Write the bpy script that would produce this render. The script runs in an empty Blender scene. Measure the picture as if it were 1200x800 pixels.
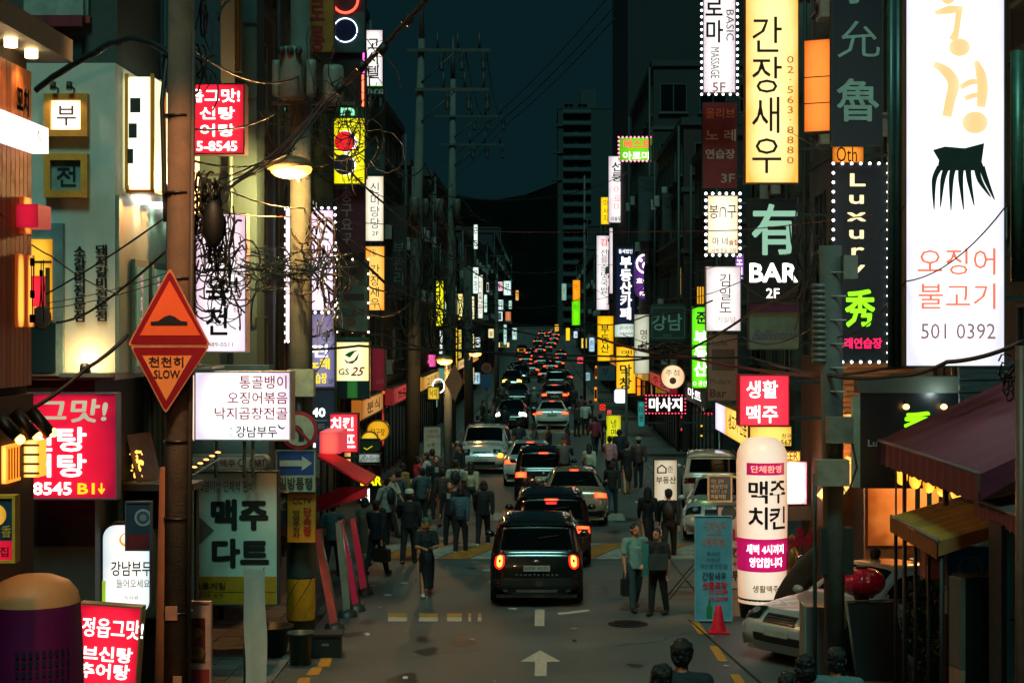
import bpy, bmesh, math, random
from mathutils import Vector, Matrix
R = math.radians
random.seed(7)
scene = bpy.context.scene
col = scene.collection
# ---------------------------------------------------------------- camera
F, CX, CZ, H = 1900.0, 635.0, 383.0, 5.55      # focal length and street vanishing point in photo pixels, eye height in metres
cd = bpy.data.cameras.new('camera'); cam = bpy.data.objects.new('camera', cd); col.objects.link(cam)
cam.location = (0, 0, H); cam.rotation_euler = (R(90), 0, 0)
cd.sensor_width = 36; cd.lens = 36 * F / 1200
cd.shift_x = -(CX - 600) / 1200; cd.shift_y = -(400 - CZ) / 1200
cd.clip_start = .1; cd.clip_end = 6000
scene.camera = cam
# ---------------------------------------------------------------- night sky
w = bpy.data.worlds.new('World'); scene.world = w; w.use_nodes = True
nt = w.node_tree; bg = nt.nodes['Background']
sky = nt.nodes.new('ShaderNodeTexSky'); sky.sky_type = 'NISHITA'; sky.sun_disc = False
sky.sun_elevation = R(-4); sky.sun_rotation = R(200); sky.air_density = 1.5
mx = nt.nodes.new('ShaderNodeMix'); mx.data_type = 'RGBA'; mx.inputs[0].default_value = .9
nt.links.new(sky.outputs[0], mx.inputs[6]); mx.inputs[7].default_value = (.05, .26, .31, 1)   # city glow on low cloud
nt.links.new(mx.outputs[2], bg.inputs[0]); bg.inputs[1].default_value = .045
ld = bpy.data.lights.new('fill_sun', 'SUN'); ld.energy = 1.15; ld.angle = R(14); ld.color = (.44, 1, .86)  # teal fill added from behind the camera, stands in for ambient street light
lo = bpy.data.objects.new('fill_sun', ld); col.objects.link(lo); lo.rotation_euler = Vector((math.sin(R(1)) * math.cos(R(57)), math.cos(R(1)) * math.cos(R(57)), -math.sin(R(57)))).to_track_quat('-Z', 'Y').to_euler(); lo.location = (0, -20, 60)
scene.view_settings.view_transform = 'Standard'; scene.view_settings.look = 'None'
scene.view_settings.exposure = .3; scene.view_settings.gamma = 1
scene.cycles.use_denoising = True; scene.cycles.max_bounces = 6; scene.cycles.diffuse_bounces = 3
scene.cycles.sample_clamp_indirect = 4; scene.cycles.sample_clamp_direct = 0
scene.cycles.caustics_reflective = False; scene.cycles.caustics_refractive = False

# ---------------------------------------------------------------- helpers
def lin(h):
    h = h.lstrip('#'); v = [int(h[i:i+2], 16) / 255 for i in (0, 2, 4)]
    return tuple((x / 12.92 if x <= .04045 else ((x + .055) / 1.055) ** 2.4) for x in v)
MC = {}
def mat(hexc, rough=.6, metal=0., var=.25, scale=6., bump=.0, coat=0., bscale=40., stretch=None):
    key = ('m', hexc, rough, metal, var, scale, bump, coat, bscale, stretch)
    if key in MC: return MC[key]
    m = bpy.data.materials.new('surface_' + hexc.strip('#')); m.use_nodes = True; n = m.node_tree.nodes; l = m.node_tree.links
    b = n['Principled BSDF']; c = lin(hexc)
    b.inputs['Roughness'].default_value = rough; b.inputs['Metallic'].default_value = metal
    if coat: b.inputs['Coat Weight'].default_value = coat; b.inputs['Coat Roughness'].default_value = .04
    tc = n.new('ShaderNodeTexCoord'); src = tc.outputs['Object']
    if stretch:
        mp = n.new('ShaderNodeMapping'); mp.inputs['Scale'].default_value = stretch; l.new(src, mp.inputs[0]); src = mp.outputs[0]
    ns = n.new('ShaderNodeTexNoise'); ns.inputs['Scale'].default_value = scale; ns.inputs['Detail'].default_value = 6; ns.inputs['Roughness'].default_value = .65
    l.new(src, ns.inputs['Vector'])
    rp = n.new('ShaderNodeValToRGB'); rp.color_ramp.elements[0].position = .3; rp.color_ramp.elements[1].position = .72
    rp.color_ramp.elements[0].color = tuple(x * (1 - var) for x in c) + (1,); rp.color_ramp.elements[1].color = tuple(min(1, x * (1 + var)) for x in c) + (1,)
    l.new(ns.outputs[0], rp.inputs[0]); l.new(rp.outputs[0], b.inputs['Base Color'])
    if var > .05:
        mr = n.new('ShaderNodeMapRange'); mr.inputs[3].default_value = max(0, rough - .12); mr.inputs[4].default_value = min(1, rough + .12)
        l.new(ns.outputs[0], mr.inputs[0]); l.new(mr.outputs[0], b.inputs['Roughness'])
    if bump:
        n2 = n.new('ShaderNodeTexNoise'); n2.inputs['Scale'].default_value = bscale; n2.inputs['Detail'].default_value = 4; l.new(src, n2.inputs['Vector'])
        bp = n.new('ShaderNodeBump'); bp.inputs['Strength'].default_value = bump; bp.inputs['Distance'].default_value = .02
        l.new(n2.outputs[0], bp.inputs['Height']); l.new(bp.outputs[0], b.inputs['Normal'])
    MC[key] = m; return m
def glow(hexc, s=1.5, edge=None, sample=True, noise=.25, axis='X', k=1.):
    """backlit sheet: tubes behind the middle, dimmer towards the frame"""
    key = ('g', hexc, s, edge, sample, noise, axis, k)
    if key in MC: return MC[key]
    m = bpy.data.materials.new('lit_' + hexc.strip('#')); m.use_nodes = True; n = m.node_tree.nodes; l = m.node_tree.links
    b = n['Principled BSDF']; c = lin(hexc); e = lin(edge) if edge else tuple(x * .8 for x in c)
    b.inputs['Roughness'].default_value = .35; b.inputs['Base Color'].default_value = tuple(min(.7, x * .7) for x in c) + (1,)
    tc = n.new('ShaderNodeTexCoord'); sp = n.new('ShaderNodeSeparateXYZ'); l.new(tc.outputs['Generated'], sp.inputs[0])
    def math_(op, a, bb=None):
        q = n.new('ShaderNodeMath'); q.operation = op
        for i, v in enumerate((a, bb)):
            if v is None: continue
            if isinstance(v, (int, float)): q.inputs[i].default_value = v
            else: l.new(v, q.inputs[i])
        return q.outputs[0]
    dx = math_('POWER', math_('ABSOLUTE', math_('MULTIPLY', math_('SUBTRACT', sp.outputs[axis], .5), 2.)), 2.5)
    dz = math_('POWER', math_('ABSOLUTE', math_('MULTIPLY', math_('SUBTRACT', sp.outputs['Z'], .5), 2.)), 6.)
    ns = n.new('ShaderNodeTexNoise'); ns.inputs['Scale'].default_value = 1.3; ns.inputs['Detail'].default_value = 3; l.new(tc.outputs['Object'], ns.inputs['Vector'])
    f = math_('ADD', math_('MULTIPLY', math_('ADD', dx, math_('MULTIPLY', dz, .5)), k), math_('MULTIPLY', math_('SUBTRACT', ns.outputs[0], .5), noise * 3))
    mx = n.new('ShaderNodeMix'); mx.data_type = 'RGBA'; mx.inputs[6].default_value = c + (1,); mx.inputs[7].default_value = e + (1,)
    l.new(f, mx.inputs[0]); l.new(mx.outputs[2], b.inputs['Emission Color'])
    b.inputs['Emission Strength'].default_value = s
    if not sample: m.cycles.emission_sampling = 'NONE'
    MC[key] = m; return m
def glass(hexc='#0a1414', rough=.08, alpha=None):
    key = ('gl', hexc, rough)
    if key in MC: return MC[key]
    m = bpy.data.materials.new('glass'); m.use_nodes = True; b = m.node_tree.nodes['Principled BSDF']
    b.inputs['Base Color'].default_value = lin(hexc) + (1,); b.inputs['Roughness'].default_value = rough; b.inputs['IOR'].default_value = 1.45
    b.inputs['Specular IOR Level'].default_value = .5
    MC[key] = m; return m
def clear_glass():
    if 'cg' in MC: return MC['cg']
    m = bpy.data.materials.new('clear_glass'); m.use_nodes = True; n = m.node_tree.nodes; l = m.node_tree.links
    n.remove(n['Principled BSDF']); t = n.new('ShaderNodeBsdfTransparent'); t.inputs[0].default_value = (.8, .9, .88, 1)
    g = n.new('ShaderNodeBsdfGlossy'); g.inputs['Roughness'].default_value = .03; mx = n.new('ShaderNodeMixShader')
    fr = n.new('ShaderNodeFresnel'); l.new(fr.outputs[0], mx.inputs[0]); l.new(t.outputs[0], mx.inputs[1]); l.new(g.outputs[0], mx.inputs[2])
    l.new(mx.outputs[0], n['Material Output'].inputs[0]); MC['cg'] = m; return m
def resolve(m):
    return mat(m) if isinstance(m, str) else m

def W(px, py, Y): return Vector(((px - CX) * Y / F, Y, H - (py - CZ) * Y / F))
def GY(py): return F * H / (py - CZ)            # distance of the road point that shows at height py
def tag(o, label=None, cat=None, group=None, kind=None):
    if label: o['label'] = label
    if cat: o['category'] = cat
    if group: o['group'] = group
    if kind: o['kind'] = kind
    return o
def empty(name, loc, rz=0, label=None, cat=None, group=None):
    o = bpy.data.objects.new(name, None); col.objects.link(o); o.location = loc; o.rotation_euler = (0, 0, rz); o.empty_display_size = .2
    return tag(o, label, cat, group)
def obj(name, me, parent=None, loc=None):
    o = bpy.data.objects.new(name, me); col.objects.link(o)
    if parent: o.parent = parent
    if loc is not None: o.location = loc
    return o
def copy_tree(o, parent=None):
    c = o.copy(); col.objects.link(c); c.parent = parent
    for ch in list(o.children): copy_tree(ch, c)
    return c
class MB:
    def __init__(s): s.v = []; s.f = []; s.sm = []
    def add(s, vs, fs, smooth=False):
        b = len(s.v); s.v += [tuple(v) for v in vs]; s.f += [tuple(b + i for i in f) for f in fs]; s.sm += [smooth] * len(fs); return s
    def box(s, x0, x1, y0, y1, z0, z1):
        vs = [(x, y, z) for x in (x0, x1) for y in (y0, y1) for z in (z0, z1)]
        return s.add(vs, [(0, 1, 3, 2), (4, 6, 7, 5), (0, 4, 5, 1), (2, 3, 7, 6), (0, 2, 6, 4), (1, 5, 7, 3)])
    def obox(s, c, ax, ay, az):
        c, ax, ay, az = map(Vector, (c, ax, ay, az)); vs = [c + ax * i + ay * j + az * k for i in (-1, 1) for j in (-1, 1) for k in (-1, 1)]
        return s.add(vs, [(0, 1, 3, 2), (4, 6, 7, 5), (0, 4, 5, 1), (2, 3, 7, 6), (0, 2, 6, 4), (1, 5, 7, 3)])
    def cyl(s, p0, p1, r0, r1=None, n=12, caps=True):
        r1 = r0 if r1 is None else r1; p0, p1 = Vector(p0), Vector(p1); d = (p1 - p0).normalized()
        a = d.cross(Vector((0, 0, 1)) if abs(d.z) < .9 else Vector((1, 0, 0))).normalized(); b = d.cross(a)
        vs = []
        for p, r in ((p0, r0), (p1, r1)):
            for i in range(n): t = 2 * math.pi * i / n; vs.append(p + (a * math.cos(t) + b * math.sin(t)) * r)
        s.add(vs, [(i, (i + 1) % n, n + (i + 1) % n, n + i) for i in range(n)], True)
        if caps:
            k = len(s.v) - 2 * n; s.f += [tuple(k + n - 1 - i for i in range(n)), tuple(k + n + i for i in range(n))]; s.sm += [False, False]
        return s
    def tube(s, pts, r, n=6):
        pts = [Vector(p) for p in pts]; rings = []; a = None
        for i, p in enumerate(pts):
            d = (pts[min(i + 1, len(pts) - 1)] - pts[max(i - 1, 0)]).normalized()
            if a is None: a = d.cross(Vector((0, 0, 1)) if abs(d.z) < .9 else Vector((1, 0, 0))).normalized()
            else: a = (a - d * a.dot(d)).normalized()
            b = d.cross(a); rr = r[i] if isinstance(r, (list, tuple)) else r
            rings.append([p + (a * math.cos(2 * math.pi * k / n) + b * math.sin(2 * math.pi * k / n)) * rr for k in range(n)])
        vs = [v for g in rings for v in g]; m = len(pts)
        s.add(vs, [(i * n + k, i * n + (k + 1) % n, (i + 1) * n + (k + 1) % n, (i + 1) * n + k) for i in range(m - 1) for k in range(n)], True)
        k0 = len(s.v) - m * n; s.f += [tuple(k0 + n - 1 - i for i in range(n)), tuple(k0 + (m - 1) * n + i for i in range(n))]; s.sm += [False] * 2
        return s
    def ell(s, c, r, nu=12, nv=8, ax=None):
        vs = [(0, 0, -1)]
        for j in range(1, nv):
            p = math.pi * j / nv
            for i in range(nu): t = 2 * math.pi * i / nu; vs.append((math.sin(p) * math.cos(t), math.sin(p) * math.sin(t), -math.cos(p)))
        vs.append((0, 0, 1)); r = (r,) * 3 if isinstance(r, (int, float)) else r
        if ax is None: vs = [(c[0] + v[0] * r[0], c[1] + v[1] * r[1], c[2] + v[2] * r[2]) for v in vs]
        else: vs = [Vector(c) + Matrix(ax).transposed() @ Vector((v[0] * r[0], v[1] * r[1], v[2] * r[2])) for v in vs]
        fs = [(0, 1 + (i + 1) % nu, 1 + i) for i in range(nu)]
        for j in range(nv - 2):
            for i in range(nu): a = 1 + j * nu; fs.append((a + i, a + (i + 1) % nu, a + nu + (i + 1) % nu, a + nu + i))
        L = len(vs) - 1; a = 1 + (nv - 2) * nu; fs += [(L, a + i, a + (i + 1) % nu) for i in range(nu)]
        return s.add(vs, fs, True)
    def lathe(s, prof, c=(0, 0, 0), n=24, fn=None):
        vs = []
        for (r, z) in prof:
            for i in range(n):
                t = 2 * math.pi * i / n; rr = r * (fn(t) if fn else 1); vs.append((c[0] + rr * math.cos(t), c[1] + rr * math.sin(t), c[2] + z))
        m = len(prof); fs = [(j * n + i, j * n + (i + 1) % n, (j + 1) * n + (i + 1) % n, (j + 1) * n + i) for j in range(m - 1) for i in range(n)]
        return s.add(vs, fs, True)
    def prism(s, poly, y0, y1, plane='xz'):
        """polygon given as (x, z), pushed through from y0 to y1"""
        n = len(poly); mk = (lambda a, b, c: (a, c, b)) if plane == 'xz' else ((lambda a, b, c: (c, a, b)) if plane == 'yz' else (lambda a, b, c: (a, b, c)))
        vs = [mk(a, b, y0) for a, b in poly] + [mk(a, b, y1) for a, b in poly]
        return s.add(vs, [tuple(range(n)), tuple(range(2 * n - 1, n - 1, -1))] + [(i, n + i, n + (i + 1) % n, (i + 1) % n) for i in range(n)])
    def grid(s, pts, nu, nv, smooth=True):
        return s.add(pts, [(j * nu + i, j * nu + i + 1, (j + 1) * nu + i + 1, (j + 1) * nu + i) for j in range(nv - 1) for i in range(nu - 1)], smooth)
    def mesh(s, name, m, shift=(0, 0, 0)):
        me = bpy.data.meshes.new(name); sx, sy, sz = shift
        me.from_pydata([(x - sx, y - sy, z - sz) for x, y, z in s.v], [], s.f)
        me.polygons.foreach_set('use_smooth', s.sm); me.materials.append(resolve(m))
        bm = bmesh.new(); bm.from_mesh(me); bmesh.ops.recalc_face_normals(bm, faces=bm.faces); bm.to_mesh(me); bm.free()
        me.update(); return me
    def build(s, name, m, parent=None, label=None, cat=None, group=None, kind=None):
        if not s.v: return None
        if parent is None and kind != 'structure':
            xs, ys, zs = zip(*s.v); c = ((min(xs) + max(xs)) / 2, (min(ys) + max(ys)) / 2, min(zs))
            o = obj(name, s.mesh(name, m, c)); o.location = c
        else: o = obj(name, s.mesh(name, m), parent)
        return tag(o, label, cat, group, kind)
# lettering ------------------------------------------------------------
TC = {}
def text_mesh(s, bold):
    k = (s, bold)
    if k in TC: return TC[k]
    c = bpy.data.curves.new('lettering', 'FONT'); c.body = s; c.resolution_u = 2; c.offset = bold; c.align_x = 'CENTER'; c.space_line = 1.0
    o = bpy.data.objects.new('lettering', c); m = bpy.data.meshes.new_from_object(o)
    vs = [tuple(v.co) for v in m.vertices]; fs = [tuple(p.vertices) for p in m.polygons]
    bpy.data.objects.remove(o); bpy.data.curves.remove(c); bpy.data.meshes.remove(m)
    xs = [v[0] for v in vs]; ys = [v[1] for v in vs]; b = (min(xs), min(ys), max(xs), max(ys))
    TC[k] = (vs, fs, b); return TC[k]
def text(s, x0, z0, x1, z1, m, parent, y=-.02, bold=.0, shear=0, turn=False, name='lettering', fn=None):
    vs, fs, b = text_mesh(s, 0)
    out = []; raw = []
    for (a, c, _) in vs:
        u = (a - b[0]) / (b[2] - b[0] + 1e-9); v = (c - b[1]) / (b[3] - b[1] + 1e-9)
        if turn: u, v = v, 1 - u
        u += shear * v
        p = (x0 + (x1 - x0) * u, y, z0 + (z1 - z0) * v)
        raw.append((p[0], p[2])); out.append(fn(p) if fn else p)
    mb = MB(); mb.add(out, fs)
    if bold > 0:                                              # heavier strokes: the outline laid down again, shifted a little
        q = bold * .75 * min(abs(x1 - x0) / (b[2] - b[0]), abs(z1 - z0) / (b[3] - b[1]))
        for i, (sx, sz) in enumerate(((-1, -1), (1, -1), (-1, 1), (1, 1), (0, 1.3), (0, -1.3), (1.3, 0), (-1.3, 0))):
            if fn: mb.add([fn((a_ + q * sx, y - .0003 * (i + 1), c_ + q * sz)) for a_, c_ in raw], fs)
            else: mb.add([(p[0] + q * sx, p[1] - .0003 * (i + 1), p[2] + q * sz) for p in out], fs)
    me = bpy.data.meshes.new(name); me.from_pydata(mb.v, [], mb.f); me.materials.append(resolve(m))
    return obj(name, me, parent)
# sign cabinet ---------------------------------------------------------
def rrect(x0, z0, x1, z1, r, n=6):
    pts = []
    for cx, cz, a in ((x1 - r, z1 - r, 0), (x0 + r, z1 - r, 90), (x0 + r, z0 + r, 180), (x1 - r, z0 + r, 270)):
        for i in range(n + 1): t = R(a + 90 * i / n); pts.append((cx + r * math.cos(t), cz + r * math.sin(t)))
    return pts
BULB = {}
def bulb_mesh(m, r):
    k = (m.name, r)
    if k not in BULB: BULB[k] = MB().ell((0, 0, 0), r, 6, 4).mesh('bulb', m)
    return BULB[k]
def sign(name, label, box, Y, face, texts=(), depth=.22, frame='#1a2422', cat='sign', group=None, yaw=0, rr=0, arm=0, armx=None,
         bulbs=None, both=True, bar=.035, bands=(), discs=(), shadow=None, faceparts=None):
    x0, y0, x1, y1 = box; s = F / Y; k = math.cos(yaw); cx = (x0 + x1) / 2
    wd = (x1 - x0) / s / k; h = (y1 - y0) / s; b = W(cx, y1, Y)
    r = empty(name, b, yaw, label, cat, group)
    lx = lambda px: (px - cx) / s / k
    lz = lambda py: (y1 - py) / s
    hw = wd / 2
    if rr:
        rad = min(rr / s, hw * .999, h / 2 * .999)
        MB().prism(rrect(-hw, 0, hw, h, rad), 0, depth).build('cabinet', frame, r)
        MB().prism(rrect(-hw + bar, bar, hw - bar, h - bar, max(.01, rad - bar)), -.012, -.001).build('face', face, r)
    else:
        MB().box(-hw, hw, 0, depth, 0, h).build('cabinet', frame, r)
        MB().box(-hw + bar * .6, hw - bar * .6, -.012, -.001, bar * .6, h - bar * .6).build('face', face, r)
        if both and s > 14: MB().box(-hw + bar * .6, hw - bar * .6, depth + .001, depth + .012, bar * .6, h - bar * .6).build('face', face, r)
        f = MB()
        f.box(-hw, hw, -.03, -.001, 0, bar * .6).box(-hw, hw, -.03, -.001, h - bar * .6, h)
        f.box(-hw, -hw + bar * .6, -.03, -.001, bar * .6, h - bar * .6).box(hw - bar * .6, hw, -.03, -.001, bar * .6, h - bar * .6)
        f.build('frame', frame, r)
    for (a, bb, c, d, m) in bands: MB().box(lx(a), lx(c), -.016, -.0125, lz(d), lz(bb)).build('color_band', m, r)
    for (a, bb, rad, m, kk) in discs:
        n = 28; pr = [(lx(a) + rad / s * math.cos(2 * math.pi * i / n), lz(bb) + rad / s * math.sin(2 * math.pi * i / n)) for i in range(n)]
        MB().prism(pr, -.017 - .003 * kk, -.0125).build('printed_disc', m, r)
    for t in texts:
        st, a, bb, c, d, m = t[:6]; o = t[6] if len(t) > 6 else {}
        text(st, lx(a), lz(d), lx(c), lz(bb), m, r, y=-.024 - .004 * o.get('lift', 0), bold=o.get('bold', 0), shear=o.get('shear', 0), turn=o.get('turn', False))
    if arm:                                                   # brackets to the wall on that side
        L = armx if armx else .45
        ar = MB()
        for zz in ((h * .15, h * .85) if h > 1 else (h * .5,)):
            xa, xb = (hw, hw + L) if arm > 0 else (-hw - L, -hw)
            a_ = MB().box(xa, xb, depth * .35, depth * .65, zz - .03, zz + .03); a_.build('bracket', '#20302e', r)
    if bulbs:
        m, step, rad = bulbs; me = bulb_mesh(m, rad)
        nx = max(2, round(wd / step)); nz = max(2, round(h / step))
        pts = [(-hw + wd * i / nx, h) for i in range(nx + 1)] + [(-hw + wd * i / nx, 0) for i in range(nx + 1)]
        pts += [(sx * hw, h * i / nz) for i in range(1, nz) for sx in (-1, 1)]
        for (a, c) in pts: obj('bulb', me, r, (a, -.05, c))
    return r
WIREM = '#101514'
def cable(pts, r=.012, sag=.3, label=None, group=None, m=WIREM, seg=10, name='overhead_cable', jit=0):
    """pts: (px, py, Y) stations; every span hangs a little"""
    P = [W(*p) for p in pts]; out = []
    for i in range(len(P) - 1):
        n = seg
        for j in range(n + (i == len(P) - 2)):
            t = j / n; q = P[i].lerp(P[i + 1], t); q.z -= sag * 4 * t * (1 - t)
            if jit: q += Vector((random.uniform(-jit, jit), random.uniform(-jit, jit), random.uniform(-jit, jit)))
            out.append(q)
    return MB().tube(out, r, 5).build(name, m, None, label, 'cable', group)
# ---------------------------------------------------------------- ground
def ground_z(Y):
    if Y < 185: return 0.
    t = min(1., (Y - 185) / 240); return 3.4 * t * t * (3 - 2 * t) + max(0, Y - 425) * .004
ASPH = mat('#484d4b', .5, 0, .38, .55, .5, bscale=70)
def strip(x0, x1, ys, dz=0., nx=2):
    mb = MB(); pts = []
    for y in ys:
        for i in range(nx): pts.append((x0 + (x1 - x0) * i / (nx - 1), y, ground_z(y) + dz))
    return mb.grid(pts, nx, len(ys), False)
YS = [-20, 10, 60, 120, 185, 200, 215, 230, 250, 270, 290, 310, 330, 360, 400, 425, 520, 700]
strip(-400, 400, [-30] + YS[1:] + [3000], -.008).build('ground', mat('#2c302f', .9, 0, .3, 1, .2), kind='structure')
strip(-4.2, 4.2, YS, 0).build('road', ASPH, kind='structure')
PAVE = mat('#5a5752', .85, 0, .3, 5, .3)
for sx in (-1, 1):
    a, b = (-7.2, -4.35) if sx < 0 else (4.35, 7.6)
    p = strip(a, b, [y for y in YS if y > -30], .004).build('pavement', mat('#474744', .85, 0, .3, 4, .4), kind='structure')
# kerb stones, flush with the lane as in the photo
km = MB().box(-.07, .07, -.96, .96, -.02, .03).mesh('kerb_stone', mat('#5d5c57', .8, 0, .3, 8, .3))
for sx in (-1, 1):
    kr = empty('kerb', (sx * 4.27, 24, 0)); kr['kind'] = 'structure'
    for i in range(40): obj('kerb_stone', km, kr, (0, i * 2, 0))
# paving tiles near the camera on both sides
tm = [MB().box(-.195, .195, -.195, .195, 0, .012 + .003 * i).mesh('paving_tile', mat(c, .85, 0, .3, 9, .3)) for i, c in enumerate(('#504e49', '#5b5751', '#484742'))]
for (xa, n, lab) in ((-5.95, 4, 'l'), (4.6, 5, 'r')):
    pr = empty('tiled_pavement', (xa, 24.4, .004)); pr['kind'] = 'structure'
    for i in range(n):
        for j in range(24): obj('paving_tile', random.choice(tm), pr, (i * .4, j * .4, 0))
# painted markings
def mark(name, polys, m, label, z=.004, cat='marking'):
    mb = MB()
    for p in polys: mb.prism([(q[0], q[1]) for q in p], z, z + .004, 'xy')
    return mb.build(name, m, None, kind='structure')
def gp(px, py): Y = GY(py); return ((px - CX) * Y / F, Y)
PW = mat('#98968a', .7, 0, .3, 14, .2); PY = mat('#a8741c', .7, 0, .35, 14, .2)
mark('lane_arrow', [[gp(633, 762), gp(657, 775), gp(641, 775.5), gp(640.5, 792), gp(626.5, 792), gp(627, 775.5), gp(610, 775)]], PW, '')
mark('lane_line', [[gp(627, 714), gp(638, 714), gp(638, 733.5), gp(626.5, 733.5)]], PW, '')
mark('lane_line', [[gp(653, 718), gp(690, 714), gp(690, 716), gp(655, 720.5)]], PW, '')
for (a, b) in ((455, 477), (491, 513), (524, 541), (549, 552), (560, 564)):
    mark('dash_line', [[gp(a, 718.6), gp(b, 718.6), gp(b, 722.6), gp(a, 722.6)]], PY, '')
    mark('dash_line', [[gp(a, 723), gp(b, 723), gp(b, 728), gp(a, 728)]], PW, '')
for q in (((809, 729), (819, 729), (829, 742.5), (819, 743)), ((831, 757), (841, 757), (853.5, 775), (842, 775)), ((855, 790), (866, 790), (879, 808), (866, 808)),
          ((377, 769), (390, 769), (386, 781), (372, 781)), ((366, 782), (378, 782), (374, 791), (358, 791)), ((351, 794), (364, 794), (360, 808), (343, 808))):
    mark('edge_dash', [[gp(*p) for p in q]], PY, '')
for a in ((566, 668, 580), (598, 676.5, 608), (470, 683, 478), (596, 713, 606), (430, 686, 440), (450, 697, 458)):
    mark('paint_fleck', [[gp(a[0], a[1] - .8), gp(a[2], a[1] - .8), gp(a[2], a[1] + .8), gp(a[0], a[1] + .8)]], PW, '')
# speed hump with slanted white and yellow bars
def hump(Y0, Y1, n, xa, xb, zz):
    r = empty('speed_hump', ((xa + xb) / 2, (Y0 + Y1) / 2, 0)); r['kind'] = 'structure'
    X = (xb - xa) / 2; hy = (Y1 - Y0) / 2
    pts = []
    for j in range(7):
        y = -hy + 2 * hy * j / 6
        for x in (-X, X): pts.append((x, y, zz * (1 - (y / hy) ** 2) + .005))
    MB().grid(pts, 2, 7, True).build('hump_surface', mat('#45423e', .8, 0, .3, 5, .3), r)
    for i in range(n):
        a = -X + 2 * X * i / n; wdt = 2 * X / n; sl = wdt * .9
        mb = MB(); pts = []
        for j in range(7):
            y = (-hy + 2 * hy * j / 6) * .94; s_ = sl * (y / hy)
            for x in (a + s_ + wdt * .04, a + s_ + wdt * .96): pts.append((max(-X, min(X, x)), y, zz * (1 - (y / hy) ** 2) + .011))
        mb.grid(pts, 2, 7, True).build('painted_bar', (mat('#807d72', .75, 0, .5, 5, .2), mat('#9a5c1a', .75, 0, .45, 5, .2))[i % 2], r)
hump(38.6, 41.6, 11, -4.1, 4.1, .08)
hump(84, 87, 9, -3.6, 3.6, .08)
for i in range(7):
    a = 46.5
    mark('crossing_bar', [[(-3.9 + i * 1.15, a), (-3.35 + i * 1.15, a), (-3.35 + i * 1.15, a + 1.9), (-3.9 + i * 1.15, a + 1.9)]], mat('#77776e', .8, 0, .4, 6, .2), '')
mh = empty('manhole_cover', (*gp(736, 731), .004), 0); mh['kind'] = 'structure'
MB().lathe([(0, .012), (.36, .012), (.38, .004)], n=28).build('cover_plate', mat('#1c1e1d', .55, .6, .3, 20, .6), mh)
for i in range(3): MB().box(-.25, .25, -.2 + i * .18, -.17 + i * .18, .012, .02).build('raised_rib', mat('#1c1e1d', .55, .6), mh)
mark('asphalt_seam', [[gp(806, 726), gp(808, 726), gp(900, 806), gp(896, 806)]], mat('#0d0f0f', .9), '')
mark('asphalt_patch', [[(1.4, 33), (3.9, 33), (3.9, 35.6), (1.4, 35.6)]], mat('#434846', .6, 0, .3, 3, .4), '', .002)
# far hill
pts = []; nx = 60
for j, (y, hh) in enumerate(((1000, 0), (1060, .62), (1150, .93), (1250, 1.), (1500, .9))):
    for i in range(nx):
        x = -700 + 1400 * i / (nx - 1)
        z = (100 + 7 * math.sin(x * .012 + 1) + 5 * math.sin(x * .05) + 2 * math.sin(x * .19) + (x * .03)) * hh * (1 + random.uniform(-.012, .012)) + 5
        pts.append((x, y, z))
MB().grid(pts, nx, 5).build('hill', mat('#060c0a', .95, 0, .5, .05, .5, bscale=.3), kind='structure')
MC[[k for k in MC if k[0] == 'm'][-1]].node_tree.nodes['Principled BSDF'].inputs['Specular IOR Level'].default_value = 0
# ---------------------------------------------------------------- buildings
def window_meshes(wd, h, lit):
    fr = MB(); t = .06; d = .07
    fr.box(-wd/2, wd/2, -d, 0, 0, t).box(-wd/2, wd/2, -d, 0, h - t, h).box(-wd/2, -wd/2 + t, -d, 0, t, h - t).box(wd/2 - t, wd/2, -d, 0, t, h - t).box(-.03, .03, -d * .8, 0, t, h - t)
    pn = MB().box(-wd/2 + t, -.03, -.03, -.005, t, h - t).box(.03, wd/2 - t, -.03, -.005, t, h - t)
    sl = MB().box(-wd/2 - .08, wd/2 + .08, -.16, 0, -.08, -.002)
    return fr, pn, sl
WM = {}
LITW = {'off': glass('#0b1213'), 'warm': glow('#e0a850', .55, '#7a4a18', False), 'green': glow('#7fb3a0', .35, '#23473f', False), 'dim': glow('#4f7068', .12, '#101d1b', False), 'white': glow('#d5e3da', .8, '#6b8f85', False)}
def window(parent, p, rz, wd, h, kind, fm='#2b3936'):
    k = (wd, h, kind, fm)
    if k not in WM:
        a, b, c = window_meshes(wd, h, kind); WM[k] = (a.mesh('window', fm), b.mesh('pane', LITW[kind]), c.mesh('sill', '#3c4744'))
    f = obj('window', WM[k][0], parent, p); f.rotation_euler = (0, 0, rz)
    obj('pane', WM[k][1], f); obj('sill', WM[k][2], f); return f
acm = None
def aircon(parent, p, rz):
    global acm
    if acm is None:
        body = MB().box(-.4, .4, -.3, 0, 0, .55).mesh('air_conditioner', mat('#8a8f88', .5, 0, .25, 8))
        g = MB()
        for r_ in (.2, .13, .06): g.tube([(-.1 + r_ * math.cos(i * math.pi / 8), -.31, .28 + r_ * math.sin(i * math.pi / 8)) for i in range(17)], .008, 4)
        acm = (body, g.mesh('fan_guard', '#22292a'))
    o = obj('air_conditioner', acm[0], parent, p); o.rotation_euler = (0, 0, rz); obj('fan_guard', acm[1], o); return o
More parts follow.
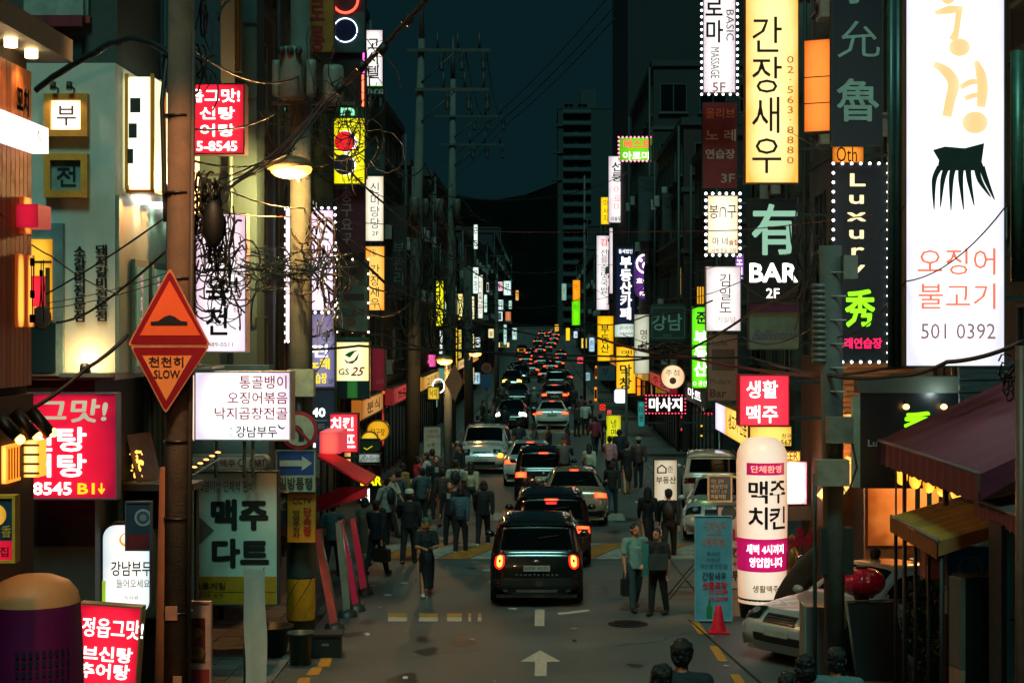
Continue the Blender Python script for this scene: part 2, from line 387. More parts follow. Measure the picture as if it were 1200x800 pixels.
def building(label, x0, x1, y0, y1, z1, wall, floors, wside, lit=.12, nfront=0, fh=None, name='shop_building', wz0=3.6, wkinds=None, ac=True, pipes=True):
    cx, cy = (x0 + x1) / 2, (y0 + y1) / 2; gz = ground_z(cy)
    r = empty(name, (cx, cy, gz), 0, label, 'building'); hx, hy = (x1 - x0) / 2, (y1 - y0) / 2; z1 -= gz
    MB().box(-hx, hx, -hy, hy, -.5, z1).build('wall', wall, r)
    MB().box(-hx - .12, hx + .12, -hy - .12, hy + .12, z1 + .002, z1 + .35).build('parapet', mat('#26302e', .85), r)
    fh = (z1 - wz0) / max(1, floors)
    sx = 1 if wside > 0 else -1; wx = hx * sx; rz = R(90) if sx > 0 else R(-90)
    if floors > 0:
        lg = MB()
        for f in range(floors): lg.box(min(wx, wx + sx * .1), max(wx, wx + sx * .1), -hy, hy, wz0 + f * fh - .22, wz0 + f * fh - .02).box(-hx, hx, -hy - .08, -hy - .001, wz0 + f * fh - .22, wz0 + f * fh - .02)
        lg.build('ledge', mat('#33403d', .85, 0, .3), r)
    rd = random.Random(label)
    n = max(1, int((y1 - y0) / 2.6))
    for f in range(floors):
        for i in range(n):
            kd = (rd.choice(wkinds or ['warm', 'green', 'dim', 'dim', 'white']) if rd.random() < lit else 'off')
            window(r, (wx + sx * .002, -hy + (i + .5) * (y1 - y0) / n, wz0 + f * fh + fh * .22), rz, 1.5, round(min(1.6, fh * .5), 2), kd)
            if ac and rd.random() < .22: aircon(r, (wx + sx * .11, -hy + (i + .98) * (y1 - y0) / n, wz0 + f * fh + .1), rz)
        for i in range(nfront):
            kd = (rd.choice(wkinds or ['warm', 'green', 'dim', 'dim', 'white']) if rd.random() < lit else 'off')
            window(r, (-hx + (i + .5) * (x1 - x0) / nfront, -hy - .002, wz0 + f * fh + fh * .22), 0, 1.5, round(min(1.6, fh * .5), 2), kd)
    if pipes:
        for yy in (-hy + .3, hy - .4):
            MB().cyl((wx + sx * .2, yy, 0), (wx + sx * .2, yy, z1), .06, n=8).build('drain_pipe', '#2b3634', r)
    # roof tank
    if rd.random() < .5:
        MB().lathe([(0, 1.6), (.35, 1.55), (.75, 1.3), (.8, .2), (.8, 0)], (0, 0, z1 + .35), 16).build('roof_tank', '#2b4a4f', r)
    return r
G1, G2, G3, G4, G5 = [mat(c, .85, 0, .35, 1.2, .3) for c in ('#26342f', '#1e2828', '#33372f', '#20292e', '#2c2622')]
G6 = mat('#465a54', .8, 0, .35, 1.2, .3)  # lighter tone for near walls, spill from the signs put into the colour
# left side of the street, near to far
bL = [
 ('dark teal panelled block right behind the cream restaurant on the left',  -14, -6.3, 30.5, 38, 22, G2, 6, 1, .12, 0),
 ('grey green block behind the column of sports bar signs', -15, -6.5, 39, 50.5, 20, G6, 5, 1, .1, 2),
 ('block above the convenience store with a flat dark roof', -14, -6.5, 51, 60, 16.8, G4, 4, 1, .25, 0),
 ('low block with two small lit windows under the sky on the left', -13.5, -6.3, 61, 73, 14.2, G2, 4, 1, .15, 3),
 ('brownish block behind the yellow restaurant sign tower', -15, -6.2, 75, 90, 13, G5, 3, 1, .2, 3),
 ('grey block past the second street lamp', -15, -6.2, 91, 108, 14, G3, 4, 1, .2, 3),
 ('narrow dark block with a stepped front further down the left side', -15, -6.4, 109, 124, 12, G2, 3, 1, .2, 3),
 ('wide low block in the middle distance on the left side', -17, -6.3, 125, 150, 13, G4, 3, 1, .25, 4),
 ('dim block before the road starts to rise on the left', -18, -6.5, 151, 185, 14, G1, 4, 1, .2, 4),
 ('low dark block where the road starts to rise, left side', -22, -6.5, 187, 230, 15, G2, 4, 1, .2, 4),
 ('far block beside the rising road on the left', -30, -7, 232, 300, 19, G4, 4, 1, .2, 5),
 ('farthest block beside the rising road on the left', -40, -8, 305, 420, 24, G2, 5, 1, .15, 6),
]
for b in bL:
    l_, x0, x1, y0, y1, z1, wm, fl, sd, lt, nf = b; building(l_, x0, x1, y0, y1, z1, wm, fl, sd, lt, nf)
bR = [
 ('tall dark block holding the huge white squid restaurant sign', 8.3, 16, 22.5, 29.0, 24, G2, 6, -1, .1, 0),
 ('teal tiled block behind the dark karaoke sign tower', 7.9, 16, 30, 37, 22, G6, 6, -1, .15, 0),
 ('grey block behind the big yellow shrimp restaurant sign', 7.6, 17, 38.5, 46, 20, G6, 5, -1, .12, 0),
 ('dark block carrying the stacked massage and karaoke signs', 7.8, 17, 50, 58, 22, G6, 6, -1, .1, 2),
 ('block with a green estate agent sign on its corner', 6.6, 17, 59, 70, 12.5, G4, 3, -1, .2, 3),
 ('block behind the road sign board with dim windows', 6.3, 16, 72, 88, 14.5, G5, 4, -1, .2, 4),
 ('block with a rooftop canopy below the green massage sign', 6.2, 15, 90, 112, 20, G2, 5, -1, .08, 4),
 ('grey block past the navy estate cafe sign', 6.2, 15, 142, 165, 17, G3, 4, -1, .2, 4),
 ('dim low block before the road rises on the right', 6.3, 18, 166, 190, 13, G1, 3, -1, .2, 4),
 ('low block where the road starts to rise, right side', 6.4, 22, 192, 235, 14, G2, 3, -1, .2, 5),
 ('far block beside the rising road on the right', 6.8, 26, 240, 310, 17, G4, 4, -1, .2, 5),
]
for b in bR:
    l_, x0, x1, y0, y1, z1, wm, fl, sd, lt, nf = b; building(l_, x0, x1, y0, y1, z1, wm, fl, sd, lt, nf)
# the big blank slab tower and the balcony apartment tower against the sky
building('huge blank dark slab tower standing against the sky', 6.1, 19, 115, 140, 40, mat('#142225', .85, 0, .2, .4, .2), 0, -1, 0, 0, pipes=False, name='office_tower')
ap = building('slim apartment tower with stacked balconies and stepped roof', 4.2, 18, 420, 450, 62, mat('#1d3033', .85, 0, .2, .3, .1), 0, -1, 0, 0, name='apartment_tower', pipes=False)
for f in range(19):
    z = 4 + f * 3
    for i, xx in enumerate((-4.1, -.6)):
        o = window(ap, (xx, -15.02, z), 0, 1.5, 1.6, 'off'); o.scale = (1.7, 1, 1.2)
    MB().box(-5.6, 1.6, -16.1, -15.03, z - .75, z - .55).build('balcony_slab', '#26393c', ap)
    MB().box(-5.6, 1.6, -16.15, -16.11, z - .54, z + .3).build('balcony_rail', '#2a4144', ap)
for i, (dx, dz) in enumerate(((-8.6, -14), (-8.1, -7), (-7.4, 0))):
    MB().box(dx, dx + 2.6, -15.4, -13, 58 + dz - 4, 58 + dz - 3.4).build('roof_step', '#1d2b2d', ap)
MB().box(-1, 3, -12, -6, 58, 64).build('stair_head', '#203033', ap)
building('dark block in front of the balcony tower', 9.5, 30, 330, 360, 26, G2, 5, -1, .05, 5)
# ---------------------------------------------------------------- signs
def V(s): return '\n'.join(s)
WHT = glow('#fff4f2', .9, '#c8aebc', noise=.3); WHT2 = glow('#ffffff', 1.05, '#cfc4d8', noise=.3); YEL = glow('#ffe9a0', 1.0, '#f09a24', noise=.3); CRM = glow('#fff2d8', 1.0, '#d8b98a')
RED = glow('#ff2338', 1.0, '#b80a28', noise=.15); BLK = mat('#0a0a0c', .5); INK = mat('#141018', .5); DARKF = mat('#101a1d', .45, 0, .15, 3)
BW = glow('#fff6ff', 5.0, sample=False); BR = glow('#ff6a9a', 4.0, sample=False)
tw = glow('#fffaf4', 1.6, '#fffaf4', False); tr = glow('#ff2b20', 1.1, '#ff2b20', False); tg = glow('#8dff10', 1.3, '#8dff10', False); film = lambda h: glow(h, .75, h, False)
tcream = glow('#ffe6b0', .95, '#ffe6b0', False)
B = dict(bold=.015); BB = dict(bold=.035)
# ---- right side, near
sq = sign('squid_restaurant_sign', 'huge backlit white vertical sign with orange script, dark tentacles and 501 0392', (1060, -110, 1178, 430), 22, WHT2,
    [('오징어', 1075, 291, 1166, 322, film('#ff7a5a')), ('불고기', 1076, 332, 1166, 362, film('#ff7a5a')), ('501 0392', 1079, 379, 1166, 397, film('#8a6a74'))], depth=.5, frame='#3b3a36', arm=1, armx=.8)
def strokes(parent, box_px, Y, y1, cx, polys, m, name='brush_stroke'):
    s = F / Y
    for i, p in enumerate(polys):
        MB().prism([((a - cx) / s, (y1 - b) / s) for a, b in p], -.02 - .001 * i, -.0125).build(name, m, parent)
ORG = glow('#ffb37c', 1.15, '#ffc89a', False)
def ribbon(pts, wd):
    if len(pts) > 2:
        q = []; w2 = []; n_ = len(pts); wl = wd if isinstance(wd, (list, tuple)) else [wd] * n_
        for i in range(n_ - 1):
            a, b, c, d = (Vector(pts[max(0, min(n_ - 1, k))]) for k in (i - 1, i, i + 1, i + 2))
            for j in range(5 + (i == n_ - 2)):
                t = j / 5; v = .5 * (2 * b + (c - a) * t + (2 * a - 5 * b + 4 * c - d) * t * t + (3 * b - a - 3 * c + d) * t ** 3); q.append((v.x, v.y)); w2.append(wl[i] + (wl[i + 1] - wl[i]) * t)
        pts, wd = q, w2
    L = []; Rr = []
    for i, p in enumerate(pts):
        a = pts[max(0, i - 1)]; b = pts[min(len(pts) - 1, i + 1)]; d = Vector((b[0] - a[0], b[1] - a[1])).normalized(); n_ = Vector((-d.y, d.x)); ww = wd[i] if isinstance(wd, (list, tuple)) else wd
        L.append((p[0] + n_.x * ww, p[1] + n_.y * ww)); Rr.append((p[0] - n_.x * ww, p[1] - n_.y * ww))
    return L + Rr[::-1]
def ring(cx, cy, ra, rb, n=20): 
    out = [(cx + ra * math.cos(6.2832 * i / n), cy + rb * math.sin(6.2832 * i / n)) for i in range(n)]; return out
strokes(sq, None, 22, 430, 1119, [ribbon([(1095, 16), (1112, 12), (1128, 11)], [2, 5, 3]), ribbon([(1124, 10), (1122, 25), (1120, 38), (1116, 48)], [4, 3.6, 3.6, 6]), ring(1124, 56, 12.5, 10.5),
    ribbon([(1101, -8), (1110, 2), (1121, -6)], [3, 4, 3]),
    ribbon([(1094, 75), (1108, 84), (1117, 98), (1113, 118), (1109, 137)], [3, 6, 7, 6, 5.5]), ribbon([(1125, 103), (1136, 97), (1147, 96)], [3, 3.5, 3]), ribbon([(1130, 116), (1138, 113), (1148, 111)], [3, 3, 3]),
    ribbon([(1143, 72), (1149, 88), (1151, 105), (1149, 126)], [2.5, 6, 6.5, 5]), ring(1142, 144, 15, 13)], ORG)
strokes(sq, None, 22, 430, 1119, [ring(1125, 55, 4, 3.5), ring(1140, 147, 4, 5)], WHT2, 'stroke_gap')
strokes(sq, None, 22, 430, 1119, [[(1093, 176), (1107, 172), (1130, 174), (1153, 168), (1150, 190), (1154, 200), (1098, 200), (1100, 188)]] +
    [ribbon([(a, 196), (a + (a - 1124) * .25 - 1, 212), (a + (a - 1124) * .42 + o, e)], [3.6, 2.8, .4]) for a, o, e in ((1101, 3, 246), (1109, -1, 243), (1117, 0, 247), (1126, 2, 246), (1134, 3, 241), (1144, 8, 231), (1150, 4, 234))], mat('#22352f', .6), 'tentacle')
sign('karaoke_sign', 'dark vertical Luxury karaoke sign with a green character and dotted bulb border', (976, 192, 1040, 424), 27.5, DARKF,
    [(V('Luxury'), 993, 204, 1014, 325, tcream, dict(bold=.03)), ('秀', 991, 340, 1024, 382, tg, dict(bold=.03)), ('노래연습장', 978, 396, 1033, 408, glow('#ff2060', 1., '#ff2060', False), BB)], depth=.3, arm=1, armx=.6, bulbs=(BW, .16, .026))
sign('vertical_banner_sign', 'dark green vertical sign with pale Chinese characters above the Luxury sign', (974, -60, 1034, 171), 27.2, mat('#0d1c22', .5, 0, .1, 2),
    [('允', 981, 25, 1031, 68, mat('#8fae9c')), ('魯', 981, 93, 1029, 142, mat('#8fae9c'), B), ('子', 985, -45, 1025, 5, mat('#8fae9c'))], depth=.15, frame='#22332f', arm=1, armx=.5)
sign('shrimp_restaurant_sign', 'big glowing yellow vertical sign with brown soy shrimp lettering and phone digits', (873, -60, 936, 215), 38, YEL,
    [(V('간장새우'), 881, 20, 916, 203, mat('#3a1408'), dict(bold=-.005)), (V('02·563·8880'), 922, 66, 930, 192, film('#a8641c'))], depth=.35, frame='#8a5a28', arm=1, armx=.8)
sign('bar_sign', 'dark sign with a pale green Chinese character above BAR and 2F', (877, 233, 936, 354), 38, mat('#0a1a20', .45, 0, .1, 2),
    [('有', 882, 240, 933, 298, glow('#8fc0a8', .7, '#8fc0a8', False), dict(bold=.02)), ('BAR', 879, 309, 934, 330, tw, dict(bold=.03)), ('2F', 898, 338, 913, 349, tw, B)], depth=.3, arm=1, armx=.8)
sign('whisky_sign', 'faded purple and teal sign hanging directly under the BAR sign', (877, 355, 937, 410), 38.2, mat('#3f6259', .5, 0, .3, 3), [('Ballentine', 881, 386, 932, 398, mat('#2b3a6a'), dict(shear=.1))], bands=[(877, 355, 937, 366, mat('#3d2f78', .5))], depth=.25, arm=1, armx=.8)
bx = sign('light_box', 'plain orange glowing lightbox beside the dark green character sign', (943, 46, 975, 155), 34, glow('#ff8a38', .95, '#c85a1a'), (), depth=.4, frame='#3a2a1c', yaw=R(-25))
for z in (.6, 1.15): MB().box(-.3, .3, -.02, -.0125, z, z + .02).build('joint_strip', '#3a1c0c', bx)
sign('window_poster', 'small orange lit window panel with black numerals between two dark signs', (974, 171, 1013, 192), 29.3, glow('#ff9a30', .9, '#a85010'), [('Oth', 980, 172, 1004, 190, BLK)], depth=.1, arm=1)
sign('beer_hall_sign', 'square red lit sign with white four syllable beer lettering and a worn side', (866, 439, 925, 499), 33, glow('#f2384a', 1.0, '#d82a40', noise=.1),
    [('생활', 875, 446, 911, 466, tw, dict(bold=.02)), ('맥주', 875, 475, 911, 495, tw, dict(bold=.02))], depth=.5, frame='#b01c30', arm=1, armx=.7)
MBs = MB().box(0, 0.02, 0, 1.2, 0, 1.0)
sign('cafe_bar_sign', 'unlit grey brown hanging board reading Modern Bar', (829, 391, 865, 470), 41, mat('#6a5f58', .6, 0, .25, 2),
    [('Modern', 832, 443, 856, 450, mat('#3a2a28')), ('Bar', 832, 456, 851, 465, mat('#2a0f18'), B), ('cafe', 834, 398, 852, 405, mat('#33302e'))], bands=[(834, 409, 861, 434, mat('#38332f', .6, 0, .3, 8))], depth=.2, arm=1, armx=.6)
sign('stone_grill_sign', 'white lit sign with a brush written name above the grey bar board', (827, 312, 868, 388), 45.5, WHT,
    [(V('김일도'), 843, 321, 857, 366, INK), ('기일담', 840, 371, 862, 378, mat('#b9a8a4'))], depth=.25, frame='#c8c0b8', arm=1, armx=.8)
sign('tavern_sign', 'cream lit sign with a dotted white bulb border and brush lettering', (827, 227, 867, 299), 49, CRM,
    [('봉∩구', 831, 240, 863, 256, INK), ('마 네', 835, 278, 853, 287, INK), ('술집', 854, 281, 865, 287, mat('#c8262a'), B), ('사케 참숯 꼬치', 834, 291, 862, 296, mat('#6a5a50'))], depth=.3, arm=1, armx=.8, bulbs=(BW, .2, .045), bar=.11)
sign('karaoke_board', 'unlit dark red board with pale song practice lettering and 3F', (823, 120, 864, 221), 50.5, mat('#6a141c', .5, 0, .25, 3),
    [('올리브', 827, 127, 861, 139, mat('#c86a28'), B), ('노 레', 827, 152, 862, 165, mat('#b8a090'), B), ('연습장', 827, 175, 861, 186, mat('#a89888'), B), ('3F', 845, 204, 861, 214, mat('#8f8078'), B)], depth=.25, arm=1, armx=.9)
sign('massage_sign', 'tall white massage sign with dotted bulb border high above the red karaoke board', (822, -40, 864, 111), 49.5, WHT,
    [(V('로마'), 827, -2, 847, 50, INK, B), ('BASIC', 851, 12, 860, 48, mat('#8a9088'), dict(turn=True)), ('MASSAGE', 833, 56, 843, 92, mat('#8a9088'), dict(turn=True)), ('5F', 835, 97, 850, 108, mat('#d86a50'))], depth=.3, arm=1, armx=.9, bulbs=(BW, .2, .04), bar=.11)
sign('purple_edge_sign', 'sliver of a purple lit sign showing beside the tavern sign', (861, 297, 872, 328), 51, glow('#b06ad0', .7, '#5a2a80'), [(V('노래'), 863, 300, 870, 326, tw)], depth=.2, arm=1)
sign('estate_agent_sign', 'bright green vertical sign with white estate agent lettering', (810, 359, 829, 455), 52, glow('#6cf01c', 1.0, '#3aa80c'),
    [('준', 816, 366, 828, 379, INK, BB), (V('부동산'), 814, 388, 828, 440, tw, BB), ('O 공인', 812, 446, 828, 452, tw)], depth=.3, arm=1, armx=1)
sign('hazard_panel', 'small yellow striped panel above the green estate agent sign', (816, 335, 827, 357), 54, mat('#8a6a18', .5), (), bands=[(817 + i * 3, 336, 818.4 + i * 3, 356, glow('#ffb020', .8, '#ffb020', False)) for i in range(4)], depth=.1, arm=1)
rs = sign('road_sign_board', 'dark unlit green board with rounded corners reading Gangnam in Korean', (761, 356, 805, 400), 66, mat('#12302f', .45, 0, .15, 3), [('강남', 764, 368, 799, 387, mat('#7fa898', .5), B), ('사거리', 777, 391, 786, 395, mat('#5f8878'))], rr=5, depth=.2, arm=1, armx=1)
ln = MB(); zz = 38 / (F / 66)
for a, b, c, d in ((-.65, .65, .14, .16), (-.65, .65, 1.37, 1.39), (-.67, -.65, .16, 1.37), (.65, .67, .16, 1.37)): ln.box(a, b, -.02, -.0125, c, d)
ln.build('printed_border', mat('#4f8078'), rs)
sign('side_board', 'plain dark teal board hanging below the rounded Gangnam board', (761, 402, 806, 421), 66.5, mat('#10292a', .5), (), depth=.2, arm=1, armx=1)
sign('round_sign', 'round cream lit sign with faint brown print above the massage board', (774, 427, 803, 456), 68, glow('#ffdcb0', .95, '#d89a60'), [('주점', 780, 433, 796, 440, mat('#6a4a30'))], rr=14.4, depth=.25, frame='#a8794c', arm=1, armx=.7,
     discs=[(788.5, 446, 4, mat('#c89078'), 1)])
sign('led_sign', 'black massage board with white syllables in a red and green dotted border', (757, 463, 803, 484), 69, DARKF, [('마사지', 761, 466, 799, 481, tw, BB)], depth=.15, arm=1, armx=1, bulbs=(glow('#ff3a5a', 3, sample=False), .14, .03))
sign('night_massage_sign', 'green landscape sign with red and white lettering and pink dotted edge', (725, 161, 772, 189), 92, glow('#7ad020', .9, '#4a9a10'),
    [('베스트', 731, 164, 763, 174, glow('#ff5a4a', 1.2, '#ff5a4a', False), BB), ('아로마', 730, 178, 762, 187, tw, B)], depth=.3, arm=1, armx=1.2, bulbs=(BR, .22, .055))
sign('aroma_sign', 'slender white sign with green and pink aroma lettering under the green sign', (713, 183, 735, 261), 126, WHT,
    [(V('선릉'), 717, 190, 730, 213, mat('#1c3a33'), B), (V('아로마'), 719, 218, 730, 247, glow('#ff8a8a', 1., '#ff8a8a', False)), ('이용무료', 716, 254, 732, 259, INK, B)], depth=.5, arm=1, armx=1)
sign('tiny_yellow_sign', 'small yellow sign tucked behind the slender aroma sign', (704, 231, 714, 263), 132, glow('#ffd010', 1., '#d89a00'), [(V('마사지'), 707, 234, 713, 260, mat('#6a3a00'))], depth=.4, arm=1, armx=2)
sign('soup_sign', 'white narrow sign with a red square mark and brush lettering leftmost in its cluster', (699, 276, 714, 363), 150, WHT, [('김', 704, 280, 711, 288, glow('#ff3030', 1, '#ff3030', False), B), (V('선릉순댓국밥'), 704, 292, 712, 344, INK)], depth=.5, arm=1, armx=1)
sign('noodle_sign', 'white sign with a yellow disc half hidden behind the navy cafe sign', (714, 267, 734, 344), 141, WHT, [(V('일본식라멘'), 720, 286, 730, 340, INK)], discs=[(722, 279, 3.4, mat('#d8a020'), 0)], depth=.5, arm=1, armx=1)
sign('estate_cafe_sign', 'navy vertical sign with white estate cafe lettering in the middle distance', (722, 289, 744, 379), 104, glow('#202a58', .25, '#141c40'),
    [('돌세법인', 725, 292, 741, 297, tw), (V('부동산카페'), 727, 301, 740, 374, tw, BB)], depth=.4, frame='#141a33', arm=1, armx=1)
pp = sign('pizza_sign', 'purple pill shaped sign with a white round emblem', (743, 296, 771, 351), 98, glow('#7a3a9a', .6, '#4a2070'), [('호쌈봉', 746, 326, 768, 332, tw, BB), ('&', 754, 334, 759, 339, tw, B), ('PIZZA', 750, 342, 764, 346, tw, BB)],
    rr=14, depth=.4, frame='#b89ad0', discs=[(757, 309, 12, tw, 0), (757, 309, 9.5, glow('#7a3a9a', .6, '#7a3a9a', False), 1), (757, 311, 4.5, tw, 2), (751, 305, 2, tw, 3), (762, 305, 2.4, tw, 3)], arm=1, armx=1.2)
sign('yellow_estate_sign', 'yellow vertical estate sign crossed by black cables', (700, 370, 719, 424), 135, glow('#ffc818', .95, '#d89000'), [(V('부동산'), 704, 381, 714, 413, mat('#3a2400'), B)], depth=.4, arm=1, armx=1)
sign('tripe_sign', 'yellow two syllable grill sign hanging below the crossing cables', (722, 406, 745, 461), 96, glow('#ffc428', .95, '#e89a10'), [(V('막창'), 726, 427, 740, 456, mat('#2a1400'), B), ('옛', 728, 410, 741, 418, mat('#6a3c00'))], depth=.4, arm=1, armx=1)
sign('menu_panel', 'small white lit panel with dense print beneath the navy cafe sign', (720, 379, 745, 395), 102, glow('#dfe8e0', .8, '#8fa090'), [('곱창 대창 막창', 726, 382, 742, 386, INK), ('AAAAA', 726, 389, 742, 392, INK)], depth=.3, arm=1, armx=1)
sign('brush_sign', 'pale worn white sign with one brush stroke beside the rounded Gangnam board', (743, 368, 761, 438), 80, glow('#e8e0c8', .6, '#a09a80'), [(V('명성'), 750, 386, 758, 410, mat('#4a4030'))], depth=.4, arm=1, armx=1)
sign('blue_grey_sign', 'small dull blue grey sign left of the yellow tripe sign', (700, 428, 721, 446), 120, mat('#3f5a66', .5), [('부', 706, 431, 713, 441, mat('#1a2c36'))], depth=.3, arm=1, armx=1)
sign('orange_edge_sign', 'thin orange lit strip at the edge of the tripe sign', (746, 440, 751, 464), 97.5, glow('#ff9020', 1., '#d06010'), (), depth=.3, arm=1, armx=1)
sign('cup_sign', 'glowing white cup shaped lamp sign under the tripe sign', (719, 455, 735, 473), 84, WHT2, (), rr=4, depth=.4, arm=1, armx=1.4)
sign('yellow_banner_sign', 'upright yellow standing sign with black syllables in the crowd', (710, 486, 728, 530), 76, glow('#e8e020', .7, '#a8a010'), [(V('냉면'), 716, 491, 722, 512, INK)], depth=.3)
for i, (bx_, Y, ca, lb) in enumerate((((748, 206, 779, 282), 89, '#26393c', 'ghostly unlit sign board with a faint ring behind the purple sign'), ((776, 226, 790, 272), 78, '#2b3f42', 'narrow unlit pale panel right of the ghostly ring board'),
        ((671, 328, 680, 352), 190, None, 'tiny orange lit sign far down the right side'), ((670, 352, 680, 382), 190, None, 'tiny green lit sign far down the right side'), ((658, 332, 664, 352), 215, None, 'tiny pale lit sign just left of the far orange sign'),
        ((663, 384, 668, 399), 240, None, 'tiny yellow lit sign above the far red tail lights'))):
    f_ = mat(ca, .5, 0, .3, 2) if ca else (glow('#ff9a18', 1., '#d06a00'), glow('#70e010', 1., '#40a000'), glow('#a8c8b8', .5, '#60807a'), glow('#ffd020', 1., '#d09000'))[i - 2]
    sign('distant_sign', lb, bx_, Y, f_, [(V('영일') if i < 2 else '부동산' , bx_[0] + 2, bx_[1] + 4, bx_[2] - 2, bx_[1] + (18 if i < 2 else 12), mat('#16211f'))], depth=.3, arm=1, armx=1.5)
# ---- left side
sign('meat_pancake_sign', 'white vertical sign with large black meat pancake lettering and pink side text', (229, 250, 289, 413), 27, glow('#fdeef4', .95, '#d8b8cc'),
    [(V('뽀육전'), 242, 292, 268, 392, INK, dict(bold=.02)), (V('수신전감문점'), 273, 328, 280, 366, mat('#c8506a')), ('489-0511', 244, 401, 273, 406, mat('#6a5a66'))], depth=.3, frame='#9a8a90', arm=-1, armx=.6)
sign('red_soup_sign', 'small red lit sign with white soup lettering and phone digits beside the pole', (214, 98, 287, 181), 26, RED,
    [('읍그맛!', 222, 105, 281, 120, tw, dict(bold=.03)), ('신탕', 235, 126, 275, 140, tw, dict(bold=.03)), ('어탕', 235, 146, 275, 160, tw, dict(bold=.03)), ('5-8545', 231, 166, 278, 177, tw, dict(bold=.03))], depth=.3, frame='#3a0c14', arm=-1)
sign('yellow_board_sign', 'unlit amber sign board at the top edge beside the concrete pole', (250, -40, 282, 84), 28, mat('#a86a10', .6, 0, .2, 2), [('!', 272, 65, 276, 78, mat('#a01818'), BB)], depth=.2, arm=-1)
sign('amber_wall_sign', 'unlit amber and red board behind the pole transformers', (330, -40, 392, 62), 45, mat('#8a6412', .6, 0, .3, 2), [(V('로롱'), 364, 0, 380, 60, mat('#7a1018'), BB)], depth=.2, arm=-1)
rn = sign('ring_neon_sign', 'black sign with a red neon ring above a white dotted ring', (390, -30, 428, 62), 46.5, mat('#2a0f14', .5), (), depth=.35, arm=-1, bands=[(391, 14, 427, 61, mat('#28413f', .5))], discs=[(405, 36, 13, mat('#131c3a', .3), 0)])
s_ = F / 46.5
for (py, m, rad, ra) in ((1, glow('#ff3a2a', 5, sample=False), .36, .035), (36, glow('#d8ecff', 3, sample=False), .34, .016)):
    MB().tube([(-.1 + rad * math.cos(6.2832 * i / 28), -.06, (62 - py) / s_ + rad * math.sin(6.2832 * i / 28)) for i in range(29)], ra, 6).build('neon_ring', m, rn)
nb = sign('neon_bar_sign', 'tall dark box edged with a pink and orange neon tube', (391, 60, 429, 137), 46.6, mat('#14100f', .5), (), depth=.3, arm=-1)
MB().cyl((.38, -.05, 0), (.38, -.05, 1.2), .03).build('neon_tube', glow('#ff5a38', 4, sample=False), nb)
MB().cyl((.4, -.05, 1.25), (.4, -.05, 1.85), .02).build('neon_tube', glow('#ff50d0', 4, sample=False), nb)
MB().cyl((-.45, -.05, 1.86), (.42, -.05, 1.86), .02).build('neon_tube', glow('#e070ff', 4, sample=False), nb)
text('FC스포츠', -.25, 1.92, .35, 2.0, glow('#ff3a30', 2, '#ff3a30', False), nb, y=-.05)
sign('green_letter_sign', 'small dark green sign with a cut off pale letter above the sports sign', (392, 125, 427, 138), 46.2, glow('#0f4a30', .4, '#0a3020'), [('n', 400, 127, 415, 135, glow('#8fe0b0', 1, '#8fe0b0', False), BB)], depth=.2, arm=-1)
sign('sports_bar_sign', 'yellow sports sign with a red disc, a dark disc and 4F', (391, 138, 428, 216), 46, glow('#f8f020', 1., '#d8c800'),
    [('스포츠', 393, 143, 425, 150, INK, B), ('4F', 413, 208, 425, 214, mat('#b03020'), B), ('당구', 401, 208, 410, 214, mat('#2a6a20'))], discs=[(406, 166, 13, tw, 0), (404, 166, 12, glow('#f02028', .9, '#c01020', False), 1), (405, 193, 12.5, tw, 0), (403, 193, 12, mat('#26334a'), 1)], depth=.3, frame='#4a4a10', arm=-1)
sign('maroon_sign', 'unlit maroon vertical board with grey syllables below the sports sign', (393, 222, 427, 296), 46.3, mat('#4a1420', .6, 0, .2, 3), [(V('중구요구'), 400, 222, 413, 288, mat('#8a7a74'), B)], bands=[(393, 222, 397, 296, mat('#35302c'))], depth=.2, arm=-1)
mn = sign('food_menu_sign', 'dull grey green menu board with food prints and small warm bulbs around it', (395, 304, 432, 389), 46.8, mat('#4a5a4c', .6, 0, .3, 3), [('손불음', 398, 313, 418, 321, mat('#182420')), ('도코차', 400, 361, 428, 371, mat('#182420'))],
    bands=[(402, 344, 427, 352, mat('#3a2420', .6, 0, .4, 9))], discs=[(407, 338, 5, mat('#4a2820'), 0), (415, 330, 5, mat('#6a5a4a'), 0), (411, 377, 6, mat('#5a3a28'), 0)], depth=.2, arm=-1, bulbs=(glow('#ffe0b0', 6, sample=False), .4, .03))
sign('white_frame_sign', 'left of two tall white sign strips edged with dotted lights', (334, 245, 342, 400), 40, glow('#ffe8f4', 1., '#e0b8d0'), (), depth=.3, arm=-1, bulbs=(BW, .22, .03))
sign('white_frame_sign', 'wide white bulb framed sign behind the cable knot of the striped pole', (362, 244, 393, 366), 41, glow('#ffeaf8', 1., '#e8b8d8'), [(V('노래방'), 372, 262, 386, 340, mat('#c8a0b8'))], depth=.3, arm=-1, bulbs=(BW, .17, .035), bar=.1)
sign('violet_karaoke_sign', 'violet grey sign with yellow karaoke lettering and 5F behind the grey meter box', (362, 367, 393, 454), 41.3, glow('#9a92c0', .55, '#6a6490'), [('펀', 366, 404, 384, 418, tw, BB), ('노래', 363, 420, 386, 432, glow('#f8e020', 1., '#f8e020', False), BB), ('연습장', 363, 437, 383, 449, glow('#f8e020', 1., '#f8e020', False), BB), ('5F', 385, 444, 391, 449, INK)], depth=.3, arm=-1)
sign('slate_sign', 'slate blue sign with white 040 figures behind the no turn sign', (346, 455, 393, 530), 41, mat('#3f5470', .5, 0, .15, 2), [('040', 358, 478, 381, 488, tw, dict(bold=.03)), ('포인트·', 352, 496, 384, 503, mat('#c8d0d8'), B), ('1', 367, 519, 370, 524, tw)], bands=[(357, 492, 384, 493, mat('#c8d0d8')), (357, 506, 384, 507, mat('#c8d0d8'))], depth=.3, arm=-1)
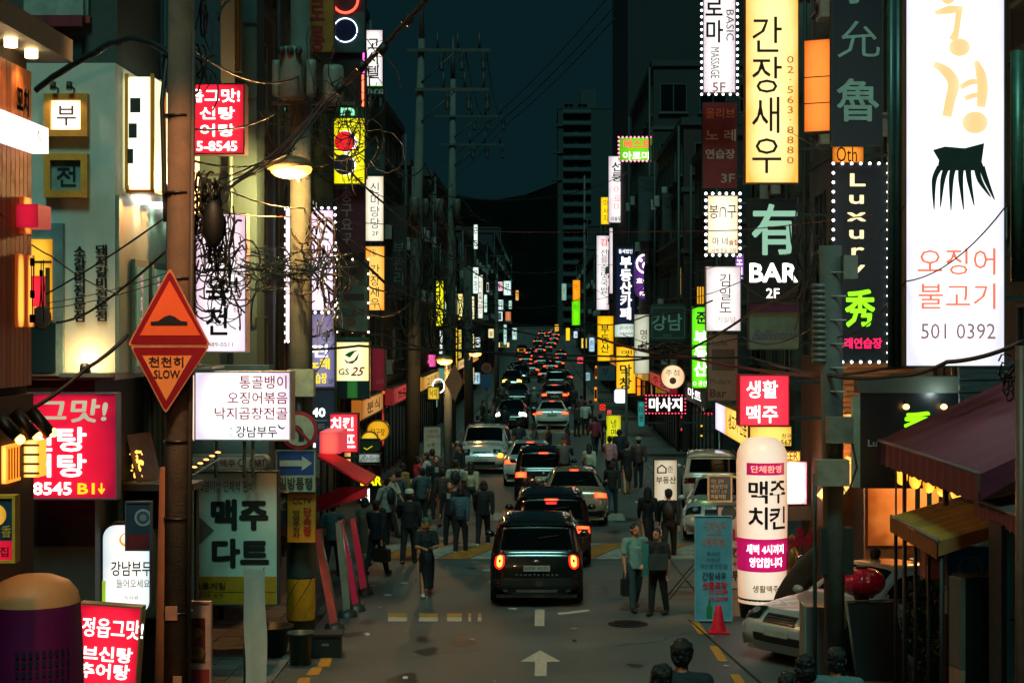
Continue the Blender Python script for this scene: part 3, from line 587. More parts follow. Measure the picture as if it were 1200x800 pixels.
gs = sign('convenience_store_sign', 'cream store sign with green leaf swirl and orange 25 over green stripes', (393, 400, 433, 467), 43, glow('#fff6c0', 1.0, '#f0d880'), [('GS', 397, 432, 409, 439, mat('#3a4438'), B), ('25', 411, 430, 424, 440, mat('#d8501c'), dict(bold=.02, shear=.3))],
    bands=[(393, 446, 407, 467, mat('#0f3a30')), (407, 446, 419, 467, glow('#3a8a3a', .3, '#2a6a2a', False)), (419, 446, 433, 467, mat('#0f3a30')), (393, 395, 433, 399, mat('#1c5a34'))], depth=.3, arm=-1)
for pts_, m_ in (([(403, 420), (408, 424), (415, 422), (421, 413), (419, 421), (413, 426), (406, 425)], mat('#1c6a34')), ([(404, 416), (410, 419), (416, 412), (421, 410), (413, 411), (408, 413)], mat('#3a9a3a'))):
    MB().prism([((a - 413) / (F / 43), (467 - b) / (F / 43)) for a, b in pts_], -.02, -.0125).build('leaf_swirl', m_, gs)
sign('chicken_pub_sign', 'small red sign with white syllables beside the striped pole', (386, 484, 420, 530), 37, glow('#f4404c', .95, '#d02838', noise=.1), [('치킨', 388, 489, 414, 504, tw, dict(bold=.03)), ('호프', 388, 508, 416, 524, tw, dict(bold=.03))], depth=.3, frame='#8a1420', arm=-1)
sign('goshitel_sign', 'white vertical lodging sign with black syllables near the skyline', (427, 35, 449, 102), 53, WHT, [(V('고시텔'), 431, 46, 444, 92, INK, B)], bands=[(428, 100.5, 448, 102, glow('#60e020', 1, '#60e020', False))], depth=.3, arm=-1)
sign('phone_strip_sign', 'thin dark strip with pale phone digits under the lodging sign', (427, 103, 450, 111), 53, DARKF, [('578-8262', 428, 104.5, 449, 110, mat('#b8c8c0'), B)], depth=.25, arm=-1)
sign('unlit_shrimp_sign', 'unlit dark teal sign with black shrimp lettering, twin of the yellow one below', (428, 125, 451, 205), 54, mat('#1c3a38', .6, 0, .2, 2), [(V('간장새우'), 433, 146, 446, 198, mat('#0a1816'))], depth=.3, arm=-1)
sign('hair_salon_sign', 'cream white lit vertical sign above the small yellow shrimp sign', (428, 206, 450, 283), 54, glow('#fff2dc', .95, '#c8b098'), [(V('신미당당'), 434, 214, 445, 268, mat('#3a3430')), ('2F', 436, 271, 444, 276, INK)], depth=.3, arm=-1)
sign('small_shrimp_sign', 'small amber lit vertical sign with dark shrimp lettering on the left side', (428, 288, 451, 364), 54, glow('#ffc460', 1., '#f08a20'), [(V('간장새우'), 434, 310, 445, 361, mat('#3a1808')), ('맛집', 431, 292, 440, 300, mat('#a86a20'))], depth=.3, arm=-1, bulbs=None)
sign('management_sign', 'unlit black vertical sign with faint grey syllables past the amber sign', (453, 240, 476, 346), 64, mat('#0c1718', .6), [(V('부관리'), 461, 284, 474, 334, mat('#48605c'))], depth=.3, arm=-1)
far = [ # tiny lit signs down the left side
 ((505, 329, 520, 382), 92, '#f8f020', '#c8c000', V('두루'), '#c82a10', 'yellow lit vertical sign with red figures past the second transformer pole'),
 ((513, 387, 519, 415), 98, '#e8ece0', '#90a098', V('OGE'), '#101412', 'stack of white round letters beneath the yellow sign'),
 ((495, 415, 511, 430), 88, '#ff60b0', '#a02060', '왕시', '#fff0ff', 'small pink lit sign left of the second street lamp'),
 ((529, 334, 535, 372), 112, '#a8d8c8', '#507868', V('미소'), '#103028', 'slim pale green sign beyond the yellow one'),
 ((536, 344, 543, 375), 118, '#ffec98', '#c8a850', V('국수'), '#604000', 'slim cream yellow sign in the left distance'),
 ((549, 347, 556, 377), 132, '#fff0c0', '#c8b080', V('포차'), '#504020', 'slim cream sign beside the tall white strip'),
 ((530, 384, 536, 432), 108, '#ffd028', '#c89010', V('노래방'), '#503000', 'slim amber yellow sign below the pale green one'),
 ((537, 386, 541, 426), 122, '#ffe060', '#a89030', V('족발'), '#503000', 'thread thin yellow sign next to the amber one'),
 ((555, 263, 560, 292), 130, '#f4fff4', '#a0b0a8', V('ㄹㅁ'), '#203028', 'thin white strip sign highest in the left distance'),
 ((554, 313, 561, 344), 131, '#f4fff4', '#a0b0a8', V('교정'), '#203028', 'thin white strip sign beneath the highest one'),
 ((560, 322, 566, 373), 142, '#fff4e0', '#a0a098', V('이찌방'), '#a03020', 'white strip sign with a red foot in the left distance'),
 ((570, 331, 573, 342), 170, '#fff4f0', '#a0a098', 'l', '#a03020', 'speck of white sign left of the far twin signs'),
 ((582, 330, 589, 341), 180, '#ffb0f0', '#f8d020', '회', '#603060', 'tiny pink and yellow sign in the far left row'),
 ((590, 329, 599, 346), 182, '#e8f8f0', '#90b0a8', '부', '#204038', 'tiny mint white sign in the far left row'),
 ((582, 351, 590, 363), 186, '#d8e8e0', '#809890', '리', '#203030', 'tiny grey sign with a dark letter in the far left row'),
 ((582, 365, 589, 376), 188, '#ffffff', '#d0d8e0', '-', '#b0b8c0', 'blank white square sign in the far left row'),
 ((592, 365, 599, 376), 190, '#e07840', '#803820', '김', '#f8e0d0', 'tiny orange sign in the far left row'),
 ((549, 391, 556, 410), 128, '#fff0a0', '#d0b050', '집', '#604010', 'small cream sign above the third street lamp'),
 ((557, 395, 563, 407), 134, '#e8f0f0', '#8898a0', '日', '#202830', 'small white sign with dark bars above the third street lamp'),
 ((590, 380, 594, 404), 200, '#b8e0d8', '#607f78', V('약'), '#103028', 'thin mint strip sign low in the far left row'),
 ((596, 352, 600, 362), 210, '#c0e8d8', '#608078', '실', '#103028', 'faint mint sign at the end of the far left row'),
 ((583, 401, 597, 407), 205, '#fff8d8', '#f09030', '-', '#d09030', 'low white and orange shop fascia in the far left row'),
]
for bx_, Y, ca, cb, t, tc_, lb in far:
    a, b, c, d = bx_; sign('distant_sign', lb, bx_, Y, glow(ca, 1., cb), [(t, a + (c - a) * .22, b + (d - b) * .12, c - (c - a) * .22, d - (d - b) * .12, mat(tc_), B)], depth=.35, arm=-1, armx=1.2, both=False)
# ---------------------------------------------------------------- near left: timber bar, cream restaurant, shopfront
def lamp(loc, power, colr, size=.1, parent=None, name='lamp_light', spot=None, rot=(0, 0, 0)):
    l_ = bpy.data.lights.new(name, 'SPOT' if spot else 'POINT'); l_.energy = power; l_.color = colr; l_.shadow_soft_size = size
    if spot: l_.spot_size = R(spot); l_.spot_blend = .6
    o = obj(name, l_, parent, loc); o.rotation_euler = rot; return o
WARM = (1, .52, .2)
# timber bar
tb = empty('timber_bar_building', (-7, 14.5, 0), 0, 'orange lit timber clad bar with a grey canopy at the left edge', 'building')
MB().box(-4, 1.93, -3, 1.45, 0, 8.6).build('wall', mat('#2a211c', .8), tb)
plm = [MB().box(0, .045, -.055, .055, 4.98, 8.05).mesh('plank', mat(c, .55, 0, .35, 3, .3, stretch=(6, 6, .4))) for c in ('#a85a26', '#96491c', '#b5662e')]
for i in range(24): obj('plank', random.choice(plm), tb, (1.94, -1.5 + i * .125, 0))
pf = [MB().box(-.055, .055, -.045, 0, 4.98, 8.05).mesh('plank', mat('#7a3c1a', .55, 0, .35, 3, .3, stretch=(6, 6, .4)))]
MB().box(-4, 2.3, -3, 1.75, 8.2, 8.42).build('canopy', mat('#5f6058', .6), tb)
for i, yy in enumerate((-.75, -.2, .4, 1.0)):
    MB().cyl((2.12, yy, 8.12), (2.12, yy, 8.2), .06).build('downlight', glow('#ffd890', 12, sample=False), tb)
    lamp((2.1, yy, 8.08), 11, WARM, .04, tb, 'downlight_lamp', 120)
lb = MB(); lb.box(1.99, 2.15, -1.6, 1.44, 7.25, 7.5).build('light_box', glow('#fff6ec', 1.4, '#f0e0d8'), tb)
fnY = lambda p: (2.0, p[0], p[2])
text('꼬치', .95, 7.6, 1.3, 7.85, mat('#1c1410'), tb, bold=.06, fn=fnY)
text('정', 1.05, 7.34, 1.2, 7.44, mat('#b0a8a8'), tb, fn=lambda p: (2.154, p[0], p[2]))
MB().box(1.99, 2.2, .95, 1.35, 6.5, 6.72).build('red_panel', glow('#d01838', .8, '#901028'), tb)
for i, (s_, yy) in enumerate((('포', .95), ('차', 1.25))):
    text(s_, yy, 5.6, yy + .16, 6.2, mat('#2a1008'), tb, bold=.05, fn=lambda p: (2.12, p[0], p[2]))
    MB().box(1.99, 2.01, yy - .03, yy + .2, 5.55, 6.25).build('halo_panel', glow('#ffb040', 1.4, '#5a1404', axis='Y', k=1.3), tb)
MB().box(1.99, 2.03, 1.05, 1.3, 6.45, 6.8).build('halo_panel', glow('#ffa030', 1.2, '#5a1404', axis='Y', k=1.3), tb)
MB().box(2.0, 2.12, 1.36, 1.44, 5.75, 6.05).build('red_panel', glow('#e02040', .8, '#901028'), tb)
# lower storey of the bar
MB().box(1.935, 2.0, -3, 1.45, 0, 4.9).build('lower_wall', mat('#3a2018', .7), tb)
for k in range(3): MB().cyl((2.25, .2 + k * .5, 4.55 - k * .02), (2.05, .2 + k * .5, 4.75), .06).build('awning_lamp', mat('#15110e', .4), tb); MB().ell((2.27, .2 + k * .5, 4.53), .045).build('lamp_glass', glow('#ffb050', 8, sample=False), tb)
MB().box(2.0, 2.05, .5, .9, 4.1, 4.45).build('light_box', glow('#ffcf60', 1.3, '#ff8a20'), tb)
MB().box(2.0, 2.14, 1.15, 1.4, 4.1, 4.45).build('light_box', glow('#ffe890', 1.2, '#f0a830'), tb)
sc_ = sign('noodle_house_sign', 'blue and red cut off corner sign with yellow border at the left edge', (-20, 580, 19, 659), 13.2, mat('#123f52', .5), [('香', 3, 615, 14, 629, mat('#d8a848'), B), ('집', 1, 640, 11, 651, INK, B)],
    bands=[(-19, 633, 17, 657, glow('#e01838', .6, '#b01028'))], discs=[(-5, 603, 13, glow('#f0b040', .6, '#c08020'), 0)], depth=.1, frame='#c89a28', bar=.04, arm=-1, armx=.8)
for k in range(5): MB().box(2.051, 2.056, .54 + k * .08, .565 + k * .08, 4.13, 4.42).build('slot', mat('#a84810'), tb)
for k in range(4): MB().box(1.99, 2.15, 1.135, 1.149, 4.13 + k * .09, 4.15 + k * .09).build('slot', mat('#a84810'), tb)
# cream restaurant
Yc = 22.; s = F / Yc
cr = empty('cream_restaurant_building', (-9, Yc + 2, 0), 0, 'cream walled restaurant with black vertical lettering and wood framed signs', 'building')
L = lambda px, py, dy=0: Vector(((px - CX) / s + 9, -2 + dy, H - (py - CZ) / s))
CRW = mat('#c6c8ba', .8, 0, .12, 1.5, .15)
xr = (135 - CX) / s + 9
MB().box(-4, xr, -2, 3.4, L(0, 437).z, L(0, 74).z).build('wall', CRW, cr)
MB().box(-4.02, xr + .03, -2.04, 3.4, L(0, 445).z, L(0, 436).z).build('ledge', mat('#6f756c', .7), cr)
MB().box(-4, xr - .3, -1.9, 3.3, 0, L(0, 446).z).build('wall', mat('#22302c', .8), cr)
# upper storeys: dark window, red and mint bands
MB().box(-4, xr - .05, -1.7, 3.4, L(0, 73).z, 11.5).build('wall', mat('#34403e', .8), cr)
up = MB(); a, b = L(42, 66), L(91, 40); up.box(a.x, b.x, -1.79, -1.71, a.z, b.z).build('window', glass('#22363c'), cr)
MB().box(L(25, 0).x, L(95, 0).x, -1.95, -1.71, L(0, 30).z, L(0, 17).z).build('fascia', mat('#6a1624', .6), cr)
MB().box(L(25, 0).x, L(95, 0).x, -1.9, -1.71, L(0, 16.5).z, L(0, -30).z).build('fascia', mat('#7f948c', .6), cr)
text('HOUSE', L(30, 0).x, L(0, 27).z, L(54, 0).x, L(0, 20).z, mat('#3f4a48'), cr, y=-1.96)
p = [L(95, 18, 0), L(150, 73, 4.4), L(150, -20, 4.4), L(95, -30, 0)]
pz = lambda px, py, y: Vector(((px - CX) * y / F + 9, y - Yc - 2, H - (py - CZ) * y / F))
def wallquad(parent, name, m, c, off=.03):      # quad panel from four (px, py, Y) corners, given a thickness
    q = [pz(*k) for k in c]; n_ = (q[1] - q[0]).cross(q[3] - q[0]).normalized() * off
    return MB().add([*q, *[v + n_ for v in q]], [(0, 1, 2, 3), (7, 6, 5, 4), (0, 4, 5, 1), (1, 5, 6, 2), (2, 6, 7, 3), (3, 7, 4, 0)]).build(name, m, parent)
wallquad(cr, 'side_fascia', mat('#5f7a70', .6), [(95, 18, 22.2), (150, 62, 24.6), (150, -30, 24.6), (95, -60, 22.2)], .1)
wallquad(cr, 'side_fascia', mat('#8a3a38', .6), [(95, 27, 22.2), (150, 72, 24.6), (150, 62.5, 24.6), (95, 18.5, 22.2)], .12)
MB().box(xr - .05, xr + .6, 2.2, 3.4, L(0, 73).z, 14).build('wall', mat('#1f3338', .8), cr)
# framed signs on the front
def framed(px0, py0, px1, py1, face, t, tm):
    a, b = L(px0, py1), L(px1, py0); f = MB(); th = .09
    f.box(a.x, b.x, -2.12, -2.001, a.z, a.z + th).box(a.x, b.x, -2.12, -2.001, b.z - th, b.z).box(a.x, a.x + th, -2.12, -2.001, a.z + th, b.z - th).box(b.x - th, b.x, -2.12, -2.001, a.z + th, b.z - th)
    q = f.build('wood_frame', mat('#f09a38', .5, 0, .25, 4, .3), cr)
    MB().box(a.x + th, b.x - th, -2.06, -2.001, a.z + th, b.z - th).build('sign_panel', face, q)
    cx_ = (px0 + px1) / 2; cy_ = (py0 + py1) / 2; c0, c1 = L(cx_ - 11, cy_ + 12), L(cx_ + 11, cy_ - 11)
    text(t, c0.x, c0.z, c1.x, c1.z, tm, q, y=-2.07, bold=.01)
framed(54, 111, 105, 161, glow('#fffbe8', 1.5, '#ffd890', noise=.1), '부', mat('#5a3a38'))
framed(54, 181, 105, 232, mat('#7d948c', .6), '전', mat('#10201f'))
for dx in (68, 87):
    a = L(dx, 108); MB().cyl((a.x, -2.001, a.z + .04), (a.x, -2.22, a.z + .06), .015).cyl((a.x, -2.22, a.z + .1), (a.x, -2.24, a.z), .04).build('spot_lamp', '#30302c', cr)
    lamp((a.x, -2.3, a.z - .02), 3, (1, .9, .7), .03, cr, 'spot_light', 130)
for t, a, b, c, d in ((V('소갈비전문점'), 88, 289, 101, 377), (V('돼지갈비전문점'), 113, 287, 127, 376)):
    p0, p1 = L(a, d), L(c, b)
    for dd in (0, .035): text(t, p0.x, p0.z, p1.x, p1.z, mat('#101818', .5), cr, y=-2.02 - dd, bold=.02)
# window with amber room
a, b = L(42, 440), L(76, 262)
MB().box(a.x - .1, b.x, -2.1, -2.001, a.z, b.z).build('window_surround', mat('#6f8a8a', .6), cr)
wd_ = MB().box(a.x - .1, L(64, 0).x, -2.13, -2.101, L(0, 375).z, L(0, 281).z).build('window', glow('#ffbe38', .95, '#c87a10'), cr)
MB().box(a.x - .1, L(64, 0).x, -2.15, -2.131, L(0, 309).z, L(0, 306).z).box(L(57, 0).x, L(62, 0).x, -2.145, -2.131, L(0, 375).z, L(0, 314).z).build('glazing_bar', mat('#6a4a20'), wd_)
MB().ell((L(52, 0).x, -2.14, L(0, 372).z), (.14, .015, .16)).build('shade', mat('#2a2018'), wd_)
MB().box(a.x - .1, L(68, 0).x, -2.13, -2.101, L(0, 436).z, L(0, 378).z).build('window', glass('#1c3034'), cr)
# warm uplight
a = L(105, 433); MB().cyl((a.x, -2.001, a.z), (a.x, -2.25, a.z), .02).cyl((a.x, -2.25, a.z - .05), (a.x, -2.2, a.z + .07), .07).build('up_lamp', '#201c18', cr)
lamp((a.x, -2.22, a.z + .12), 16, (1, .62, .25), .05, cr, 'up_light')
MB().box(L(77, 0).x, L(136, 0).x, -2.3, -2.001, L(0, 441).z, L(0, 436.5).z).build('shelf_ledge', mat('#6f756c'), cr)
# side wall facing the street: mint glazed panels, white down lights, tall framed light boxes
xs = xr + 9
def sidebox(x, ya, yb, za, zb, m, name, th=.06): return MB().box(xr + x, xr + x + th, ya - Yc - 2, yb - Yc - 2, za, zb).build(name, m, cr)
zz = lambda py, Y: H - (py - CZ) * Y / F
sidebox(.0, 22.05, 25.3, zz(437, 22), zz(235, 23), mat('#7d9a86', .5, 0, .15, 2), 'side_panel', .04)
for (ya, yb) in ((22.7, 23.5), (23.7, 24.6)):
    q = sidebox(.045, ya, yb, 4.9, 6.5, mat('#4f6f62', .5), 'window', .05)
    sidebox(.096, ya + .08, yb - .08, 5.0, 6.4, glow('#7ab08e', .45, '#3f6a58'), 'pane', .01)
    text(V('돼지갈비'), ya + .25, 5.1, ya + .4, 6.3, glow('#e89aa0', .8, '#e89aa0', False), cr, fn=lambda p: (xr + .11, p[0] - Yc - 2, p[2]))
for y_ in (23.0, 23.9, 24.8):
    MB().box(xr + .02, xr + .2, y_ - .12 - Yc - 2, y_ + .12 - Yc - 2, 7.3, 7.38).build('wall_lamp', glow('#fffff4', 7, sample=False), cr)
    lamp((xr + .2, y_ - Yc - 2, 7.25), 7, (.95, 1, .85), .05, cr, 'wall_light', 140)
LBX = glow('#fffbe0', 1.3, '#d8dcb0')
for i, (ya, yb, hh) in enumerate(((22.4, 22.95, 9.0), (23.1, 23.6, 8.9), (23.75, 24.2, 8.85))):
    f_ = MB().box(xr + .05, xr + .42, ya - 24, yb - 24, 7.45 + i * .06, hh).build('light_box', LBX, cr)
    MB().box(xr + .09, xr + .39, ya - 24.062, ya - 24.052, 7.5 + i * .06, hh - .02).build('end_face', LBX, f_)
    g_ = MB()
    for yy in (ya, yb): g_.box(xr + .04, xr + .09, yy - 24.05, yy - 24.0, 7.445 + i * .06, hh + .04).box(xr + .39, xr + .44, yy - 24.05, yy - 24.0, 7.445 + i * .06, hh + .04)
    g_.box(xr + .04, xr + .44, ya - 24, yb - 24, 7.4 + i * .06, 7.445 + i * .06)
    g_.build('wood_frame', mat('#d88a20', .5, 0, .2, 4), f_)
    for k in range(3): MB().box(xr + .08 + .02 * k, xr + .16 + .05 * k, ya - 24.075, ya - 24.063, 7.8 + k * .35, 8.0 + k * .35).build('print_block', mat('#26302c'), f_)
# big red sign under the restaurant
sign('spicy_soup_sign', 'wide dark red sign with white soup lettering, 8545 and yellow B1 arrow', (20, 460, 138, 585), 21.5, glow('#ff1c40', .55, '#5a0a34', noise=.35),
    [('그맛!', 44, 468, 124, 494, glow('#c8c8b0', .5, '#c8c8b0', False), dict(bold=.03, shear=.04)), ('신탕', 30, 501, 101, 528, tw, dict(bold=.03)), ('어탕', 30, 532, 101, 558, tw, dict(bold=.03)),
     ('8545', 40, 565, 84, 579, tw, dict(bold=.03)), ('B1', 92, 566, 111, 578, glow('#ffc020', 1.1, '#ffc020', False), dict(bold=.03)), ('↓', 116, 566, 123, 578, glow('#ffc020', 1.1, '#ffc020', False), dict(bold=.05))], depth=.18, frame='#5a5460', arm=-1, armx=.3)
# lower shopfront, green frames
sf = empty('glass_shopfront', (-6.8, 23.4, 0), 0, 'dark glazed shopfront with thin green posts below the red soup sign', 'shopfront')
MB().box(-2.5, 1.75, .3, .5, 0, 3.2).build('back_wall', mat('#16211e', .9), sf)
MB().box(-2.4, 1.6, .28, .295, 1.3, 2.6).build('inner_glow', glow('#3a4a2c', .35, '#101a14'), sf)
for x in (-2.2, -1.3, -.95, -.35, .1, .75, 1.4, 1.75): MB().box(x - .035, x + .035, -.12, -.03, 0, 3.2).build('post', mat('#2e5a4c', .4, .4), sf)
for i, (a, b) in enumerate(((-2.16, -1.34), (-.91, -.39), (-.31, .06), (.14, .71), (.79, 1.36))): MB().box(a, b, -.08, -.07, .1, 3.1).build('pane', clear_glass(), sf)
MB().box(-2.6, 1.8, -.14, .5, 3.2, 3.3).build('lintel', mat('#1c2826'), sf)
MB().ell((.25, -.3, 2.78), (.11, .11, .06)).build('lamp_bowl', glow('#ff8a30', 6), sf)
MB().cyl((.25, -.3, 2.84), (.25, -.3, 3.25), .012).build('lamp_cord', '#101010', sf)
MB().cyl((-.5, -.35, 2.42), (.62, -.35, 2.1), .11, .13).build('duct_pipe', mat('#2f6a50', .4, .3, .2), sf)
# corrugated wall in the gap
cw = MB(); n = 24; pts = []
for zi, z in enumerate((3.3, 11)):
    for i in range(n + 1): pts.append((-6.35 + i * .045 * .9, 24.8 + (.04 if i % 4 in (0, 1) else 0), z))
cw.grid(pts, n + 1, 2, False); cw.build('corrugated_wall', mat('#2f4f55', .5, .3, .25, 1.5), None, 'teal corrugated metal wall in the gap behind the triangular road signs', 'wall')
MB().box(-6.9, -4.6, 27.3, 27.9, 2.2, 4.9).build('ribbed_wall', mat('#2b4c44', .7), None, 'dark green wall behind the white octopus sign box', 'wall')
# gap buildings behind: teal wall with pipes between white sign and poles
gw = empty('teal_wall_building', (-6.0, 29.4, 0), 0, 'teal panel wall with drain pipes behind the striped concrete pole', 'building')
MB().box(-1.6, .9, -.4, .4, 3.4, 14).build('wall', mat('#31504d', .75, 0, .25, .8), gw)
for x in (-.62, -.3, .45): MB().cyl((x, -.5, 3.2), (x, -.5, 14), .05, n=8).build('drain_pipe', mat('#587a70', .4, .4), gw)
for i in range(7): MB().box(-1.6, .9, -.43, -.401, 4.2 + i * 1.35, 4.23 + i * 1.35).build('panel_joint', '#16211f', gw)
# ---------------------------------------------------------------- white octopus box, dart board, rods
ob = sign('octopus_dish_sign', 'bright white lightbox with red squid dish names and a black bird mark', (228, 435, 341, 516), 26, WHT2,
    [('통골뱅이', 281, 440, 336, 455, glow('#b02838', .3, '#b02838', False), dict(bold=.008)), ('오징어볶음', 267, 459, 337, 473, glow('#b02838', .3, '#b02838', False), dict(bold=.008)), ('낙지곱창전골', 252, 477, 337, 491, glow('#b02838', .3, '#b02838', False), dict(bold=.008)), ('강남부두', 277, 499, 325, 512, mat('#241c24'), B), (V('별난집'), 269, 500, 273, 511, mat('#304a80'))], depth=.45, frame='#d8d0c8')
MB().prism([((325 - 284.5) / 73, (516 - 496) / 73), ((330 - 284.5) / 73, (516 - 501) / 73), ((335 - 284.5) / 73, (516 - 500) / 73), ((331 - 284.5) / 73, (516 - 503) / 73), ((327 - 284.5) / 73, (516 - 501) / 73)], -.02, -.0125).build('bird_mark', INK, ob)
MB().box(-1.0, -.79, .0, .9, 0, 1.02).build('side_glow_panel', glow('#fff0e8', 1.0, '#e0c0a8', axis='Y'), ob)
MB().obox((-1.0, .3, 1.12), (.55, 0, .05), (0, .5, 0), (0, 0, .02)).build('lamp_canopy', mat('#b0b8a8', .5), ob)
for x in (-.48, -.02, .12): MB().cyl((x, .25, -.62), (x, .25, 0), .03, n=8).build('support_rod', mat('#8aa890', .4, .5), ob)
db = sign('dart_pub_board', 'large mint green board with black beer darts lettering over a yellow strip', (216, 552, 326, 709), 26.6, mat('#c4dcc8', .55, 0, .12, 2),
    [('70명이상 단체석 완비', 232, 563, 297, 576, mat('#1f332c')), ('맥주', 249, 586, 313, 619, mat('#0f1f1b'), dict(bold=.05)), ('다트', 250, 632, 314, 663, mat('#0f1f1b'), dict(bold=.05)), ('다트게임', 228, 682, 264, 690, mat('#3a2c08'), B), ('SINCE 음주', 229, 695, 262, 699, mat('#3a2c08'))],
    bands=[(217, 675, 324, 707, mat('#b5881c', .5)), (217, 693, 324, 693.8, mat('#5a4408'))], depth=.25, frame='#2a3a34')
s2 = F / 26.6
for q, m_ in (([(217, 590), (251, 621), (217, 654)], mat('#6a6a5e')), ([(217, 640), (235, 665), (217, 674)], mat('#6a6a5e'))):
    MB().prism([((a - 271) / s2, (709 - b) / s2) for a, b in q], -.019, -.0125).build('diamond_print', m_, db)
sign('rounded_dart_sign', 'long pale rounded sign with brown beer lettering and a dart ring', (206, 533, 314, 552), 26.9, mat('#8aa48c', .5, 0, .1, 2),
    [('세계맥주', 238, 538, 276, 547, mat('#5a3020'), B), ('DART', 293, 538, 311, 546, mat('#5a1820'), BB)], rr=9, depth=.3, frame='#5f7568', discs=[(284, 542, 5, mat('#1f332c'), 0), (284, 542, 3.4, mat('#8aa48c'), 1)])
rl = empty('lamp_rail', W(226, 548, 25), 0, 'row of small orange glowing lamps on a slanted rail beside the wooden pole', 'lamp')
MB().cyl((-.3, -.4, -.3), (.32, .5, .1), .015).build('rail', '#7f9488', rl)
for i in range(8):
    t = i / 7; c = Vector((-.26 + .5 * t, -.3 + .7 * t, -.16 + .34 * t))
    MB().cyl(c - Vector((.05, 0, .04)), c + Vector((.06, 0, .02)), .022).build('spot_lamp', '#1a1a18', rl); MB().ell(c + Vector((.07, -.01, .03)), (.045, .02, .015)).build('lamp_glass', glow('#ff9a50', 4, sample=False), rl)
ps = empty('poster_lamp', W(170, 565, 24), 0, 'slanted yellow glowing food poster behind the wooden pole', 'poster')
MB().obox((0, 0, .3), (.1, .3, .0), (-.12, .1, .42), (.01, 0, 0)).build('lit_panel', mat('#5a4526', .5, 0, .5, 5), ps)
for i in range(26): MB().ell((random.uniform(-.16, .02) , -.22 + .02 * i / 26, .05 + random.uniform(-.1, .42)), (random.uniform(.01, .035), .01, random.uniform(.01, .05)), 6, 4).build('lit_spot', glow('#ffc050', 2.2, '#ff8a20', sample=False), ps)
# ---------------------------------------------------------------- things in the left foreground
sign('round_top_sign', 'white lit standing sign with rounded top, green foot and black lettering', (118, 612, 178, 722), 22.4, glow('#f4f8f0', .95, '#b8d0d8'),
    [('강남부두', 131, 657, 178, 674, mat('#182430'), B), ('들어오세요', 137, 678, 176, 688, mat('#182430')), ('식사류', 146, 697, 163, 702, mat('#4a6a78'))], rr=18, depth=.2, discs=[(148, 632, 8, glow('#f0b040', .8, '#e0a030', False), 0), (148, 631, 5.5, glow('#f4f8f0', .9, '#f4f8f0', False), 1)], bands=[(120, 680, 124, 712, glow('#a0d030', .6, '#a0d030', False))])
rb = sign('red_menu_sign', 'red lit standing sign with white soup names leaning near the bottom', (86, 708, 160, 812), 20, glow('#ff2440', .8, '#c01030', noise=.15),
    [('정읍그맛!', 92, 724, 163, 746, tw, dict(bold=.02)), ('브신탕', 94, 757, 152, 774, tw, dict(bold=.03)), ('추어탕', 91, 777, 150, 794, tw, dict(bold=.03))], depth=.18, frame='#8a7a5a')
rb.rotation_euler = (0, R(4), 0)
for o in (-.34, .34): MB().box(o - .03, o + .03, .02, .14, -1.02, -.001).build('leg', '#4a4438', rb)
fp = sign('food_photo_stand', 'pale framed standing board with a dish photo at the bottom edge', (190, 704, 248, 812), 20, mat('#c8a898', .6), (), depth=.06, frame='#b89888')
MB().box(-.23, .23, -.02, -.0125, .38, .93).build('dish_photo', mat('#5a2c2a', .5, 0, .9, 9), fp)
for a, b, c in ((.1, .75, .1), (-.1, .62, .13), (.12, .5, .12)): MB().ell((a, -.022, b), (c, .006, c * .7)).build('food_print', mat(random.choice(('#7a5a2a', '#6a2a2a', '#8a7060')), .5, 0, .6, 14), fp)
MB().ell((-.12, -.03, .42), (.14, .008, .12)).build('label_patch', mat('#b8a8a0'), fp); text('비바', -.22, .4, -.04, .46, INK, fp, y=-.042, bold=.04)
MB().box(-.3, .3, -.02, -.0125, .02, .3).build('red_strip', mat('#a03a38'), fp)
sign('parking_board', 'small blue and red hanging board with a round emblem beside the wooden pole', (147, 587, 178, 645), 21, mat('#123246', .5), [], bands=[(148, 626, 177, 643, mat('#4a1020'))], discs=[(168, 606, 10, mat('#6a8a98'), 0), (168, 606, 7.5, mat('#1d4055'), 1), (168, 606, 4, mat('#4f7080'), 2)], depth=.06, frame='#2a4452')
dm = empty('inflatable_dome', (*W(40, 700, 15).xy, .8), 0, 'purple inflatable dome with an orange top and white music notes', 'inflatable')
MB().lathe([(.62, 0), (.66, .8), (.65, 1.6), (.61, 2.1)], n=28).build('body', mat('#7a0c48', .5, 0, .2, 2), dm)
MB().lathe([(.612, 2.101), (.58, 2.19), (.47, 2.28), (.26, 2.335), (0, 2.35)], n=28).build('top', mat('#e88a50', .6, 0, .1, 2), dm)
mh_ = MB()
for i in range(9):
    for j in range(11):
        t = R(-92 + i * 7.5); z = 1.72 - j * .085; mh_.add([( .662 * math.cos(t + a) , .662 * math.sin(t + a), z + b) for a, b in ((-.035, -.03), (.035, -.03), (.035, .03), (-.035, .03))], [(0, 1, 2, 3)])
g = mh_.build('mesh_print', mat('#2a1a2e', .6), dm); g['kind'] = 'stuff'
for (t, z) in ((R(-83), 1.03), (R(-70), 1.08)):
    c = Vector((.68 * math.cos(t), .68 * math.sin(t), z)); MB().ell(c, (.075, .03, .06)).build('note_head', '#b08aa8', dm); MB().cyl(c + Vector((.06, -.01, 0)), c + Vector((.06, -.01, .3)), .014).build('note_stem', '#b08aa8', dm)
dm.scale = (.68, .68, 1.05)
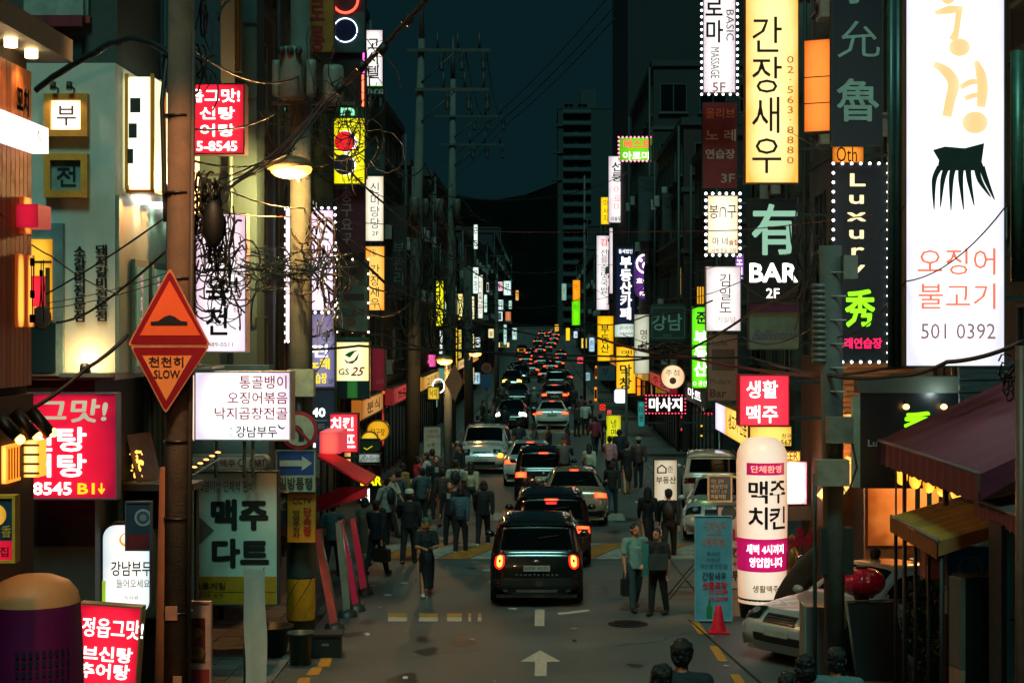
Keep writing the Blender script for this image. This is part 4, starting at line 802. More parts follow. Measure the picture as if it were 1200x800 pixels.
# banner on its stand seen from behind, tubs, boxes, bollard
bn = empty('banner_stand', (*W(288, 800, 24).xy, 0), R(-10), 'tall pale banner seen from behind on a thin wire stand', 'banner')
pts = []
for j in range(14):
    for i in range(7):
        u = i / 6; v = j / 13; pts.append((-.04 + u * .34 + .012 * math.sin(v * 9 + u * 4), .1 - v * .12 + .015 * math.sin(u * 6 + v * 3), .15 + v * 1.85 - .05 * u * v))
MB().grid(pts, 7, 14).build('cloth', mat('#c0d0c0', .8, 0, .1, 4, .2), bn)
MB().tube([(-.15, .35, 0), (-.1, .2, .9), (.28, .02, 2.0)], .012).tube([(.25, .4, 0), (0, .22, .9), (-.04, .02, 2.0)], .012).build('wire_leg', mat('#5f726c', .3, .7), bn)
for a, b, c, r0, r1, hh, cl, lb in ((317, 768, 25.5, .26, .36, .48, '#15231f', 'round dark tub at the foot of the mint green board'), (352, 778, 26.6, .17, .19, .5, '#34423c', 'grey green bin beside the striped pole base')):
    o = W(a, b, F * H / (b - CZ)); MB().lathe([(0, 0), (r0, 0), (r1, hh), (r1 + .03, hh), (r1 + .03, hh + .03), (r1 - .03, hh + .03), (r0 - .02, .05), (0, .05)], (o.x, o.y, .004), 20).build('plastic_tub', mat(cl, .5, 0, .2, 3), None, lb, 'tub')
o = W(382, 768, GY(768)); bx_ = empty('black_crate', (o.x, o.y, .004), R(4), 'black low crate standing at the kerb past the striped pole', 'crate')
MB().box(-.26, .26, -.2, .2, 0, .36).build('crate_body', mat('#0d1412', .6), bx_); MB().box(-.29, .29, -.23, .23, .36, .4).build('crate_lid', mat('#16211e', .5), bx_); MB().box(-.06, .06, -.215, -.2, .2, .24).build('handle', '#4f6a68', bx_)
for i, (px, py, topx, topy, w_, colr, colr2, lb) in enumerate(((392, 738, 372, 621, .52, '#c85a58', '#7a2030', 'leaning standing sign edge with salmon top, nearest the striped pole'), (407, 722, 397, 612, .5, '#8fa898', '#70442a', 'thin mint and orange leaning banner second in the row'),
        (417, 715, 399, 610, .55, '#f03060', '#80303c', 'bright pink leaning banner third in the row'), (427, 696, 414, 608, .5, '#ff3a5c', '#8a5a54', 'glowing red leaning banner farthest in the row'))):
    Y = GY(py); a = W(px, py, Y); b = W(topx, topy, Y + .3); r_ = empty('standing_banner', (a.x, a.y, .004), 0, lb, 'banner')
    d = b - a; n_ = 10; pts = []
    for j in range(n_ + 1):
        t = j / n_
        for q in (-.5, 0, .5): pts.append((d.x * t + q * .09, q * w_ * .7 + d.y * t, max(.02, (b.z) * t) + .02 * math.sin(t * 7)))
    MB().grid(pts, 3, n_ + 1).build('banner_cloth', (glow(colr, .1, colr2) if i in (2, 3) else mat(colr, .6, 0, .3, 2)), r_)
    MB().cyl((.1, .1, 0), (d.x + .05, d.y + .02, b.z), .012).build('pole', mat('#7a8a84', .3, .6), r_)
    MB().lathe([(0, .12), (.16, .12), (.2, 0)], n=14).build('foot', mat('#1a2220', .5), r_)
# red awning, round smiley signs
ra = empty('red_awning', W(372, 540, 32), 0, 'small bright red awning jutting out behind the one way sign', 'awning')
MB().add([(0, 0, .1), (1.0, -.3, -.42), (1.0, 1.6, -.42), (0, 1.6, .1), (0, 0, 0.05), (1.0, -.3, -.47), (1, 1.6, -.47), (0, 1.6, .05)], [(0, 1, 2, 3), (7, 6, 5, 4), (0, 4, 5, 1), (1, 5, 6, 2)]).build('canopy', mat('#d82a3c', .6), ra)
MB().add([(.0, -.02, -.7), (.5, -.32, -.48), (1.02, -.32, -.48), (1.02, -.34, -.66), (0, -.04, -1.0)], [(0, 1, 2, 3, 4)]).build('valance', mat('#b01030', .6), ra)
MB().box(.0, .4, .3, 1.6, .12, .55).build('lit_box', glow('#ff6a5a', .9, '#c83040'), ra)
for bx_, Y, a_, b_, tt, lb in (((429, 492, 457, 517), 44, '#e8a820', '#b87a10', '당구장', 'round orange lit sign with brown lettering on the left side'), ((422, 505, 444, 527), 42, '#f0c030', '#c89018', 'ㅅ', 'smaller yellow round sign overlapping the orange round one')):
    x0, y0, x1, y1 = bx_; sign('round_sign', lb, bx_, Y, glow(a_, .8, b_), [(tt, x0 + 6, y0 + 10, x1 - 6, y0 + 18, mat('#7a2a10'), B)], rr=14, depth=.15, frame='#8a6418', arm=-1)
sign('green_awning_sign', 'small dark green board with a yellow tick below the yellow round sign', (421, 514, 445, 528), 41.5, mat('#14402c', .5), [('✓', 426, 522, 437, 527, glow('#d8c020', .8, '#d8c020', False))], depth=.2, arm=-1)
sign('script_sign', 'silver strip sign with dark script above the triangle sign', (420, 531, 446, 542), 42, glow('#a8b8b0', .7, '#607870'), [('Ballent', 422, 533, 444, 540, INK, dict(shear=.2))], depth=.2, arm=-1)
bs = sign('bar_window_sign', 'black board with a gold triangle and yellow BAR lettering', (419, 544, 447, 590), 42.2, mat('#06100e', .4), [('BAR', 423, 558, 447, 568, glow('#e8e810', 1.1, '#e8e810', False), dict(bold=.04)), ('노래', 423, 572, 433, 588, tw, BB)], depth=.1, arm=-1)
MB().prism([(-.22, .72), (.2, .72), (0, 1.0)], -.02, -.0125).build('triangle_print', mat('#6a5a30'), bs)
sign('dark_red_sign', 'dim dark red vertical sign with grey print past the store sign', (435, 405, 452, 458), 50, glow('#6a1028', .35, '#300814'), [('요리', 441, 444, 450, 450, mat('#8a6a70'))], depth=.3, arm=-1)
sign('white_menu_stand', 'white standing board with faint red print behind the crowd', (496, 499, 517, 560), 58, mat('#b0b4a4', .6), [('서울포차', 500, 503, 514, 507, mat('#6a4a40')), ('막걸리', 500, 509, 514, 513, mat('#9a3a2a')), ('소주', 500, 519, 510, 523, mat('#9a3a2a'))], depth=.1)
# ---------------------------------------------------------------- right side near
sb = empty('karaoke_facade_board', W(1069, 572, 26.5), 0, 'large black facade board with a cut off green character and silver L above the awning', 'signboard')
s3 = F / 26.5
MB().box(-61/s3, 61/s3, 0, .25, 0, 112/s3).build('board', mat('#0c1a1d', .35, 0, .1, 2), sb)
text('秀', -9/s3, 60/s3, 24/s3, 89/s3, tg, sb, y=-.02, bold=.04); text('Luxury', -52/s3, 47/s3, -18/s3, 57/s3, mat('#a8b8b0'), sb, y=-.02, bold=.02)
text('노래연습장', -28/s3, 8/s3, 10/s3, 15/s3, mat('#4a1424'), sb, y=-.02, bold=.03)
for px in (1060, 1104):
    c = Vector(((px - 1069) / s3, -.12, 96 / s3)); MB().ell(c, (.055, .05, .045)).build('lamp_glass', glow('#ffb060', 6, sample=False), sb); MB().cyl(c + Vector((0, 0, .03)), c + Vector((0, .12, .08)), .02).build('lamp_arm', '#101010', sb)
lamp(((1096 - 1069) / s3, -.35, 1.55), 5, (.8, 1, .95), .05, sb, 'board_light')
MB().box(-64/s3, 64/s3, -.12, .3, 112/s3, 131/s3).build('cornice', mat('#4a5248', .7, 0, .2, 2), sb)
MB().box(-.98, -.86, -.05, .1, .02, 1.5).build('side_strip', mat('#8fa88c', .5), sb)
rf = empty('corrugated_panel_wall', W(1165, 480, 26), 0, 'dark ribbed panels between the squid sign and the maroon awning', 'wall')
for i in range(9): MB().box(-.55, .55, .0 + (i % 2) * .03, .1, -.1 + i * .1, -.015 + i * .1).build('slat', mat('#2b3f40', .7), rf)
# tall pipes beside the squid sign
for i, (px, ya, yb, r_, cl, lb) in enumerate(((1044, -40, 430, .05, '#3f5a54', 'slim drain pipe between the Luxury and squid signs'), (1052, -40, 430, .08, '#2f4540', 'thick dark pipe against the squid sign edge'), (1192, 60, 330, .09, '#4a7060', 'pale green pipe at the right picture edge'))):
    a, b = W(px, yb, 22.3), W(px, ya, 22.3); MB().cyl(a, b, r_, n=10).build('drain_pipe', mat(cl, .4, .4), None, lb, 'pipe')
# warm shop interior, room light put into a glowing wall panel and shelves
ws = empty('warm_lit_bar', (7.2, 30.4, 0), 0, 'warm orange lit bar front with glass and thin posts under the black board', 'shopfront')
MB().box(-.9, 1.4, 1.2, 1.35, 0, 3.05).build('back_wall', mat('#7a4a2a', .8, 0, .4, 3), ws)
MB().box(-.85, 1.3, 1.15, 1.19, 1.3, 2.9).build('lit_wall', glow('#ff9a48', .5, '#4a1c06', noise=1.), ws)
MB().box(-.9, 1.4, -.1, 1.2, 3.05, 3.2).build('ceiling', '#2a1c14', ws)
for i in range(4): MB().box(.1 + .2 * i, .22 + .2 * i, .3 + .2 * i, .4 + .2 * i, 2.0 - .12 * i, 2.06 - .12 * i).build('bar_lamp', glow('#ffe060', 5, sample=False), ws)
for i in range(5): MB().box(-.2 + .22 * i, -.12 + .22 * i, -.05, .02, 0, 3.05).build('post', mat(('#3a2a20', '#1c4a4a')[i % 2], .5), ws)
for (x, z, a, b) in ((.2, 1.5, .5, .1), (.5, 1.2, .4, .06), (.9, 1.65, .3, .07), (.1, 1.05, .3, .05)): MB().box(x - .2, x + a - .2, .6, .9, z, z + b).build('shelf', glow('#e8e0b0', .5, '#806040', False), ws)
lamp((.2, .3, 2.6), 40, (1, .5, .18), .15, ws, 'room_light')
# mid right timber restaurant with yellow fascia, screen and BEER sign
tr_ = empty('timber_restaurant', (6.6, 34.5, 0), 0, 'warm lit timber slatted restaurant front behind the utility pole', 'building')
MB().box(-.6, 1.6, 0, 3, 0, 4.9).build('wall', mat('#3a2418', .8), tr_)
plk = MB().box(0, 2.2, -.04, 0, 0, .11).mesh('plank', mat('#8a5a34', .6, 0, .35, 3, .3, stretch=(.5, 5, 5)))
for i in range(20): obj('plank', plk, tr_, (-.62, -.005 - .012 * (i % 2), 2.4 + i * .12))
MB().box(-.2, .3, -.08, -.06, 3.1, 3.7).build('window', glow('#ffc070', 1.1, '#a85a20'), tr_); MB().box(-.24, .34, -.055, -.053, 3.06, 3.74).build('window_frame', '#2a160c', tr_)
MB().obox((-.35, -.5, 2.3), (.32, .0, .42), (0, .4, 0), (.1, 0, -.1)).build('side_glow_panel', glow('#ffb860', 1.3, '#d06a18'), tr_)
for i in range(8): MB().ell((-.85 + .06 * i, -.6, 2.62 - .05 * i - .02 * (i % 3)), .04, 6, 4).build('string_bulb', glow('#ffd080', 9, sample=False), tr_)
lamp((-1.0, -.6, 2.5), 240, (1, .46, .16), .12, tr_, 'porch_light')
sf2 = empty('yellow_fascia', (5.85, 45, 2.1), 0, 'yellow lit fascia with brown lettering receding behind the red beer sign', 'signboard')
MB().box(0, .5, 0, 9.5, 0, .95).build('fascia_box', '#6a4a1a', sf2)
MB().box(-.02, -.001, .05, 6.6, .04, .91).build('face', glow('#ffd060', 1.05, '#f0a030', axis='Y'), sf2); MB().box(-.02, -.001, 6.7, 9.45, .04, .91).build('face', glow('#f0e8ff', 1.0, '#c8b8e8', axis='Y'), sf2)
text('생고기 전문', 1, .3, 5.5, .75, mat('#7a4410'), sf2, bold=.02, fn=lambda p: (-.03, 6.6 - p[0], p[2]))
sign('phone_fascia_sign', 'cream lit fascia with phone digits 02-567 above the BEER board', (878, 499, 928, 523), 43, glow('#ffe070', .95, '#d8a030'), [('02-567', 904, 515, 927, 521, mat('#5a3408'), B), ('친구', 916, 508, 927, 513, mat('#5a3408'), B)], depth=.3, arm=1)
sign('beer_sign', 'small amber board with black BEER lettering', (913, 528, 938, 541), 36, glow('#f0b840', .9, '#b87a20'), [('BEER', 915, 529, 935, 539, INK, dict(bold=.03))], depth=.15, frame='#2a1a0c')
sn = sign('led_screen', 'overexposed white and pink glowing screen behind the inflatable beer column', (905, 540, 946, 591), 36.2, glow('#fff4f0', 1.6, '#ff3a90', noise=.5), (), depth=.3, frame='#1a0c14')
MB().box(-.45, .5, -.02, .3, -.35, -.03).build('dark_base', '#15141a', sn)
# awnings
def awning(name, label, X0, X1, z0, z1, ya, yb, m, vh, vm, bars=6):
    r = empty(name, (X0, (ya + yb) / 2, z0), 0, label, 'awning'); L_ = (yb - ya) / 2; n = 14; pts = []
    for j in range(2):
        for i in range(n + 1):
            y = -L_ + 2 * L_ * i / n; pts.append(((X1 - X0) * j, y, (z1 - z0) * j + (.018 if i % 2 else 0)))
    MB().grid(pts, n + 1, 2, False).build('canopy', m, r)
    MB().cyl((0, -L_, .0), (0, L_, .0), .022).build('front_rail', '#6a5a5c', r)
    pts = []
    for j in range(2):
        for i in range(n * 2 + 1): pts.append((-.02 + .015 * (i % 2), -L_ + L_ * i / n, -.02 - j * (vh + (.03 if i % 2 and j else 0))))
    MB().grid(pts, n * 2 + 1, 2, False).build('valance', vm, r)
    MB().add([(0, -L_, 0), (X1 - X0, -L_, z1 - z0), (X1 - X0, -L_, z1 - z0 - .05), (0, -L_, -vh)], [(0, 1, 2, 3)]).build('end_flap', vm, r); MB().add([(0, L_, 0), (X1 - X0, L_, z1 - z0), (X1 - X0, L_, z1 - z0 - .05), (0, L_, -vh)], [(0, 1, 2, 3)]).build('end_flap', vm, r)
    return r
awning('maroon_awning', 'long maroon fabric awning over the right pavement', 4.92, 7.2, 3.9, 4.95, 18.2, 23.7, mat('#5a1a2e', .75, 0, .2, 3, .2), .3, mat('#5a1630', .75))
awning('grey_awning', 'grey fabric awning tucked under the maroon one', 5.15, 7.2, 3.5, 3.8, 16.6, 19.2, mat('#54524a', .8), .16, mat('#6a3040', .75))
ya_ = awning('yellow_awning', 'striped yellow and grey low awning over dark railings', 4.72, 7.2, 3.0, 3.7, 19.3, 21.9, mat('#8a6a20', .8, 0, .5, 3, .2, stretch=(1, .4, 1)), .18, mat('#8a5a28', .75))
for yy in (-1.25, -.6, .1, .7, 1.25): MB().cyl((.05, yy, -2.84), (.05, yy, -.1), .025, n=8).build('post', '#0c1010', ya_)
MB().box(.1, .3, -.2, .1, -.62, -.05).build('cloth_scrap', mat('#a85a58'), ya_)
gb = empty('food_warmers', W(1088, 566, 23), 0, 'row of glowing yellow string lamps under the maroon awning', 'lamp')
for i in range(5): MB().ell((-.38 + i * .17, -.1 * i, .1 - .045 * i), (.09, .07, .13), 8, 6).build('lamp_globe', glow('#ffb838', 1.5, '#c86a10', noise=.8), gb)
MB().cyl((-.45, .05, .24), (.4, -.45, .02), .012).build('lamp_wire', '#101010', gb)
lamp((0, -.3, -.25), 8, (1, .6, .2), .1, gb, 'globe_light')
# post frames at the stall, blue board, slab, teal cabinet
for i, (px, yb_, yt, Y, r_, lb) in enumerate(((1060, 640, 540, 22.5, .03, 'thin reddish post below the left end of the maroon awning'), (1050, 640, 540, 22.6, .015, 'thin pale rod next to the reddish awning post'), (1108, 640, 560, 21.5, .04, 'brass post right of the glowing awning lamps'), (1196, 830, 405, 17.2, .055, 'brown pole at the right picture edge'))):
    a, b = W(px, yb_, Y), W(px, yt, Y); a.z = 0.004
    MB().cyl(a, b, r_, n=10).build('awning_post', mat('#6a4a3c', .5, .2), None, lb, 'post')
sign('blue_round_board', 'dull blue board with a pale round emblem above a dark red strip', (1109, 640, 1166, 719), 20.5, mat('#2a6a9c', .5, 0, .1, 3), [('品', 1116, 678, 1123, 686, mat('#6a8a9a'))], bands=[(1110, 693, 1131, 717, mat('#5a1420'))],
     discs=[(1137, 665, 15, mat('#7f9aa4'), 0), (1137, 665, 11, mat('#2a5a70'), 1), (1139, 662, 7.5, mat('#4f8088'), 2)], depth=.08, frame='#6a7a80')
ds = empty('dark_menu_column', (*W(1150, 800, 19).xy, 0), R(12), 'black upright box with a pale paper edge beside the blue board', 'cabinet')
MB().box(-.2, .25, 0, .35, 0, 2.62).build('column_body', mat('#07090a', .5), ds); MB().box(-.262, -.202, .0, .3, 1.55, 2.6).build('paper_edge', mat('#54504c'), ds); MB().box(-.262, -.202, .0, .3, .7, 1.54).build('paper_edge', mat('#8a6c5a'), ds)
tc_ = empty('teal_cabinet', (*W(1205, 800, 18).xy, 0), 0, 'teal metal cabinet cut off by the right edge', 'cabinet')
MB().box(-.3, .8, 0, .5, 0, 3.35).build('cabinet_body', mat('#0c1414', .4), tc_); MB().box(-.24, .8, -.02, -.001, .1, 3.27).build('door', mat('#2f6064', .35, .2, .2, 2), tc_); MB().box(-.22, .8, -.03, -.021, 2.3, 2.32).build('door_seam', '#10201f', tc_)
# bushes
def bush(c, r, n, label, cols=('#1d3a1c', '#2c4a22', '#14280f')):
    t = empty('potted_bush', c, 0, label, 'plant'); rd = random.Random(n)
    MB().lathe([(0, 0), (.2, 0), (.26, .35), (.2, .35), (0, .3)], n=14).build('pot', '#3a2a22', t)
    for k, cl in enumerate(cols):
        mb = MB()
        for i in range(n):
            d = Vector((rd.gauss(0, 1), rd.gauss(0, 1), rd.gauss(0, 1))).normalized() * r * rd.random() ** .4; p = Vector((0, 0, .4 + r)) + Vector((d.x * .7, d.y * .7, d.z * 1.1))
            a = Vector((rd.uniform(-1, 1), rd.uniform(-1, 1), rd.uniform(-.4, 1))).normalized() * .07; b = a.cross(Vector((rd.uniform(-1, 1), 1, .3))).normalized() * .025
            mb.add([p - a, p + b, p + a, p - b], [(0, 1, 2, 3)])
        q = mb.build('foliage', mat(cl, .6), t); q['kind'] = 'stuff'
    MB().cyl((0, 0, .3), (0, 0, .4 + r), .025).build('stem', '#2a1c10', t)
bush((*W(1090, 700, 23.5).xy, .3), .62, 500, 'tall leafy bush behind the dark railings of the stall')
bush((*W(1106, 760, 22).xy, 0), .5, 350, 'lower leafy bush by the railing posts')
# A frame board, lantern, grey slab
af = empty('chalkboard_stand', (*W(1033, 800, GY(800)).xy, 0), R(2), 'black A frame chalkboard with thin pale edges beside the utility pole', 'signboard')
k = 75
MB().add([(-28/k, .05, .02), (34/k, .05, .02), (22/k, .3, 1.22), (-36/k, .3, 1.2), (-28/k, .09, .02), (34/k, .09, .02), (22/k, .34, 1.22), (-36/k, .34, 1.2)], [(0, 1, 2, 3), (7, 6, 5, 4), (0, 4, 5, 1), (1, 5, 6, 2), (2, 6, 7, 3), (3, 7, 4, 0)]).build('board', mat('#0c1b1d', .6, 0, .2, 3), af)
MB().cyl((-28/k, .03, 0), (-37/k, .28, 1.24), .02).build('edge_bar', '#6a6a62', af); MB().cyl((36/k, .03, 0), (24/k, .28, 1.26), .016).build('edge_bar', '#6a6a62', af); MB().cyl((-37/k, .28, 1.23), (24/k, .28, 1.25), .016).build('edge_bar', '#4a5250', af)
MB().cyl((-.3, .75, 0), (-.36, .33, 1.2), .018).build('back_leg', '#3a3a38', af); MB().cyl((.3, .75, 0), (.25, .33, 1.2), .018).build('back_leg', '#3a3a38', af)
ln = empty('red_lantern', (*W(1010, 712, 25.9).xy, 0), 0, 'glossy ribbed red lantern standing on a red foot behind the chalkboard', 'lantern')
MB().lathe([(0, .0), (.1, 0), (.1, .93)], n=12).build('stand', '#101414', ln)
MB().lathe([(0, .93), (.12, .93), (.11, 1.2), (.14, 1.25)], n=16).build('foot', mat('#8a1028', .4), ln)
MB().lathe([(.0, 1.2)] + [(.35 * math.cos(R(a)) ** .8 if abs(a) < 89 else 0.03, 1.48 + .23 * math.sin(R(a))) for a in range(-80, 86, 12)] + [(.05, 1.71), (0, 1.71)], n=48, fn=lambda t: 1 + .07 * abs(math.sin(t * 8))).build('globe', mat('#b81030', .2, 0, .12, 3, coat=.6), ln)
MB().cyl((0, 0, 1.70), (0, 0, 1.74), .1).build('cap', '#1a1210', ln)
gsb = empty('grey_slab_box', (*W(956, 800, 24.6).xy, 0), 0, 'grey upright cabinet slab between the silver car and the utility pole', 'cabinet')
MB().box(-.15, .15, 0, .5, 0, 1.3).build('slab_body', mat('#585450', .6, 0, .15, 3), gsb); MB().box(-.17, -.151, -.02, .5, 0, 1.32).build('edge_strip', '#6f8078', gsb)
o_ = W(955, 800, 24.3); MB().cyl((o_.x, o_.y, .004), (o_.x, o_.y, 3.35), .03).build('sign_post', mat('#2b3f3a', .5, .3), None, 'thin dark green post in front of the silver car', 'post')
# inflatable beer column
ic = empty('inflatable_column', (*W(893, 722, GY(722)).xy, 0), 0, 'white inflatable beer and chicken column with magenta bands on a black base', 'inflatable')
k = F / GY(722)
MB().lathe([(0, 0), (25/k, 0), (27.5/k, 20/k), (29/k, 24/k), (0, 24/k)], n=28).build('base', mat('#15191a', .5), ic)
prof = [(28/k, 17.9/k), (28.6/k, 60/k), (29.6/k, 120/k), (30/k, 180/k), (29/k, 192/k), (25/k, 202/k), (16/k, 209/k), (0, 211/k)]
MB().lathe([(r_, z) for r_, z in prof], n=40).build('column', glow('#ffe8d0', .72, '#c89878', noise=.15), ic)
MB().lathe([(29.1/k, 56/k), (29.6/k, 94/k)], n=40).build('colour_band', glow('#e01870', .6, '#a81050', noise=.1), ic)
rad = 30.6/k
def wrap(p): t = p[0] / rad; return (rad * math.sin(t), -rad * math.cos(t), p[2])
def band(u0, z0, u1, z1, m, rr_=.0):
    mb = MB(); n = 12
    for i in range(n):
        a, b = u0 + (u1 - u0) * i / n, u0 + (u1 - u0) * (i + 1) / n; mb.add([wrap((a, 0, z0)), wrap((b, 0, z0)), wrap((b, 0, z1)), wrap((a, 0, z1))], [(0, 1, 2, 3)])
    return mb.build('colour_band', m, ic)
band(-23/k, 168/k, 26/k, 182/k, glow('#d8206a', .6, '#a81050'))
rad += .006
for t, a, b, c, d, m_ in (('단체환영', -17, 171, 20, 179, glow('#ffb090', .9, '#ffb090', False)), ('맥', -20, 136, 2, 161, INK), ('주', 5, 136, 27, 161, INK), ('치', -20, 106, 2, 131, INK), ('킨', 5, 106, 27, 131, INK),
        ('새벽 4시까지', -23, 77, 24, 88, tw), ('영업합니다', -19, 62, 22, 73, tw), ('생활맥주', -15, 33, 16, 41, mat('#a88a50'))):
    text(t, a/k, b/k, c/k, d/k, m_, ic, bold=.02, fn=wrap)
# blue menu banner, cone, folding table frame
bb = sign('blue_menu_banner', 'pale blue standing banner with red price lettering and a green bottle print', (814, 604, 858, 727), GY(729), mat('#5a9aac', .5, 0, .3, 1.2),
    [('그병맛집', 824, 610, 850, 618, mat('#c86a50')), ('그대로', 827, 619, 846, 627, mat('#c8785a')), ('매장식', 827, 628, 847, 636, mat('#c8785a')), ('제철 해물', 822, 631, 850, 640, mat('#c8785a')), ('통새만', 828, 646, 844, 651, mat('#2a4a58')), ('자연산', 828, 653, 844, 658, mat('#2a4a58')), ('해산물전문점', 820, 660, 852, 666, mat('#2a4a58')),
     ('간장새우', 823, 670, 851, 679, mat('#1f2a30'), B), ('선물포장', 823, 681, 852, 689, mat('#d81830'), BB), ('39,000₩', 831, 690, 853, 696, mat('#d83040'), B), ('55,000₩', 831, 698, 853, 704, mat('#d83040'), B)], depth=.03, frame='#8aa8b0', bar=.02)
MB().prism([((a - 836) / 62.5, (727 - b) / 62.5) for a, b in ((828, 724), (834.5, 724), (834.5, 712), (832.5, 707), (832.5, 702), (830, 702), (830, 707), (828, 712))], -.016, -.0125).build('bottle_print', mat('#1f7a3a', .4), bb)
MB().box(-.25, .25, .0, .3, -.03, -.003).build('foot', '#2a3436', bb)
c_ = W(842, 741, GY(741)); tcn = empty('traffic_cone', (c_.x, c_.y, .004), 0, 'red traffic cone at the kerb in front of the blue banner', 'cone')
MB().lathe([(.14, .03), (.055, .48), (.045, .5), (0, .5)], n=24).build('cone_body', mat('#e0182c', .4, 0, .15, 4), tcn); MB().box(-.19, .19, -.19, .19, 0, .03).build('base', mat('#c01428', .5), tcn)
ft = empty('folding_table', (*W(806, 702, GY(702)).xy, 0), 0, 'thin metal folding frame standing left of the blue banner', 'table')
for y in (0, .45): MB().cyl((-.38, y, 0), (.28, y, .8), .012).cyl((.28, y, 0), (-.38, y, .8), .012).build('leg', '#2a3434', ft)
MB().box(-.4, .3, -.02, .47, .8, .83).build('table_top', mat('#4f5f5c', .4), ft); MB().cyl((-.2, 0, .25), (.2, 0, .25), .01).build('rail', '#2a3434', ft)
# white standing boards, tablet on easel, round trays, flower, green crate
sign('house_agent_stand', 'cream standing sign with a small house drawing and brown lettering', (766, 538, 794, 592), 47, glow('#f0dcc0', .55, '#b89a78'), [('⌂', 770, 544, 781, 554, mat('#4a3a30'), B), ('준', 782, 546, 789, 553, mat('#6a5a4a')), ('부동산', 769, 558, 792, 566, mat('#4a3a30'), B), (V('신축'), 778, 572, 782, 586, mat('#8a7a6a'))], depth=.12)
sign('notice_board', 'small teal notice board with pale lettering in a light frame', (829, 556, 858, 588), 38, mat('#1d4458', .5), [('저는 알바', 833, 561, 848, 566, mat('#c8a878')), ('매달렸네', 833, 567, 852, 572, mat('#c8a878')), ('맥주안 소주', 833, 573, 852, 578, mat('#c8a878')), ('처음처럼', 833, 579, 850, 584, mat('#d8b888'), B)], depth=.05, frame='#c8a070', bar=.07)
sign('white_menu_board', 'white board with red and black lettering between the banner and the inflatable', (840, 592, 868, 690), 32.5, mat('#b8a896', .6), [('L', 859, 620, 866, 632, mat('#a02030'), BB), ('킨', 858, 641, 867, 652, INK, B), ('+', 858, 657, 864, 663, mat('#5a4a40')), ('튀', 858, 668, 867, 680, INK, B)], discs=[(854, 601, 9, mat('#2a3a34'), 0)], depth=.1)
rt = empty('round_tray_sign', (*W(945, 690, 29.5).xy, 0), 0, 'tilted dark oval board leaning beside the pink flowers', 'board')
MB().ell((-.15, 0, 1.0), (.2, .04, .72), 24, 12, ax=[(math.cos(.65), 0, -math.sin(.65)), (0, 1, 0), (math.sin(.65), 0, math.cos(.65))]).build('oval_panel', mat('#3a2f26', .35), rt)
MB().box(-.35, .25, -.05, .3, 0, .5).build('stand', '#14110f', rt)
fl = empty('flower_bunch', (*W(945, 680, 30).xy, 0), 0, 'bunch of pink red flowers behind the oval board', 'flowers')
rd = random.Random(3)
for i in range(26):
    c = Vector((rd.uniform(-.25, .2), rd.uniform(-.15, .15), 1.6 + rd.uniform(-.25, .2))); d = Vector((rd.uniform(-.08, .08), -.04, .1)); MB().add([c - d, c + Vector((.05, 0, .02)), c + d, c - Vector((.05, 0, .02))], [(0, 1, 2, 3)]).build('petal', mat('#c8304a', .6), fl)
MB().lathe([(0, 0), (.16, 0), (.2, 1.3), (.15, 1.3)], n=14).build('vase', '#1c1614', fl)
hy = empty('gas_lamp', (*W(928, 690, 31).xy, 0), 0, 'small brass lamp post standing right of the inflatable column', 'lamp')
MB().lathe([(.1, 0), (.1, .9), (.14, .95), (.14, 1.25), (.08, 1.3), (.05, 1.45), (.1, 1.5), (0, 1.6)], n=14).build('body', mat('#7a5a28', .4, .5), hy)
# ---------------------------------------------------------------- poles
CONC = mat('#6a655a', .85, 0, .25, 3, .4)
def pole(name, label, pxb, pxt, Y, zt, rb, rt, m=CONC):
    b, t = W(pxb, 400, Y), W(pxt, 400, Y); r = empty(name, (b.x, Y, 0), 0, label, 'utility pole')
    MB().cyl((0, 0, 0), (t.x - b.x, 0, zt), rb, rt, 16).build('shaft', m, r); return r, t.x - b.x
BRN = mat('#6e5340', .8, 0, .3, 3, .4)
p1, dx = pole('utility_pole', 'big brown concrete pole with road signs at the left foreground', 207, 214, 19, 11.5, .16, .15, BRN)
MB().cyl((-.2, .05, 0), (-.12, .05, 3.9), .1, .09, 12).build('timber_post', mat('#8a4a24', .8, 0, .3, 3, .4), p1)
for z in (2.2, 3.3, 4.2, 5.0, 6.1, 7.1, 8.0): MB().cyl((.02, 0, z), (.02, 0, z + .03), .172, n=16).build('steel_band', mat('#3a302a', .4, .7), p1)
MB().cyl((.15, -.1, 1), (.22, -.1, 9), .03, n=8).build('conduit', '#4a3a30', p1)
for (x, z, w_, hh) in ((-.02, 2.15, .14, .16), (.05, 1.3, .1, .2), (-.08, 1.0, .08, .1)): MB().box(x - w_/2, x + w_/2, -.19, -.165, z, z + hh).build('torn_paper', mat('#b8785a'), p1)
# triangular signs
def tri(parent, pts, y, m, name, t=.01):
    MB().prism(pts, y, y + t).build(name, m, parent)
s4 = F / 18.7
def rtri(px, r_):
    out = []
    n = len(px)
    for i in range(n):
        a, b, c = Vector(px[i - 1]), Vector(px[i]), Vector(px[(i + 1) % n]); u = (a - b).normalized(); v = (c - b).normalized()
        for t in range(5): f = t / 4; p_ = b + u * r_ * (1 - f) ** 2 * 1.6 + v * r_ * f ** 2 * 1.6; out.append((p_.x, p_.y))
    return out
ORS = mat('#f06030', .45, 0, .08, 2); ORS2 = mat('#f08a4a', .45, 0, .08, 2); RDS = mat('#8a0a1c', .4, 0, .08, 2)
t1 = empty('bump_warning_sign', W(198, 404, 18.7), 0, 'orange triangular warning sign with a black road bump', 'road sign')
f_ = lambda L_, by=404: [((a - 198) / s4, (by - b) / s4) for a, b in L_]
tri(t1, rtri(f_([(149, 405), (247, 405), (199, 313)]), .03), 0, mat('#c87a5a', .5), 'back_plate')
